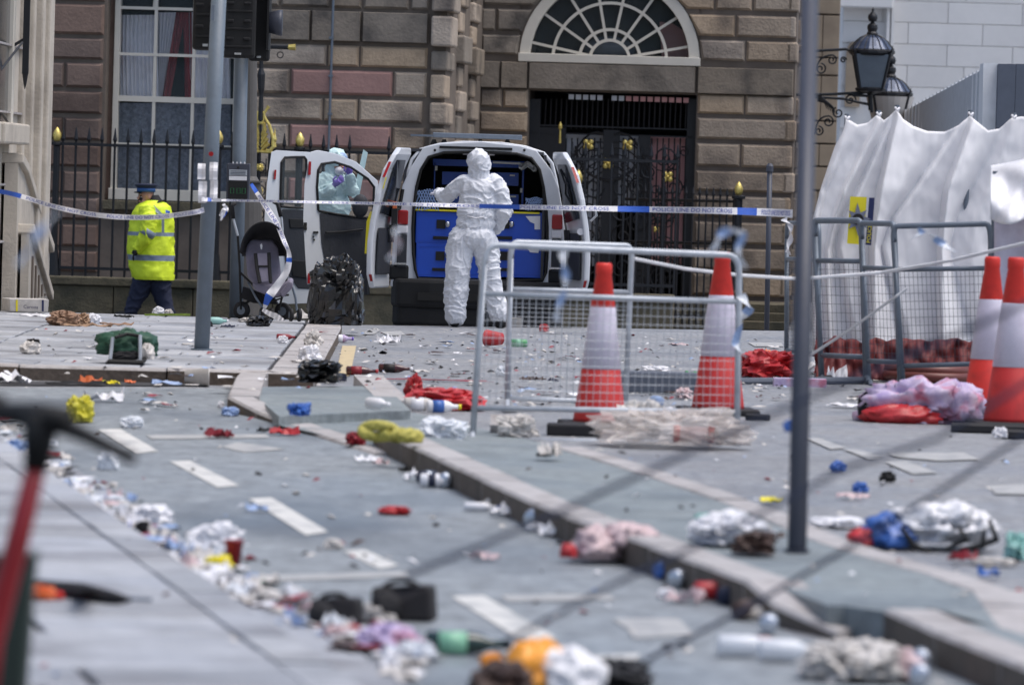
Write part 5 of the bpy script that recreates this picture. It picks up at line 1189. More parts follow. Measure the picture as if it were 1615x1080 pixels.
# ------------------------------------------------------------------ police tape
def ribbon(name, label, pts, wpx, blues, text_spans, group=None, twist=None, word='POLICE LINE DO NOT CROSS'):
    """pts: (px,py,Y); wpx: width in photo pixels along the tape; blues: (t0,t1) solid blue stretches; text_spans (t0,t1)"""
    P = []; K = len(pts) - 1
    def cr(t):
        f = t * K; i = min(K - 1, int(f)); u = f - i; p = [pts[max(0, i - 1)], pts[i], pts[i + 1], pts[min(K, i + 2)]]
        r = []
        for q in range(3): r.append(.5 * ((2 * p[1][q]) + (-p[0][q] + p[2][q]) * u + (2 * p[0][q] - 5 * p[1][q] + 4 * p[2][q] - p[3][q]) * u * u + (-p[0][q] + 3 * p[1][q] - 3 * p[2][q] + p[3][q]) * u ** 3))
        return at(*r), r[2] / F
    def pt(t, v, off=0):
        a, k = cr(t); b, _ = cr(min(1, t + .004)); c, _ = cr(max(0, t - .004)); d = (b - c).normalized(); n = Vector((-d.z, 0, d.x)).normalized()
        w_ = interp(wpx, t) * k * .5; return a + n * w_ * v + Vector((0, (.012 * math.sin(t * 37) * v) - off, 0))
    n = 90; mb = MB(); mb.grid(n, 2, lambda u, v: pt(u, v * 2 - 1), mf=lambda u, v: 1 if any(a <= u <= b for a, b in blues) else 0)
    o = mb.build(name, ['white', 'tapeblue'], top=(label, 'tape', group))
    if text_spans:
        mt = MB(); V_, Fs_, x0, x1 = text_mesh(word)
        for (a, b) in text_spans: mt.add([pt(lerp(a, b, (v.x - x0) / (x1 - x0)), (v.y - .33) * 1.75, .004) for v in V_], Fs_)
        mt.build('lettering', 'tapetext', o, kind='stuff')
    return o
tg = 'strands of police tape'
ribbon('police_tape', 'white police tape sagging across the left from pale building to signal pole', [(-40, 296, 46), (20, 306, 45.8), (90, 327, 45.4), (160, 340, 45), (235, 343, 44.7), (300, 336, 44.35), (322, 331, 44.32)], [(0, 7), (.5, 8), (1, 8)], [(.1, .2)], [(.22, .48), (.52, .74), (.76, .99)], tg)
ribbon('police_tape', 'long straight police tape across the van from signal pole to right barriers', [(318, 314, 44.32), (348, 316, 44.4), (358, 316, 44.5), (500, 319, 44.7), (640, 322, 44.9), (790, 326, 45), (1000, 330, 45.1), (1160, 333, 45.2), (1250, 337, 45.3)], [(0, 7), (.2, 3), (.4, 4), (.55, 6), (.7, 8), (1, 13)], [(.05, .07), (.2, .22), (.605, .64), (.73, .765), (.875, .915)], [(.25, .42), (.43, .6), (.645, .725), (.77, .87), (.92, .99)], tg)
ribbon('police_tape', 'twisted police tape strand running down through the pushchair', [(396, 290, 54.4), (412, 315, 54.2), (436, 352, 53.9), (448, 380, 53.75), (456, 402, 53.7), (452, 428, 53.7), (436, 452, 53.68), (424, 468, 53.66), (417, 486, 53.7)], [(0, 5), (.2, 9), (.45, 6), (.6, 10), (.85, 14), (1, 5)], [(0, .08), (.52, .56), (.86, .95)], [(.1, .45)], tg)
ribbon('police_tape', 'knotted tape end hanging beside the button box', [(352, 322, 44.4), (357, 330, 44.4), (350, 340, 44.4), (354, 330, 44.38), (348, 348, 44.38)], [(0, 4), (.5, 9), (1, 3)], [(.3, .5)], [], tg)
ribbon('police_tape', 'loose white tape tail lying on pavement under the pushchair', [(414, 488, 53.7), (424, 494, 53.6), (438, 500, 53.4), (448, 505, 53.3)], [(0, 5), (.6, 10), (1, 3)], [], [], tg)
def word_on(px0, py0, px1, py1, Y, body, m, parent=None, off=0, name='lettering', top=None):
    a, b = at(px0, py0, Y), at(px1, py1, Y); ux = (b - a).normalized(); uy = Vector((-ux.z, 0, ux.x)); mb = MB(); text(mb, body, a, ux, uy, (b - a).length)
    return mb.build(name, m, parent, top=top)
# ------------------------------------------------------------------ barriers
def barrier(name, label, bl, tl, tr, br, Yl, Yr, midy, lowy, boty, wire=(36, 14), mat_='galv', feet=True, r=.019, group='steel pedestrian barriers', mesh_m='galv', left=True, right=True):
    b0 = at(*bl, Yl); t = thing(name, label, 'barrier', Vector(((b0.x + at(*br, Yr).x) / 2, (Yl + Yr) / 2, 0)), group)
    L = lambda f: at(lerp(tl[0], bl[0], f), lerp(tl[1], bl[1], f), Yl); R_ = lambda f: at(lerp(tr[0], br[0], f), lerp(tr[1], br[1], f), Yr)
    cf = .06; top = lambda u: lerp(L(0), R_(0), u)
    path = []
    path += ([L(1)] if left else []) + ([L(.5), L(.1)] if left else []) + (bez(L(.1), L(0), top(.05), 5) if left else [top(0)])
    path += (bez(top(.95), R_(0), R_(.1), 5) if right else [top(1)]) + ([R_(.5), R_(1)] if right else [])
    MB().tube(path, r, 10).build('frame_tube', mat_, t, smooth=True)
    f_ = lambda y, a, b: (y - a) / (b - a)
    def rail(yl, yr, rr=r * .85, nm='rail'): MB().tube([L(f_(yl, tl[1], bl[1])), R_(f_(yr, tr[1], br[1]))], rr, 8).build(nm, mat_, t, smooth=True)
    rail(*midy); rail(*lowy)
    if boty: rail(*boty, rr=r * .8)
    A0, A1 = L(f_(midy[0], tl[1], bl[1])), L(f_(lowy[0], tl[1], bl[1])); B0, B1 = R_(f_(midy[1], tr[1], br[1])), R_(f_(lowy[1], tr[1], br[1]))
    mb = MB()
    for k in range(1, wire[0]): u = k / wire[0]; mb.tube([lerp(A0, B0, u), lerp(A1, B1, u)], .0016, 4)
    for k in range(1, wire[1]): v = k / wire[1]; mb.tube([lerp(A0, A1, v), lerp(B0, B1, v)], .0016, 4)
    mb.build('wire_mesh', mesh_m, t, kind='stuff')
    if feet:
        for P in (L(1), R_(1)): MB().tube([P + Vector((0, -.28, -.0)), P + Vector((0, -.2, .03)), P + Vector((0, .2, .03)), P + Vector((0, .28, 0))], .017, 8).build('foot', mat_, t)
    return t
bf = barrier('barrier', 'steel mesh barrier nearest the camera, standing on the island before the cones', (745, 692), (766, 386), (1166, 403), (1162, 700), 32.9, 33.2, (463, 476), (643, 650), (693, 699), wire=(38, 13))
barrier('barrier', 'steel mesh barrier just behind the nearest one, its right post between the cones', (800, 640), (806, 382), (997, 388), (986, 645), 37, 37.3, (456, 461), (628, 634), None, wire=(18, 12), left=True)
barrier('barrier', 'barrier turned almost end-on beside the foreground post', (1240, 600), (1241, 352), (1292, 352), (1290, 598), 47.5, 45.0, (408, 410), (552, 560), None, wire=(26, 30), mat_='galvdull', mesh_m='poledark')
barrier('barrier', 'steel barrier in front of the tent, left of the yellow sign', (1296, 600), (1284, 348), (1358, 348), (1366, 600), 44.6, 44.2, (411, 412), (560, 563), None, wire=(10, 11), r=.024, mat_='galvdull', mesh_m='poledark')
barrier('barrier', 'narrow-looking steel barrier below the yellow sign on the tent', (1370, 606), (1358, 352), (1410, 353), (1420, 606), 44.1, 43.6, (422, 424), (569, 571), None, wire=(9, 11), r=.022, mat_='galvdull', mesh_m='poledark')
barrier('barrier', 'steel barrier before the tent, reaching right to the white canopy', (1424, 608), (1408, 357), (1562, 353), (1566, 612), 43.4, 43.2, (425, 423), (577, 573), None, wire=(22, 12), r=.022, mat_='galvdull', mesh_m='poledark')
# ------------------------------------------------------------------ cones
def cone(px, py, Y, H_, label, c1='conered', c2='conered2', z=None, tilt=0):
    b = at(px, py, Y); z = z if z is not None else b.z; b.z = z
    t = thing('traffic_cone', label, 'cone', b, 'tall red and white road cones'); S_ = H_
    mk = lambda pf, n, m, nm, sm=True: MB().lathe([(r * S_, h * S_) for r, h in pf], n, Matrix.Translation(b) @ Matrix.Rotation(tilt, 4, 'Y')).build(nm, m, t, smooth=sm)
    mk([(.165, .035), (.16, .06), (.118, .36), (.112, .365)], 24, c2, 'lower_body')
    mk([(.113, .355), (.12, .36), (.078, .73), (.07, .74)], 24, 'sleeve', 'reflective_sleeve')
    mk([(.072, .72), (.076, .735), (.047, .93), (.05, .935), (.05, .985), (.042, 1.0), (.02, 1.0)], 24, c1, 'cone_top')
    MB().obox(b + Vector((0, 0, .02 * S_)), (.235 * S_, .02, 0), (-.02, .235 * S_, 0), (0, 0, .02 * S_)).build('base', 'rubber', t, bevel=.012)
    mk([(.018, .77), (.018, .8)], 8, 'black', 'sleeve_hole') if False else None
    return t
cone(945, 676, 34.8, 1.01, 'red and white road cone in the middle, behind the nearest barrier', z=.0)
cone(1132, 650, 37.4, 1.07, 'red and white road cone behind the right end of the nearest barrier', z=.0)
cone(1594, 682, 36.6, 1.1, 'red and white road cone at right edge, nearer of two overlapping', z=0)
cone(1557, 668, 38.4, 1.08, 'bright red cone partly behind the other cone at right edge', c2='conered', z=0)
# ------------------------------------------------------------------ tent and canopy
TY = 45.6
tent = thing('screen_tent', 'white sheet screen tied at peaks to poles behind the barriers', 'tent', at(1420, 590, TY)); tent.location.z = 0
topk = [(1322, 200), (1333, 186), (1340, 190), (1352, 197), (1368, 194), (1382, 182), (1387, 184), (1394, 190), (1402, 184), (1414, 173), (1424, 188), (1440, 199), (1462, 207), (1490, 208), (1512, 198), (1530, 182), (1538, 190), (1558, 206), (1576, 203), (1596, 186), (1610, 184), (1700, 190)]
SY_ = [180, 300, 345, 390, 470, 560]
CR = [(0, [1334, 1294, 1283, 1282, 1282, 1282]), (.10, [1344, 1300, 1287, 1284, 1284, 1284]), (0, [1374, 1300, 1290, 1288, 1288, 1290]), (0, [1388, 1328, 1312, 1304, 1304, 1306]), (.17, [1391, 1331, 1315, 1307, 1306, 1308]),
      (-.02, [1404, 1345, 1322, 1310, 1312, 1316]), (-.06, [1408, 1352, 1330, 1320, 1332, 1350]), (.07, [1410, 1355, 1334, 1324, 1338, 1356]), (-.02, [1412, 1385, 1378, 1374, 1374, 1376]), (.22, [1415, 1388, 1381, 1377, 1376, 1378]), (.14, [1470, 1420, 1398, 1384, 1384, 1386]), (-.06, [1524, 1438, 1404, 1388, 1408, 1436]),
      (.05, [1528, 1446, 1412, 1394, 1414, 1444]), (-.02, [1533, 1490, 1484, 1480, 1480, 1482]), (.22, [1537, 1493, 1488, 1484, 1484, 1486]), (.12, [1565, 1512, 1498, 1490, 1494, 1496]), (-.08, [1594, 1530, 1506, 1496, 1514, 1546]), (.06, [1600, 1560, 1540, 1530, 1540, 1556]), (0, [1720, 1720, 1720, 1720, 1720, 1720])]
def crease_d(px, py):
    xs_ = [(interp(list(zip(SY_, c[1])), py), c[0]) for c in CR]
    return interp(xs_, px)
def tentfn(u, v):
    xt = lerp(1334, 1690, u); yt = interp(topk, xt); yb = 552 + 5 * math.sin(u * 25) + 12 * math.sin(u * 9); py = lerp(yt, yb, v)
    xl = interp(list(zip(SY_, CR[0][1])), py); px = lerp(xl, 1690, u)
    if v < .3: px = lerp(xt, px, min(1, v / .12)) if v < .12 else px
    d = sum(crease_d(px + o, py) for o in (-3, -1.5, 0, 1.5, 3)) / 5 * min(1, .3 + v * 2.5)
    d += .012 * noise.noise(Vector((px * .03, py * .03, 2))) + .006 * noise.noise(Vector((px * .09, py * .06, 7)))
    return at(px, py, TY - d + .1 * (1 - v))
MB().grid(300, 70, tentfn).build('sheet', 'tarp', tent, smooth=True, thick=.004)
for px, pt_ in ((1336, 184), (1386, 178), (1415, 170), (1531, 178), (1599, 182)):
    MB().tube([at(px, pt_ - 4, TY + .12), Vector((at(px, 0, TY).x, TY + .12, 0))], .02, 8).build('pole', 'galvdull', tent)
    MB().tube([at(px - 3, pt_, TY), at(px, pt_ + 4, TY - .03), at(px + 3, pt_ + 1, TY), at(px + 1, pt_ + 6, TY)], .011, 6).build('tie', 'white', tent)
def curtain(x0, x1, y0, y1, Y, m, nm, par, amp=.05, w_=.1, thick=.003): return MB().grid(60, 12, lambda u, v: at(lerp(x0, x1, u), lerp(y0, y1, v), Y - amp * math.sin(lerp(x0, x1, u) * w_ + v * 2) * (.3 + v))).build(nm, m, par, smooth=True, thick=thick)
curtain(1345, 1700, 222, 560, TY + 1.4, 'tarpback', 'back_sheet', tent)
sgn = MB().prism([at(1341, 310, TY - .52), at(1367, 311, TY - .52), at(1362, 386, TY - .52), at(1336, 384, TY - .52)], (0, .012, 0)).build('emblem_sign', 'signyellow', top=('yellow sign with silver star badge and navy lettered edge on the tent', 'sign'))
MB().prism([at(1371, 312, TY - .53), at(1379.5, 312, TY - .53), at(1374, 387, TY - .53), at(1365, 386, TY - .53)], (0, .012, 0)).build('navy_strip', 'signnavy', sgn)
c = at(1353, 346, TY - .535); mb = MB(); st_ = []
for k in range(16): a = k * math.pi / 8 + .05; r_ = (.128 if k % 2 == 0 else .07) * (1.3 if k in (4, 12) else 1) * .8; st_.append(c + Vector((r_ * math.cos(a), 0, r_ * math.sin(a))))
mb.prism(st_, (0, .006, 0)); mb.build('star_badge', 'badge', sgn)
MB().lathe([(.045, 0), (.045, .006)], 16, Matrix.Translation(c + Vector((0, -.003, 0))) @ Matrix.Rotation(math.pi / 2, 4, 'X')).build('badge_centre', 'darkbrown', sgn)
mb = MB(); a = at(1372.6, 383, TY - .545); b = at(1375, 355, TY - .545); ux = (b - a).normalized(); text(mb, 'POLICE', a, ux, Vector((-ux.z, 0, ux.x)), (b - a).length); mb.build('lettering', 'signyellow', sgn)
can = thing('canopy', 'white cloth canopy at the right edge standing over the cones', 'tent', at(1660, 590, 41)); can.location.z = 0
def canfn(u, v):
    px = lerp(1562, 1800, u); return at(px, lerp(262 - 22 * min(1, u * 3.5) + 6 * math.sin(u * 6), 346 + 8 * math.sin(u * 14), v), 41.5 - .5 * v ** .6 - .05 * math.sin(px * .16 + v * 5) * v - .06 * math.sin(px * .06 - v * 7))
MB().grid(90, 24, canfn).build('valance', 'white', can, smooth=True, thick=.004)
MB().grid(10, 6, lambda u, v: lerp(canfn(u, 0), at(lerp(1600, 1800, u), 262, 43.5), v)).build('roof_cloth', 'white', can, smooth=True, thick=.004)
curtain(1568, 1800, 340, 600, 41.3, 'sleeve', 'wall_cloth', can, .05, .14)
for px in (1570, 1790): MB().tube([at(px, 270, 41.4), Vector((at(px, 300, 41.4).x, 41.4, 0))], .02, 8).build('pole', 'galvdull', can)
# red mesh bundle and brown tube under the tent
nb = thing('red_netting', 'dark red mesh fencing bundled along the foot of the tent', 'netting', at(1420, 600, 45)); nb.location.z = 0
MB().grid(110, 12, lambda u, v: at(lerp(1180, 1560, u), lerp(534 + 14 * noise.noise(Vector((u * 13, 0, 0))), 602, v) + 2 * math.sin(u * 60), 45.1 - .1 * math.sin(u * 44 + v * 3) - .25 * v)).build('mesh_roll', 'netred', nb, smooth=True, thick=.01) if False else MB().grid(110, 12, lambda u, v: at(lerp(1286, 1560, u), lerp(536 + 10 * noise.noise(Vector((u * 13, 0, 0))), 600, v), 45.0 - .03 * math.sin(u * 44 + v * 3) - .12 * noise.noise(Vector((u * 22, v * 3, 4))) - .25 * v)).build('mesh_roll', 'netred', nb, smooth=True, thick=.01)
MB().tube([G(1290, 604) + Vector((0, 0, .02)), G(1360, 596) + Vector((0, .1, .03)), G(1440, 602) + Vector((0, 0, .02))], .03, 8).build('black_hem', 'blackcloth', nb)
ho = MB()
for k, rr in enumerate((1, .93)):
    cpt = G(1465, 604); ho.tube([cpt + Vector((.34 * rr * math.cos(t), .5 * rr * math.sin(t), .06 + .05 * k)) for t in [i * .262 for i in range(24)]], .042, 8, closed=True)
ho.build('brown_hose', 'hosebrown', smooth=True, top=('flat loop of brown plastic tubing lying before the tent barriers', 'tubing'))
# ------------------------------------------------------------------ litter and things on the ground
ZZ = {'r': .008, 'p': .103, 'i': .118, 'c': .025, 'd': .1}
def noisy(seed, amp, fr=1.6, ridge=.3):
    ridge *= .7; amp *= .85
    o = Vector((seed * 7.3, seed * 3.1, seed * 1.7))
    def f(p):
        q = p * fr + o; q = q + noise.noise_vector(q) * .35; a = noise.noise(q) * amp * .8 + (.22 - abs(noise.noise(q * 1.9))) * ridge * 2.4 + (.2 - abs(noise.noise(q * 4.2))) * ridge * 1.1
        r = p * (1 + a); r.z = max(r.z, -.55); return r
    return f
SEED = [0]
def crump(px, py, w_, h_, z, m, nm, label, cat, group=None, amp=.5, dep=None, n=34, k=22, fr=1.6, ridge=.45, parent=None):
    SEED[0] += 1; b = G(px, py, ZZ[z]); u = b.y / F; W_ = w_ * u / 2; Hh = max(.012, h_ * u / 1.75); D = dep if dep else min(W_, .5)
    f0 = noisy(SEED[0], amp, fr, ridge); sq = .6 if nm == 'bin_bag' else .85
    fn = lambda p: f0(Vector([math.copysign(abs(q) ** sq, q) for q in p]) * (.9 if sq < .8 else 1))
    mb = MB().sphere((b.x, b.y + D * .3, b.z + .55 * Hh), (W_, D, Hh), n, k, fn=fn)
    return mb.build(nm, m, parent, top=(label, cat, group) if label else None)
def sheet(px, py, w_, h_, z, m, nm, label, cat, group=None, lift=.03, ang=None, nn=7):
    SEED[0] += 1; b = G(px, py, ZZ[z]); u = b.y / F; W_ = w_ * u; D = min(.45, max(.08, h_ * u * 4)); a = ang if ang is not None else (SEED[0] * 1.3) % 1 - .5; o = Vector((SEED[0] * 3.7, 0, 0))
    def fn(s, t):
        x, y = (s - .5) * W_, (t - .5) * D; e = 1 + .25 * noise.noise(o + Vector((s * 3, t * 3, 0)))
        return b + Vector((x * e * math.cos(a) - y * math.sin(a), x * math.sin(a) + y * e * math.cos(a), .004 + lift * abs(noise.noise(o + Vector((s * 4, t * 4, 1)))) * 1.6 + lift * .7 * max(0, noise.noise(o + Vector((s * 2, t * 2, 5))))))
    return MB().grid(nn, nn, fn).build(nm, m, top=(label, cat, group), thick=.002)
def turn(b, heading, prof, n, parts, nm, label, cat, group=None, lying=True, r=.03, smooth=True):
    Mx = Matrix.Translation(b + Vector((0, 0, r if lying else 0))) @ Matrix.Rotation(heading, 4, 'Z')
    if lying: Mx = Mx @ Matrix.Rotation(math.pi / 2, 4, 'Y')
    t = thing(nm, label, cat, b, group)
    for (pf, m, pn) in parts: MB().lathe(pf, n, Mx).build(pn, m, t, smooth=smooth)
    return t
def bottle(px, py, z, L, hd, m, capm, label, labm=None, r=.032, nm='bottle', cat='bottle', group=None):
    b = G(px, py, ZZ[z]); l = L
    parts = [([(r * .8, -.5 * l), (r, -.47 * l), (r, .05 * l), (r * .8, .16 * l), (r * .42, .27 * l), (r * .38, .43 * l)], m, 'bottle_body'), ([(r * .45, .42 * l), (r * .45, .5 * l)], capm, 'cap')]
    if labm: parts.append(([(r * 1.03, -.35 * l), (r * 1.03, -.02 * l)], labm, 'label_band'))
    return turn(b, hd, None, 14, parts, nm, label, cat, group, True, r)
def can_(px, py, z, hd, m, label, lying=True, r=.033, L=.12, m2=None, group=None):
    b = G(px, py, ZZ[z]); o = -.5 * L if lying else 0
    parts = [([(r * .8, o), (r, o + .008), (r, o + L - .012), (r * .8, o + L)], m, 'can_body'), ([(r * .78, o + L - .001), (r * .78, o + L + .003)], 'tin', 'can_end')]
    if m2: parts.append(([(r * 1.02, o + L * .3), (r * 1.02, o + L * .6)], m2, 'label_band'))
    return turn(b, hd, None, 14, parts, 'drink_can', label, 'can', group, lying, r)
def cup(px, py, z, hd, m, label, r=.042, L=.11, lying=True, nm='paper_cup', cat='cup', group=None):
    b = G(px, py, ZZ[z]); o = -.5 * L if lying else 0
    mb = MB(); n = 18; pf = [(r * .72, o), (r, o + L)]
    parts = [(pf + [(r * 1.04, o + L), (r * .95, o + L), (r * .68, o + .01)], m, 'cup_wall'), ([(r * 1.06, o + L - .006), (r * 1.06, o + L + .002), (r * .98, o + L + .002)], m, 'rim')]
    return turn(b, hd, None, n, parts, nm, label, cat, group, lying, r)
# ---- by the far kerb and van
crump(529, 512, 92, 122, 'd', 'blackgloss', 'bin_bag', 'large black bin bag standing against the open van door', 'bin bag', amp=.22, n=64, k=44, fr=1.5, ridge=.24, dep=.3)
crump(503, 603, 70, 40, 'd', 'blackgloss', 'bin_bag', 'smaller black bin bag on the far pavement corner with litter behind', 'bin bag', amp=.35, n=36, k=24, dep=.16)
crump(407, 515, 36, 18, 'd', 'blackgloss', 'plastic_bag', 'small flat black plastic bag below the pushchair wheels', 'bag', dep=.1, n=24, k=14)
bx = thing('beer_box', 'white cardboard drinks box with yellow stripe and navy lettering by the pale building', 'box', G(46, 492, .1))
Yb = G(46, 493, .1).y; MB().prism([at(16, 491, Yb), at(76, 492, Yb), at(77, 472, Yb), at(15, 471, Yb)], (-.1, .3, 0)).build('carton', 'offwhite', bx, bevel=.006)
word_on(37, 486, 60, 487, Yb - .006, 'Corona', 'signnavy', bx)
for a, b in ((25, 28), (66, 69)): MB().prism([at(a, 491, Yb - .005), at(b, 491, Yb - .005), at(b, 473, Yb - .005), at(a, 473, Yb - .005)], (0, .004, 0)).build('stripe', 'signyellow' if a < 50 else 'signnavy', bx)
sheet(62, 500, 60, 4, 'd', 'white', 'paper', 'crumpled white sheet in front of the drinks box', 'paper')
crump(100, 513, 46, 24, 'd', 'brownpaper', 'paper_bag', 'crushed brown paper bag on the far pavement left of the grey litter', 'bag', dep=.14)
crump(128, 512, 26, 20, 'd', 'cardboard', 'paper_bag', 'folded darker brown cardboard leaning on the crushed paper bag', 'cardboard', dep=.1)
crump(146, 510, 24, 16, 'd', 'white', 'plastic_bag', 'small white crumpled bag beside the brown paper pile', 'bag', dep=.08)
sheet(185, 514, 50, 5, 'd', 'brownpaper', 'brown_paper', 'flattened reddish brown paper trailing right from the paper pile', 'paper'); sheet(140, 516, 70, 3, 'd', 'cardboard', 'cardboard', 'flat cardboard under the brown paper pile', 'cardboard')
sheet(195, 501, 30, 3, 'd', 'black', 'magazine', 'dark printed leaflet lying behind the brown paper pile', 'leaflet')
crump(249, 498, 18, 15, 'd', 'white', 'plastic_cup', 'round white crushed cup near the officer’s feet', 'cup', amp=.15, dep=.06); crump(266, 498, 14, 11, 'd', 'offwhite', 'plastic_cup', 'smaller pale cup just right of the round white one near the officer', 'cup', amp=.15, dep=.05)
crump(48, 558, 30, 22, 'd', 'offwhite', 'paper_bag', 'beige crumpled paper bag with dark opening on the left pavement', 'bag', dep=.07, n=26, k=16); crump(52, 543, 20, 10, 'd', 'darkbrown', 'cup_lid', 'dark lid behind the beige crumpled bag', 'lid', dep=.04)
# green folding carrier
gb = thing('green_bag', 'dark green collapsed fabric bag on a black frame with pale struts, on pavement', 'bag', G(198, 575, .1)); q = G(198, 574, .103); u = q.y / F
SEED[0] += 1; MB().sphere(q + Vector((0, .16, .12)), (47 * u, .17, 25 * u), 36, 22, fn=noisy(41, .35, 1.4, .35)).build('fabric', 'greenbag', gb, smooth=True)
MB().sphere(q + Vector((.0, -.02, .055)), (22 * u, .04, 9 * u), 20, 12, fn=noisy(43, .3)).build('black_pouch', 'blackcloth', gb); MB().sphere(q + Vector((.15, .02, .08)), (12 * u, .08, 17 * u), 20, 12, fn=noisy(45, .3)).build('inner_lining', 'offwhite', gb)
for a, b, c_, d_ in ((178, 532, 173, 572), (221, 528, 221, 572)): MB().tube([at(a, b, q.y - .04), at(c_, d_, q.y - .08)], .013, 6).build('strut', 'galv', gb)
MB().tube([at(170, 574, q.y - .08), at(172, 570, q.y - .1), at(225, 572, q.y - .1), at(228, 566, q.y - .05)], .02, 6).build('frame_bar', 'black', gb); MB().tube([at(182, 532, q.y - .05), at(200, 527, q.y), at(222, 530, q.y - .04)], .012, 6).build('frame_bar', 'black', gb)
MB().tube(bez(at(190, 528, q.y + .05), at(198, 510, q.y + .1), at(212, 528, q.y + .1)), .016, 6).build('handle', 'greenbag', gb)
bottle(343, 512, 'd', .2, .3, 'teal', 'white', 'pale green plastic bottle on pavement right of the signal pole', r=.035)
sheet(359, 517, 20, 3, 'd', 'navy', 'packet', 'dark blue flattened packet right of the signal pole foot', 'packet'); crump(330, 515, 10, 9, 'd', 'blackcloth', 'glove', 'small dark dropped glove at the foot of the signal pole', 'glove', dep=.05)
crump(392, 508, 30, 8, 'd', 'offwhite', 'paper', 'pale scraps between pushchair wheel and signal pole', 'paper', dep=.08)
bottle(452, 536, 'd', .17, .2, 'darkred', 'black', 'small dark red bottle on the pavement edge near the kerb', r=.025); crump(446, 541, 16, 13, 'd', 'white', 'paper_ball', 'white paper ball touching the small dark red bottle', 'paper', dep=.04, amp=.15)
sheet(487, 505, 50, 6, 'd', 'offwhite', 'paper', 'wide torn pale sheet between pushchair and bin bag', 'paper', lift=.08)
bottle(515, 537, 'r', .2, .1, 'lilac', 'white', 'clear lilac bottle in the gutter by the far kerb', r=.04); bottle(540, 540, 'r', .2, .25, 'lilac', 'purpleglove', 'second lilac bottle with purple end, right of the first', 'white', r=.035)
crump(494, 545, 26, 24, 'd', 'offwhite', 'paper_bag', 'torn pale paper bag standing on the far kerb', 'bag', dep=.08); crump(512, 545, 28, 16, 'r', 'plastic', 'plastic_bag', 'clear plastic bag in the gutter below the lilac bottles', 'bag', dep=.07); crump(488, 572, 34, 28, 'd', 'white', 'plastic_bag', 'white plastic bag heaped behind the smaller bin bag', 'bag', dep=.1); crump(522, 604, 24, 14, 'r', 'white', 'plastic_bag', 'blue and white wrapper pressed against the smaller bin bag', 'wrapper', dep=.06)
crump(538, 601, 16, 14, 'r', 'navy', 'crushed_can', 'crushed dark can right of the smaller bin bag', 'can', dep=.04); sheet(455, 606, 60, 3, 'r', 'white', 'paper', 'white paper strip along the kerb left of the smaller bin bag', 'paper')
bottle(571, 592, 'r', .24, .1, 'bottlebrown', 'red', 'brown glass bottle lying left of another on the road', 'darkred', r=.034); bottle(624, 588, 'r', .26, -.1, 'bottlebrown', 'white', 'brown glass bottle lying on the road pointing right', 'darkbrown', r=.034)
sheet(614, 542, 34, 6, 'r', 'white', 'paper', 'crumpled white paper with dark corner on the road before the van', 'paper', lift=.08); crump(604, 541, 12, 9, 'r', 'darkbrown', 'wrapper', 'dark wrapper lying on the crumpled white paper before the van', 'wrapper', dep=.04)
cup(779, 547, 'r', 2.6, 'red', 'red funnel-shaped cup lying on road behind the barrier', r=.075, L=.15); can_(818, 548, 'r', .1, 'green', 'green drink can lying on the road right of the red cup', r=.038, L=.15, m2='mint')
crump(858, 523, 15, 13, 'r', 'red', 'red_ball', 'small red ball-like wrapper near the road crest', 'wrapper', amp=.1, dep=.05)
bk = thing('bucket', 'pale open bucket on the ground behind the technician’s right foot', 'bucket', at(805, 520, 58.2)); bk.location.z = gz(0, 58.2)
q = at(811, 520, 58.2); q.z = -.03; MB().lathe([(.08, 0), (.09, .12), (.095, .12), (.085, .115), (.075, .01)], 20, Matrix.Translation(q)).build('bucket_wall', 'offwhite', bk, smooth=True)
sheet(1070, 545, 30, 3, 'r', 'pink', 'paper', 'pale pink flattened paper on the far road', 'paper'); crump(792, 592, 20, 16, 'r', 'plastic', 'clear_cup', 'clear crushed cup on the road behind the barrier mesh', 'cup', amp=.2, dep=.06); sheet(670, 600, 190, 3, 'r', 'darkred', 'red_ribbon', 'long thin dark red ribbon across the road', 'ribbon', lift=.01)
sheet(840, 600, 40, 3, 'r', 'brown', 'cardboard', 'flat brown scrap behind the nearest barrier mesh', 'cardboard'); sheet(872, 603, 16, 3, 'r', 'navy', 'packet', 'small navy packet left of the middle cone', 'packet')
crump(1035, 590, 44, 14, 'r', 'white', 'plastic_bag', 'white crumpled plastic between the two front cones', 'bag', dep=.1); sheet(1082, 596, 30, 5, 'r', 'red', 'red_wrapper', 'red and white wrapper left of the second cone', 'wrapper'); sheet(1090, 591, 20, 4, 'r', 'green', 'green_wrapper', 'green wrapper beside the red one near the second cone', 'wrapper')
MB().obox(G(1040, 622) + Vector((0, .1, .08)), (.3, 0, 0), (0, .08, 0), (0, 0, .08)).build('crate', 'slatdark', top=('dark low crate between the front cones behind the barrier', 'crate'), bevel=.02); crump(1078, 628, 26, 18, 'r', 'pink', 'paper_bag', 'pale pink crumpled bag against the dark crate', 'bag', dep=.08)
bottle(1032, 640, 'r', .2, 1.9, 'lightblue', 'white', 'pale blue plastic bottle standing against the dark crate', r=.035)
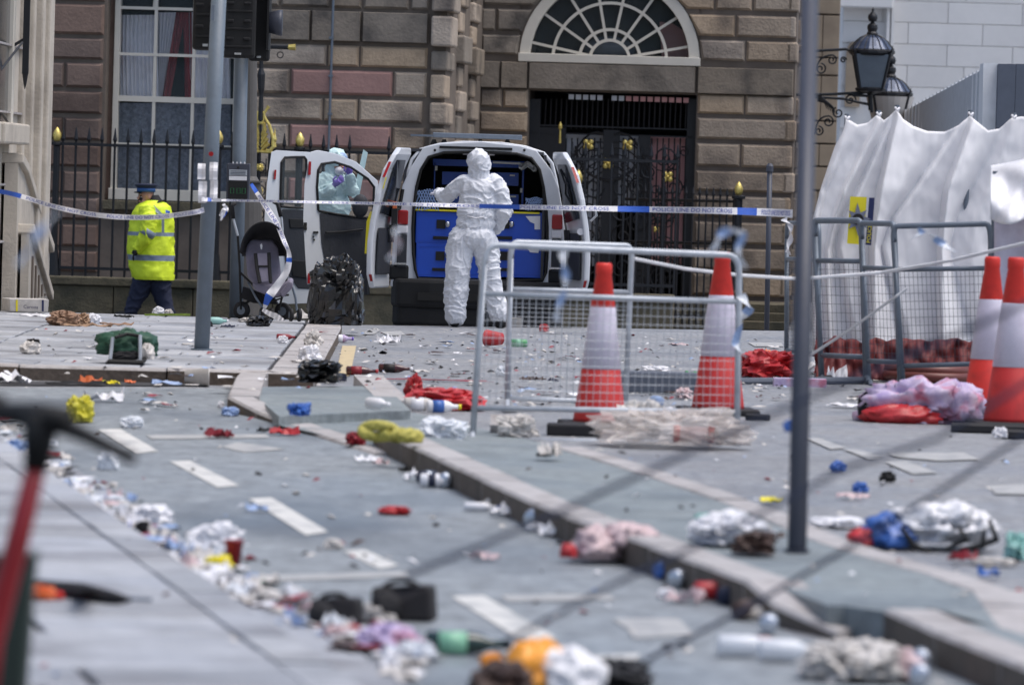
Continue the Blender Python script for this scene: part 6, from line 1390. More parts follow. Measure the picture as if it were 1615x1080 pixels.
# ---- side road, left middle
cup(310, 608, 'r', .05, 'offwhite', 'large white paper cup lying at the far pavement kerb', r=.062, L=.17)
sheet(142, 606, 34, 5, 'r', 'orange', 'orange_packet', 'orange packet lying in the drain line', 'packet', lift=.05); sheet(174, 606, 26, 4, 'r', 'signyellow', 'yellow_packet', 'yellow packet right of the orange one in the drain line', 'packet'); sheet(205, 605, 14, 4, 'r', 'orange', 'orange_scrap', 'tiny orange scrap right of the yellow packet', 'packet'); sheet(120, 607, 90, 2, 'r', 'blackcloth', 'black_strap', 'long black strap lying in the drain line', 'strap'); sheet(262, 607, 46, 3, 'r', 'lightblue', 'paper_strip', 'pale blue strip before the large white cup', 'paper')
sheet(15, 604, 60, 10, 'r', 'white', 'paper', 'white crumpled papers at left edge beyond the scooter', 'paper', lift=.1); sheet(165, 633, 60, 8, 'r', 'white', 'paper', 'white torn sheet right of the yellow bag', 'paper', lift=.06)
crump(125, 665, 42, 44, 'r', 'yellowbag', 'plastic_bag', 'bright yellow plastic bag on the side road behind the scooter handle', 'bag', dep=.09, n=34, k=22, amp=.5)
crump(207, 674, 34, 18, 'r', 'plastic', 'plastic_cup', 'clear crushed cup with red mark on the side road', 'cup', dep=.06); sheet(202, 668, 6, 5, 'r', 'red', 'wrapper', 'tiny red wrapper inside the clear crushed cup', 'wrapper')
crump(362, 655, 26, 14, 'r', 'lightblue', 'plastic_bag', 'pale blue plastic scrap at the foot of the far kerb end', 'bag', dep=.08); crump(348, 642, 10, 10, 'r', 'white', 'paper_ball', 'small white ball left of the far kerb end', 'paper', dep=.04, amp=.2)
crump(472, 655, 34, 22, 'i', 'blue', 'plastic_bag', 'bright blue plastic bag on the far island surface', 'bag', dep=.08); bottle(597, 646, 'i', .2, -.9, 'white', 'white', 'white plastic bottle standing tilted on the far island', r=.035)
sheet(448, 686, 42, 7, 'r', 'red', 'red_packet', 'pink-red packet lying beside the dropped kerb', 'packet', lift=.05); sheet(345, 690, 44, 4, 'r', 'darkred', 'dark_glove', 'dark red flat rag on the painted band', 'rag', lift=.05)
sheet(415, 682, 16, 4, 'r', 'black', 'black_scrap', 'small black scrap left of the pink-red packet', 'scrap')
# red bag group at mid kerb
crump(700, 645, 120, 34, 'r', 'red', 'red_plastic_bag', 'large torn red plastic bag stretched on the road left of the barrier', 'bag', dep=.16, n=40, k=20, amp=.5); crump(652, 628, 26, 40, 'r', 'red', 'red_plastic_bag', 'upright red bag corner at the left end of the torn red bag', 'bag', dep=.07)
bottle(668, 648, 'r', .25, .15, 'offwhite', 'pink', 'white plastic bottle in front of the torn red bag', 'white', r=.043); bottle(700, 651, 'r', .22, .2, 'white', 'signyellow', 'clear bottle with blue label and yellow cap by the torn red bag', 'blue', r=.04)
cdb = MB().obox(G(632, 640, .01) + Vector((0, .25, .012)), (.13, -.08, 0), (.06, .25, 0), (0, 0, .012)).build('cardboard', 'kerbstone', top=('pale flat board leaning at the end of the far island', 'board'))
# mustard knot (cloth animal-like bundle)
mk = thing('yellow_cloth', 'mustard yellow knotted cloth bundle with loops resting on the kerb end', 'cloth', G(600, 703, .12)); q = G(600, 702, .12); u = q.y / F
for c_, r0, a in ((-9, 12, .2), (2, 15, .9), (-4, 18, .5)): MB().tube([q + Vector(((c_ + r0 * 1.5 * math.cos(t)) * u, .02 * math.sin(3 * t), (16 + r0 * .62 * math.sin(t)) * u + .02)) for t in [i * .33 for i in range(19)]], .022, 8, closed=True).build('loop', 'mustard', mk, smooth=True)
MB().sphere(q + Vector((40 * u, .05, 13 * u)), (28 * u, .09, 15 * u), 24, 14, fn=noisy(77, .25)).build('knot', 'mustard', mk, smooth=True)
crump(560, 700, 30, 20, 'c', 'darkred', 'red_packet', 'dark red foil packet left of the mustard cloth', 'packet', dep=.07)
crump(698, 693, 76, 36, 'c', 'plastic', 'plastic_bag', 'large clear crumpled plastic bag between mustard cloth and barrier', 'bag', dep=.16, n=34, k=20)
# along the raised kerb
sheet(580, 728, 40, 6, 'r', 'white', 'wrapper', 'white and pink wrapper at the start of the raised kerb', 'wrapper'); sheet(600, 733, 20, 5, 'r', 'pink', 'wrapper', 'pink scrap in front of the raised kerb end', 'wrapper'); sheet(640, 745, 20, 4, 'r', 'black', 'black_scrap', 'flat black scrap beside the raised kerb, left of cans', 'scrap')
sheet(650, 757, 26, 8, 'r', 'white', 'wrapper', 'flat white wrapper left of the crushed cans by the kerb', 'wrapper', lift=.05); can_(675, 763, 'r', .8, 'navy', 'dark blue can against the raised kerb, leftmost of three', m2='tin'); can_(682, 768, 'r', .1, 'white', 'white and navy crushed can below the dark blue one at the kerb', m2='navy'); can_(702, 768, 'r', 1.5, 'tin', 'silver can rolled against the raised kerb, rightmost of three', r=.036)
crump(622, 811, 48, 14, 'r', 'red', 'red_wrapper', 'red crumpled wrapper alone in the middle of the cycle lane', 'wrapper', dep=.05)
bottle(760, 806, 'r', .16, 0, 'white', 'blue', 'small white bottle with blue cap on the lane by the kerb', r=.02); sheet(795, 800, 60, 8, 'r', 'offwhite', 'wrapper', 'flat white and orange wrapper by the raised kerb', 'wrapper', lift=.05); sheet(796, 814, 44, 8, 'r', 'white', 'wrapper', 'white oval wrapper below the orange and white one', 'wrapper', lift=.06)
can_(843, 832, 'r', 1.4, 'tin', 'silver can standing end-on against the raised kerb', r=.042); crump(840, 838, 22, 16, 'r', 'white', 'paper_ball', 'white crushed end below the silver can', 'paper', dep=.03, amp=.15)
sheet(765, 882, 40, 4, 'r', 'pink', 'scrap', 'pale pink scrap in the cycle lane right of centre', 'scrap'); sheet(870, 846, 40, 8, 'r', 'white', 'wrapper', 'white folded wrapper just left of the red-tied bag', 'wrapper', lift=.06)
rb = thing('plastic_bag', 'dusty pink plastic bag with red knot slumped over the raised kerb', 'bag', G(950, 890)); q = G(945, 892); u = q.y / F
MB().sphere(q + Vector((-5 * u, .1, .06)), (42 * u, .12, 30 * u), 34, 20, fn=noisy(90, .45, 1.5, .4)).build('bag_body', 'pink', rb, smooth=True); MB().sphere(q + Vector((48 * u, .12, .1)), (44 * u, .12, 26 * u), 30, 18, fn=noisy(91, .4, 1.5, .4)).build('bag_tail', 'pink', rb, smooth=True); MB().sphere(q + Vector((-50 * u, .0, .05)), (14 * u, .03, 15 * u), 14, 10, fn=noisy(92, .3)).build('red_knot', 'red', rb)
can_(1055, 912, 'r', .6, 'blue', 'bright blue can at the foot of the raised kerb', m2='tin'); can_(1072, 925, 'r', 1.2, 'tin', 'silver can end facing out, right of the bright blue can'); can_(1103, 922, 'r', .9, 'lightblue', 'pale blue can at the foot of the raised kerb', m2='blue'); can_(1120, 945, 'r', .3, 'red', 'red can with silver end near the kerb corner'); can_(1145, 932, 'r', 1.45, 'tin', 'upright-looking silver can by the kerb corner, upper', group=None); can_(1146, 952, 'r', 1.4, 'navy', 'dark-rimmed can by the kerb corner, lower')
crump(1052, 942, 26, 16, 'r', 'white', 'napkin', 'white napkin below the bright blue can', 'napkin', dep=.04); sheet(1080, 950, 60, 6, 'r', 'pink', 'wrapper', 'pink and white strip in front of the kerb cans', 'wrapper', lift=.05)
crump(1190, 975, 60, 20, 'r', 'offwhite', 'paper_heap', 'pale torn paper heap at the kerb corner', 'paper', dep=.09); can_(1212, 998, 'r', 1.5, 'tin', 'single silver can beyond the kerb corner, lower right'); can_(1172, 975, 'r', 1.3, 'brown', 'brown dented can left of the pale paper heap')
bottle(1180, 1035, 'r', .2, .1, 'plastic', 'pink', 'clear bottle lying left of another, below the kerb corner', r=.035); bottle(1245, 1042, 'r', .2, .1, 'plastic', 'teal', 'clear bottle with pale green cap below the kerb corner', r=.035); bottle(1205, 1022, 'r', .14, .1, 'pink', 'darkred', 'small pink bottle above the two clear ones', r=.02)
# big white sack bottom right
crump(1345, 1072, 150, 66, 'r', 'offwhite', 'plastic_sack', 'large crumpled whitish plastic sack in front of the second kerb', 'bag', dep=.16, n=48, k=26, amp=.35); crump(1425, 1072, 60, 50, 'r', 'pink', 'plastic_bag', 'pale bag touching the right end of the whitish sack', 'bag', dep=.09, n=26, k=16); can_(1452, 1055, 'r', 1.5, 'tin', 'silver can right of the whitish sack, upper'); can_(1450, 1080, 'r', 1.5, 'tin', 'silver can right of the whitish sack, lower')
# island surface right
crump(1150, 857, 118, 50, 'i', 'white', 'plastic_bag', 'white plastic carrier heaped on the island left of the dark post', 'bag', dep=.16, n=44, k=26, amp=.35); crump(1190, 872, 70, 36, 'i', 'brown', 'paper_bag', 'brown bag with pale top beside the dark post', 'bag', dep=.1, n=24, k=14); crump(1196, 852, 44, 30, 'i', 'offwhite', 'tissue', 'pale tissue bunched on top of the brown bag', 'tissue', dep=.06); crump(1108, 826, 26, 18, 'i', 'teal', 'wrapper', 'pale green wrapper on the white carrier heap', 'wrapper', dep=.05)
sheet(868, 722, 34, 16, 'i', 'offwhite', 'napkin', 'beige napkin with dark corner on the island below the barrier', 'napkin', lift=.08); sheet(855, 722, 14, 8, 'i', 'black', 'black_scrap', 'black scrap under the beige napkin', 'scrap')
# behind barrier heap
MB().obox(G(905, 688) + Vector((0, .1, .035)), (.16, 0, 0), (0, .12, 0), (0, 0, .035)).build('rubber_block', 'rubber', top=('black rubber block lying under the left cone by the barrier', 'rubber block'), bevel=.012)
crump(1060, 700, 210, 60, 'c', 'film', 'plastic_sheet', 'long clear dusty plastic sheet bunched behind the barrier foot', 'plastic sheet', dep=.3, n=52, k=26, amp=.5); crump(1010, 680, 80, 50, 'c', 'offwhite', 'plastic_bag', 'pale bag lying left in the clear plastic sheet', 'bag', dep=.14, n=30, k=18)
rr = thing('tape_roll', 'pink-white roll with red ends lying inside the plastic sheet', 'roll', G(1092, 692)); q = G(1092, 690, .05) + Vector((0, -.25, .03))
MB().lathe([(.045, -.1), (.045, .1)], 18, Matrix.Translation(q) @ Matrix.Rotation(math.pi / 2, 4, 'Y')).build('roll_body', 'pink', rr, smooth=True)
for s_ in (-.1, .1): MB().lathe([(.05, s_ - .018), (.05, s_ + .018)], 18, Matrix.Translation(q) @ Matrix.Rotation(math.pi / 2, 4, 'Y')).build('red_end', 'red', rr, smooth=True)
MB().obox(G(805, 690) + Vector((0, .1, .05)), (.12, 0, 0), (0, .05, .03), (0, -.03, .05)).build('board', 'kerbstone', top=('pale grey tilted board behind the barrier’s left foot', 'board')); crump(815, 688, 60, 36, 'c', 'offwhite', 'paper', 'pale torn paper folded behind the barrier’s left foot', 'paper', dep=.1)
# right-hand heap
crump(1212, 595, 90, 44, 'r', 'red', 'red_bag', 'red-orange bag heap left of the foreground post below the barriers', 'bag', dep=.25, n=40, k=22, amp=.45); crump(1205, 574, 50, 22, 'r', 'orange', 'orange_bag', 'orange plastic on top of the red bag heap', 'bag', dep=.14); crump(1200, 580, 40, 26, 'r', 'offwhite', 'box', 'torn white box in the red bag heap', 'box', dep=.1); crump(1305, 590, 40, 16, 'r', 'red', 'red_wrapper', 'red wrapper under the barrier right of the post', 'wrapper', dep=.1); sheet(1275, 586, 14, 24, 'r', 'white', 'card', 'white card upright beside the foreground post', 'card', lift=.1)
MB().tube([G(1165, 606) + Vector((0, 0, .02)), G(1360, 606) + Vector((0, 0, .03))], .03, 8).build('black_bar', 'slatdark', top=('dark metal foot bar lying along the ground by the post', 'bar')); MB().obox(G(1262, 610) + Vector((0, .1, .03)), (.2, .02, 0), (0, .1, 0), (0, 0, .03)).build('blue_packet', 'lilac', top=('lilac and blue packet behind the foreground post', 'packet')); sheet(1320, 600, 30, 6, 'r', 'white', 'paper', 'white paper under the left barrier', 'paper', lift=.1)
ch = thing('cloth_heap', 'lilac patterned cloth heap with red lining on the road before the right cones', 'cloth', G(1455, 672)); q = G(1455, 668); u = q.y / F
MB().sphere(q + Vector((0, .2, .1)), (90 * u, .26, 44 * u), 56, 30, fn=noisy(120, .45, 1.2, .4)).build('lilac_cloth', 'lilac', ch, smooth=True); MB().sphere(q + Vector((66 * u, .1, .1)), (32 * u, .15, 34 * u), 30, 18, fn=noisy(121, .5)).build('lilac_cloth', 'lilac', ch, smooth=True)
MB().sphere(q + Vector((-34 * u, 0, .035)), (62 * u, .14, 20 * u), 34, 16, fn=noisy(122, .4)).build('red_lining', 'red', ch, smooth=True); MB().sphere(q + Vector((-80 * u, .15, .08)), (22 * u, .1, 28 * u), 10, 6, fn=noisy(123, .2)).build('black_bag', 'blackcloth', ch)
MB().tube([G(1500, 682) + Vector((0, 0, .03)), G(1640, 686) + Vector((0, 0, .03))], .035, 6).build('rubber_strip', 'rubber', top=('black rubber strip on the road in front of the right cones', 'strip')); MB().tube([G(1580, 692) + Vector((0, 0, .03)), G(1660, 694) + Vector((0, 0, .03))], .03, 6).build('rubber_strip', 'rubber', top=('short black rubber strip nearer than the other, at right edge', 'strip')); crump(1578, 690, 22, 18, 'r', 'white', 'paper_ball', 'white paper ball at the end of the rubber strip', 'paper', dep=.05)
MB().tube([G(1178, 662) + Vector((0, 0, .02)), G(1212, 664) + Vector((0, 0, .02))], .025, 6).build('rubber_piece', 'rubber', top=('short black rubber piece right of the nearest barrier', 'rubber piece')); sheet(1338, 642, 60, 8, 'r', 'white', 'paper', 'white flattened sheet left of the lilac cloth heap', 'paper')
wc = thing('cloth_bundle', 'white and blue bundled banner with black printed curves on the road', 'cloth', G(1470, 872)); q = G(1465, 868); u = q.y / F
MB().sphere(q + Vector((20 * u, .1, .09)), (80 * u, .2, 36 * u), 56, 30, fn=noisy(130, .45, 1.5, .6)).build('white_cloth', 'white', wc, smooth=True); MB().sphere(q + Vector((-62 * u, .02, .06)), (44 * u, .14, 32 * u), 40, 22, fn=noisy(131, .45, 1.6, .4)).build('blue_cloth', 'blue', wc, smooth=True); MB().sphere(q + Vector((-104 * u, 0, .04)), (24 * u, .08, 18 * u), 18, 10, fn=noisy(132, .4)).build('red_cloth', 'red', wc)
for a, b, c_ in (((1500, 865), (1525, 850), (1510, 828)), ((1540, 868), (1572, 850), (1560, 818)), ((1430, 830), (1440, 860), (1470, 872)), ((1520, 866), (1550, 860), (1552, 835))): MB().tube([at(*p, q.y - .14) for p in ((a[0] - 8, a[1]), b, c_)], [.008, .016, .008], 6).build('black_print', 'black', wc)
crump(1335, 830, 100, 14, 'r', 'white', 'plastic_bag', 'flat white plastic right of the dark post on the road', 'bag', dep=.16); crump(1605, 880, 40, 44, 'r', 'teal', 'plastic_bottle', 'turquoise plastic at the right edge beside the banner', 'plastic', dep=.1); sheet(1518, 885, 40, 8, 'r', 'darkred', 'wrapper', 'dark red wrapper below the banner', 'wrapper', lift=.05); sheet(1560, 910, 30, 8, 'r', 'blue', 'wrapper', 'small blue and white wrapper on the far kerb line', 'wrapper', lift=.04); crump(1606, 952, 24, 24, 'r', 'red', 'red_wrapper', 'red wrapper at the right edge beyond the flat kerb', 'wrapper', dep=.05)
crump(1570, 890, 60, 12, 'r', 'offwhite', 'plastic_bottle', 'clear flattened bottle left of the turquoise plastic', 'bottle', dep=.06)
for px, py, lb_ in ((1255, 682, 'blue plastic scrap caught on the dark foreground post'), (1322, 744, 'bright blue plastic scrap on the far road right of the post'), (1356, 776, 'darker blue plastic scrap lower on the far road'), (1400, 760, 'black scrap on the far road right of the blue scraps')): crump(px, py, 24, 18, 'r' if px > 1260 else 'i', 'blue' if px < 1400 else 'black', 'plastic_scrap', lb_, 'scrap', dep=.04) if px > 1260 else MB().sphere(at(1254, 674, 23.42), (.05, .02, .035), 14, 10, fn=noisy(140, .5)).build('plastic_scrap', 'blue', top=(lb_, 'scrap'))
sheet(1345, 786, 44, 8, 'r', 'pink', 'wrapper', 'pale pink strip below the darker blue scrap', 'wrapper'); sheet(1215, 792, 30, 8, 'r', 'signyellow', 'wrapper', 'small yellow and black wrapper on the flat kerb left of the post', 'wrapper')
# ---- foreground lane and gutter
def handbag(px, py, w_, h_, label, sd):
    b = G(px, py, .008); u = b.y / F; t = thing('handbag', label, 'bag', b)
    W_, Hh = w_ * u / 2, h_ * u; MB().prism([b + Vector((-W_, 0, 0)), b + Vector((W_, -.02, 0)), b + Vector((W_ * .9, -.01, Hh)), b + Vector((W_ * .1, 0, Hh * .98)), b + Vector((-W_ * .2, .02, Hh * .93)), b + Vector((-W_ * .97, .02, Hh * .9))], (.02, .1, 0)).build('bag_body', 'darkbrown', t, bevel=.012)
    MB().sphere(b + Vector((-W_ * .5, -.01, Hh * .4)), (W_ * .5, .05, Hh * .45), 18, 10, fn=noisy(sd, .25)).build('side_pocket', 'blackcloth', t, smooth=True)
    MB().tube(bez(b + Vector((-W_ * .6, .05, Hh * .9)), b + Vector((-W_ * .1, .05, Hh * 1.25)), b + Vector((W_ * .5, .05, Hh * .98))), .008, 6).build('handle', 'black', t)
handbag(632, 978, 100, 56, 'larger dark brown boxy bag lying in the cycle lane, right of its twin', 201); handbag(526, 988, 80, 46, 'smaller dark brown bag at the gutter, left of the larger one', 202)
crump(555, 1000, 30, 16, 'r', 'red', 'red_wrapper', 'bright red wrapper between the two brown bags', 'wrapper', dep=.04); crump(590, 978, 60, 30, 'r', 'offwhite', 'paper_bag', 'off-white crumpled paper between the two brown bags', 'paper', dep=.06); crump(530, 1004, 40, 20, 'r', 'pink', 'paper', 'pale pink crumpled paper below the smaller brown bag', 'paper', dep=.05)
crump(615, 1022, 90, 40, 'r', 'lilac', 'wrapper_heap', 'heap of lilac and clear wrappers at the gutter before the green bottle', 'wrappers', dep=.1, n=34, k=18, amp=.6); crump(655, 1042, 60, 34, 'r', 'plastic', 'plastic_cup', 'clear crushed plastic cup right of the lilac wrappers', 'cup', dep=.06); crump(598, 992, 30, 12, 'r', 'darkred', 'foil', 'dark pink foil above the lilac wrappers', 'foil', dep=.04)
bottle(738, 1032, 'r', .27, .06, 'bottlegreen', 'black', 'dark green glass bottle with pale green label lying in the lane', 'mint', r=.036)
crump(795, 1030, 40, 18, 'r', 'plastic', 'clear_wrap', 'clear wrap at the neck of the dark green bottle', 'wrap', dep=.05)
crump(790, 1100, 100, 56, 'r', 'brown', 'paper_bag', 'grey-brown bag with orange top at the bottom edge', 'bag', dep=.12, n=30, k=18); crump(775, 1052, 36, 24, 'r', 'amberorange', 'orange_peel', 'orange cap on the grey-brown bag', 'cap', dep=.04)
ob = thing('carrier_bag', 'orange and white carrier bag at the bottom edge of the lane', 'bag', G(870, 1100)); q = G(875, 1100); u = q.y / F
MB().sphere(q + Vector((-32 * u, .1, .05)), (50 * u, .14, 58 * u), 40, 24, fn=noisy(160, .3, 1.4, .3)).build('orange_side', 'amberorange', ob, smooth=True); MB().sphere(q + Vector((20 * u, .06, .05)), (58 * u, .13, 48 * u), 40, 24, fn=noisy(161, .3, 1.4, .3)).build('white_side', 'white', ob, smooth=True)
crump(975, 1078, 110, 40, 'r', 'blackcloth', 'black_cloth', 'black cloth with pointed corner at the bottom of the lane', 'cloth', dep=.2, n=30, k=16)
crump(225, 842, 26, 22, 'r', 'blackcloth', 'black_pouch', 'small black pouch among the white litter of the gutter', 'pouch', dep=.05)
crump(345, 895, 40, 20, 'r', 'signyellow', 'yellow_packet', 'pale yellow packet beside a dark red cup in the gutter', 'packet', dep=.05); cup(368, 893, 'r', 1.2, 'darkred', 'dark red cup standing in the gutter litter', r=.035, lying=False, L=.1); crump(448, 864, 26, 0.1 + 18, 'r', 'offwhite', 'paper', 'small beige crumpled paper left of the dashed line', 'paper', dep=.04) if False else crump(525, 864, 28, 16, 'r', 'offwhite', 'paper', 'beige crumpled paper at the start of the fourth dash', 'paper', dep=.04)
sheet(405, 806, 34, 5, 'r', 'lightblue', 'wrapper', 'teal-blue wrapper on the third painted dash', 'wrapper')
crump(340, 858, 76, 34, 'r', 'white', 'polystyrene_box', 'white polystyrene food box standing open in the gutter', 'box', dep=.08); crump(240, 824, 60, 30, 'r', 'white', 'plastic_bag', 'large white carrier above the small black pouch', 'bag', dep=.1); sheet(180, 818, 44, 8, 'r', 'white', 'bottle_wrap', 'white bag with blue print in the gutter left of the carrier', 'bag', lift=.1); sheet(196, 836, 16, 5, 'r', 'tapeblue', 'blue_wrapper', 'small dark blue wrapper left of the black pouch', 'wrapper')
crump(170, 740, 30, 30, 'r', 'plastic', 'clear_bag', 'clear bag alone on the lane right of the scooter lever', 'bag', dep=.06); crump(95, 752, 20, 8, 'r', 'black', 'black_scrap', 'small black scrap near the scooter stem', 'scrap', dep=.03); crump(75, 722, 60, 10, 'r', 'darkred', 'red_rag', 'dull red rag behind the scooter stem', 'rag', dep=.06); crump(25, 715, 40, 22, 'r', 'lightblue', 'blue_bag', 'blue and white bag at the left edge behind the scooter', 'bag', dep=.08)
# gutter drift: many look-alike scraps
rg = random.Random(11); kinds = ['white', 'offwhite', 'plastic', 'offwhite', 'offwhite', 'pink', 'white', 'lightblue', 'mint', 'plastic']
gpts = [(10, 700), (60, 748), (150, 805), (290, 895), (350, 925), (450, 975), (520, 1008), (640, 1068)]
for k in range(140):
    x = rg.uniform(0, 660); y0 = interp(gpts, x); up_ = rg.uniform(2, 46) * rg.choice((1, 1, 1.5)) * (1 if x > 60 else .7); m = rg.choice(kinds)
    wd = rg.uniform(12, 36); lab = {'white': 'white crumpled scrap in the drift of litter along the near gutter', 'offwhite': 'off-white paper scrap in the drift of litter along the near gutter', 'plastic': 'clear plastic scrap in the drift of litter along the near gutter', 'pink': 'pale pink scrap in the drift of litter along the near gutter', 'lightblue': 'pale blue scrap in the drift of litter along the near gutter', 'mint': 'mint green scrap in the drift of litter along the near gutter'}[m]
    loc_ = 'behind the scooter stem' if x < 110 else 'between scooter and black pouch' if x < 220 else 'around the white food box' if x < 345 else 'right of the yellow packet' if x < 455 else 'left of the brown bags' if x < 545 else 'below the brown bags'
    lab = lab.replace('in the drift of litter along the near gutter', 'in the gutter drift ' + loc_)
    if not k % 3: lab = lab.replace('crumpled scrap', 'flattened scrap').replace('paper scrap', 'flat paper piece').replace('pink scrap', 'pink flat piece').replace('plastic scrap', 'plastic film').replace('blue scrap', 'blue flat piece').replace('green scrap', 'green flat piece')
    gp = {'white': 'white scraps along the near gutter', 'offwhite': 'off-white scraps along the near gutter', 'plastic': 'clear scraps along the near gutter', 'pink': 'pink scraps along the near gutter', 'lightblue': 'pale blue scraps along the near gutter', 'mint': 'mint scraps along the near gutter'}[m]
    if m in ('mint', 'lightblue'): wd *= .6
    if k % 3: crump(x, y0 - up_ + 8, wd, wd * .36, 'r', m, 'litter_scrap', lab, 'litter', gp, dep=.04, n=14, k=9, amp=.5)
    else: sheet(x, y0 - up_ + 8, wd * 1.2, 4, 'r', m, 'litter_scrap', lab, 'litter', gp, lift=.05, nn=5)
# fine confetti everywhere
mb = MB(); rg = random.Random(5); cm = ['white', 'offwhite', 'darkred', 'blackcloth', 'lightblue', 'brown']
for k in range(1400):
    px, py = rg.uniform(0, 1615), 520 + 560 * rg.random() ** 1.5
    if k < 500: px = rg.uniform(0, 660); py = interp(gpts, px) - rg.gauss(22, 16)
    if k > 900: px = rg.uniform(560, 1240); py = rg.uniform(519, 640)
    near = py > 610 and px < 700 and py > interp(gpts, px) + 4
    if near and rg.random() < .8: continue
    b = G(px, py, .102 if (near or (py < 600 and px < 520)) else .006)
    if b.y > 56: continue
    if 380 < px < 660 and 605 < py < 660: b.z = .1
    if px > 600 and py > 700 and interp([(600, 700), (1000, 855), (1190, 925), (1310, 1000)], px) > py - 0 and interp([(885, 703), (1150, 785), (1450, 890), (1540, 925)], px) < py: b.z = .12
    s_ = rg.uniform(.005, .02) * (1.6 if rg.random() < .1 else 1); a = rg.uniform(0, 6.28); dx = Vector((math.cos(a), math.sin(a), rg.uniform(-.2, .3))) * s_; dy = Vector((-math.sin(a), math.cos(a), rg.uniform(0, .5))) * s_ * rg.uniform(.4, 1.2)
    b.z += .006; mi = rg.choice((0, 1, 1, 1, 2, 3, 3, 4, 5))
    mb.add([b - dx - dy, b + dx - dy, b + dx * .8 + dy, b - dx + dy * .7, b + Vector((0, 0, s_ * .6))], [(0, 1, 4), (1, 2, 4), (2, 3, 4), (3, 0, 4)], mi)
for k in range(300):
    px = rg.uniform(120, 1560); py = 520 + 130 * rg.random()
    if k > 190: px = rg.uniform(0, 660); py = interp(gpts, px) - rg.gauss(20, 14)
    lf = px < 520 and py < 600; b = G(px, py, .108 if lf else .012)
    if b.y > 56 or (380 < px < 660 and 605 < py < 660): continue
    s_ = rg.uniform(.02, .055); a = rg.uniform(-.5, .5); dx = Vector((math.cos(a), math.sin(a), 0)) * s_; dy = Vector((-math.sin(a), math.cos(a), 0)) * s_ * rg.uniform(1, 3); q = [Vector((0, 0, rg.uniform(0, .02))) for _ in range(9)]
    P_ = [b + dx * (i_ - 1) * rg.uniform(.7, 1.2) + dy * (j_ - 1) * rg.uniform(.7, 1.2) + q[j_ * 3 + i_] for j_ in range(3) for i_ in range(3)]
    mb.add(P_, [(0, 1, 4, 3), (1, 2, 5, 4), (3, 4, 7, 6), (4, 5, 8, 7)], rg.choice((0, 1, 1, 1, 1, 0, 3, 5, 5, 4, 2)))
mb.build('small_litter', cm, kind='stuff')
# black umbrella and orange packet on near pavement
um = thing('umbrella', 'collapsed black umbrella lying on the near pavement beside the scooter', 'umbrella', G(130, 940, .1))
q = lambda x, y, z=.12: G(x, y, z)
MB().tube([q(58, 918), q(90, 930), q(130, 935), q(175, 942), q(205, 945)], [.012, .03, .034, .024, .008], 10).build('folded_canopy', 'blackcloth', um); MB().tube([q(195, 943), q(240, 945)], .006, 6).build('shaft', 'galvdull', um); MB().prism([q(118, 930), q(148, 930), q(146, 930, .2), q(140, 930, .15), q(130, 930, .19), q(120, 930, .16)], (0, .05, 0)).build('loose_fold', 'blackcloth', um)
crump(66, 944, 40, 22, 'p', 'orange', 'orange_packet', 'orange packet tucked under the black umbrella on the near pavement', 'packet', dep=.05); crump(92, 944, 16, 12, 'p', 'conered', 'red_scrap', 'coral red scrap right of the orange packet by the umbrella', 'scrap', dep=.03)
# ---- scooter and green post, very near
KY = 12.2
def Q5(px, py, dy=0.): return at(px, py, KY + dy)
ks = thing('kick_scooter', 'red kick scooter with black handlebars, out of focus at the left edge', 'scooter', Vector((Q5(-10, 1300).x, KY, .1)))
foot = Q5(-40, 1330); foot.z = .22
MB().tube([Q5(62, 715), Q5(26, 860), Q5(-14, 1010), foot], [.022, .026, .028, .03], 12).build('stem', 'scooterred', ks, smooth=True)
MB().tube([Q5(66, 650), Q5(62, 690), Q5(56, 740)], [.04, .036, .026], 12).build('headset', 'black', ks, smooth=True); MB().tube([Q5(-60, 655, .15), Q5(0, 650, .1), Q5(62, 656), Q5(104, 660, -.05)], [.022, .022, .03, .026], 10).build('handlebar', 'black', ks, smooth=True)
MB().tube([Q5(-50, 634, .15), Q5(0, 640, .1)], .026, 10).build('grip', 'rubber', ks, smooth=True); MB().tube([Q5(90, 668, -.02), Q5(130, 684, -.06), Q5(170, 704, -.08), Q5(212, 724, -.1)], [.022, .019, .016, .014], 8).build('brake_lever', 'black', ks, smooth=True); MB().sphere(Q5(70, 664), (.05, .04, .035), 12, 8).build('display', 'black', ks, smooth=True)
wc_ = foot.copy(); wc_.z = .1 + .1; wc_.y -= .08
MB().lathe([(.09, -.018), (.1, -.01), (.1, .01), (.09, .018)], 20, Matrix.Translation(wc_) @ Matrix.Rotation(math.pi / 2, 4, 'Y')).build('front_wheel', 'rubber', ks, smooth=True); w2 = wc_ + Vector((-.1, .85, 0))
MB().lathe([(.09, -.018), (.1, -.01), (.1, .01), (.09, .018)], 20, Matrix.Translation(w2) @ Matrix.Rotation(math.pi / 2, 4, 'Y')).build('rear_wheel', 'rubber', ks, smooth=True); MB().obox((wc_ + w2) / 2 + Vector((0, 0, .03)), (.07, .008, 0), (-.045, .4, 0), (0, 0, .015)).build('deck', 'rubber', ks, bevel=.006)
gp_ = Q5(10, 1300, .25); gp_.z = .1
dg = thing('green_post', 'dark green square post at the bottom left edge behind the scooter', 'post', gp_); tp_ = at(10, 884, KY + .25)
MB().prism([at(-40, 885, KY + .2), at(54, 878, KY + .2), Vector((at(40, 1180, KY + .2).x - .02, KY + .2, .1)), Vector((at(-40, 1180, KY + .2).x, KY + .2, .1))], (0, .12, 0)).build('post_body', 'darkgreen', dg, bevel=.012)
MB().prism([at(-42, 880, KY + .19), at(56, 874, KY + .19), at(56, 882, KY + .19), at(-42, 890, KY + .19)], (0, .14, 0)).build('post_cap', 'darkgreen', dg, bevel=.004)
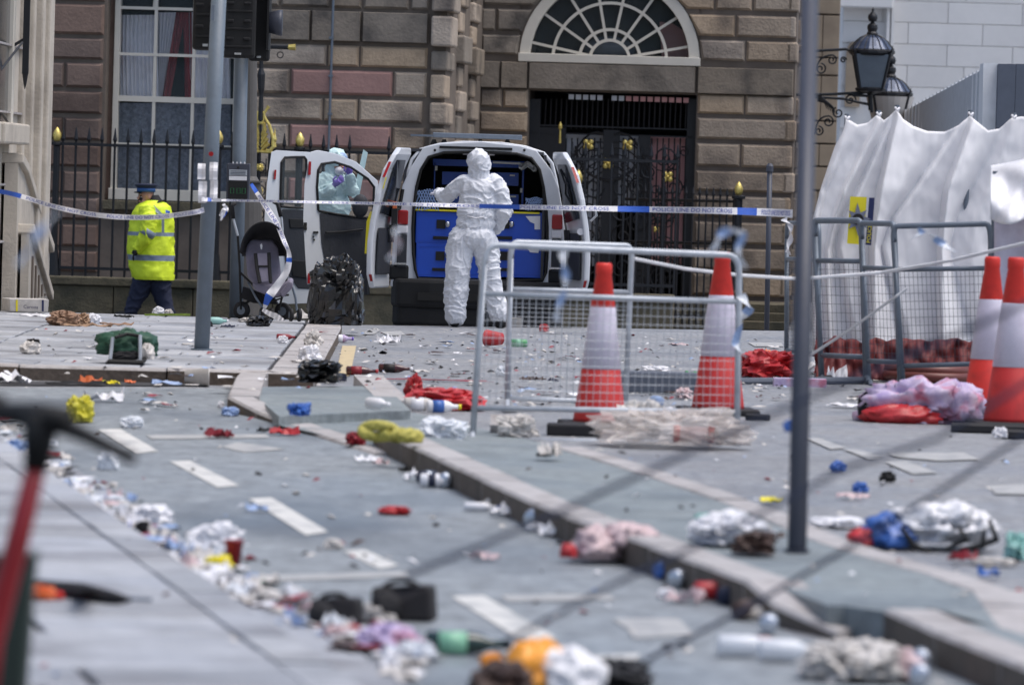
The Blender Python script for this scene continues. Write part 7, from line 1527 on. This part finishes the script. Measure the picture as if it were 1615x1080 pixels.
# ---- cords in the near field and between barriers
def cord(pts, r, m, label, nm='cord'): MB().tube([at(*p) for p in pts], r, 6).build(nm, m, top=(label, 'cord', 'thin cords strung across the street'))
cord([(1000, 408, 37.2), (1080, 424, 37.6), (1165, 434, 38.2), (1260, 440, 39), (1390, 430, 39), (1500, 411, 38.5), (1640, 378, 38)], .012, 'ropewhite', 'white cord sagging from second barrier post to the right edge')
cord([(1275, 562, 43), (1340, 520, 42.5), (1415, 466, 42), (1430, 455, 42)], .012, 'ropewhite', 'short white cord slanting up across the tent barriers')
cord([(1020, 1040, 15.2), (1180, 958, 15), (1340, 862, 14.8), (1480, 775, 14.6), (1640, 672, 14.4)], .0065, 'cordgrey', 'blurred grey cord in the foreground, lowest, running up to the right edge')
cord([(640, 908, 13.5), (820, 835, 13.4), (1040, 735, 13.3), (1200, 660, 13.2), (1400, 575, 13), (1640, 470, 12.8)], .0065, 'cordgrey', 'blurred grey cord in the foreground, longest, crossing behind the barrier foot')
cord([(800, 1010, 13.6), (960, 925, 13.5), (1130, 845, 13.4), (1330, 740, 13.3), (1480, 690, 13.2), (1640, 590, 13)], .006, 'cordgrey', 'blurred grey cord in the foreground, between the longest and lowest ones')
# knotted tape ends tied to barriers, blurred
def wisp(pts, w_, m, label): 
    P = [at(*p) for p in pts]; mb = MB(); n = len(P)
    mb.grid(24, 3, lambda u, v: (lambda a, f: lerp(P[a], P[a + 1], f) + Vector(((v - .5) * w_ * math.cos(u * 9), (v - .5) * w_ * math.sin(u * 9), (v - .5) * w_ * .5)))(min(n - 2, int(u * (n - 1))), u * (n - 1) - min(n - 2, int(u * (n - 1)))), mf=lambda u, v: 1 if (int(u * 5) % 2) else 0)
    mb.build('tape_knot', m, top=(label, 'tape', 'knotted tape ends'), thick=.002)
wisp([(1125, 395, 20), (1132, 372, 20), (1150, 362, 20), (1172, 370, 20), (1165, 392, 20), (1172, 420, 20)], .035, ['plastic', 'lightblue'], 'blurred blue-white tape knot floating before the second cone')
wisp([(888, 396, 20), (893, 430, 20), (886, 470, 20), (878, 505, 20)], .03, ['plastic', 'lightblue'], 'blurred hanging tape end in front of the van’s right door')
wisp([(1168, 465, 33), (1185, 485, 33), (1170, 500, 33), (1160, 540, 33), (1172, 560, 33)], .05, ['plastic', 'lightblue'], 'pale tape knot tied to the right post of the nearest barrier')
wisp([(90, 335, 13), (60, 370, 13), (42, 400, 13), (30, 420, 13)], .02, ['plastic', 'lightblue'], 'blurred pale blue tape end at far left before the pale building')
wisp([(1236, 345, 45.3), (1246, 352, 45.3), (1246, 380, 45.3), (1243, 400, 45.3)], .05, ['white', 'white'], 'white tape loop tied on the end-on barrier beside the dark post')
wisp([(1440, 375, 30), (1455, 362, 30), (1480, 380, 30), (1505, 395, 30)], .04, ['plastic', 'lightblue'], 'faint blue tape wisp in front of the tent')
wisp([(625, 360, 17), (628, 390, 17), (615, 410, 17)], .02, ['plastic', 'pink'], 'faint pinkish tape wisp in front of the van’s left door')
print('objects', len(bpy.data.objects), 'tris~', sum(len(o.data.polygons) for o in bpy.data.objects if o.type == 'MESH'))
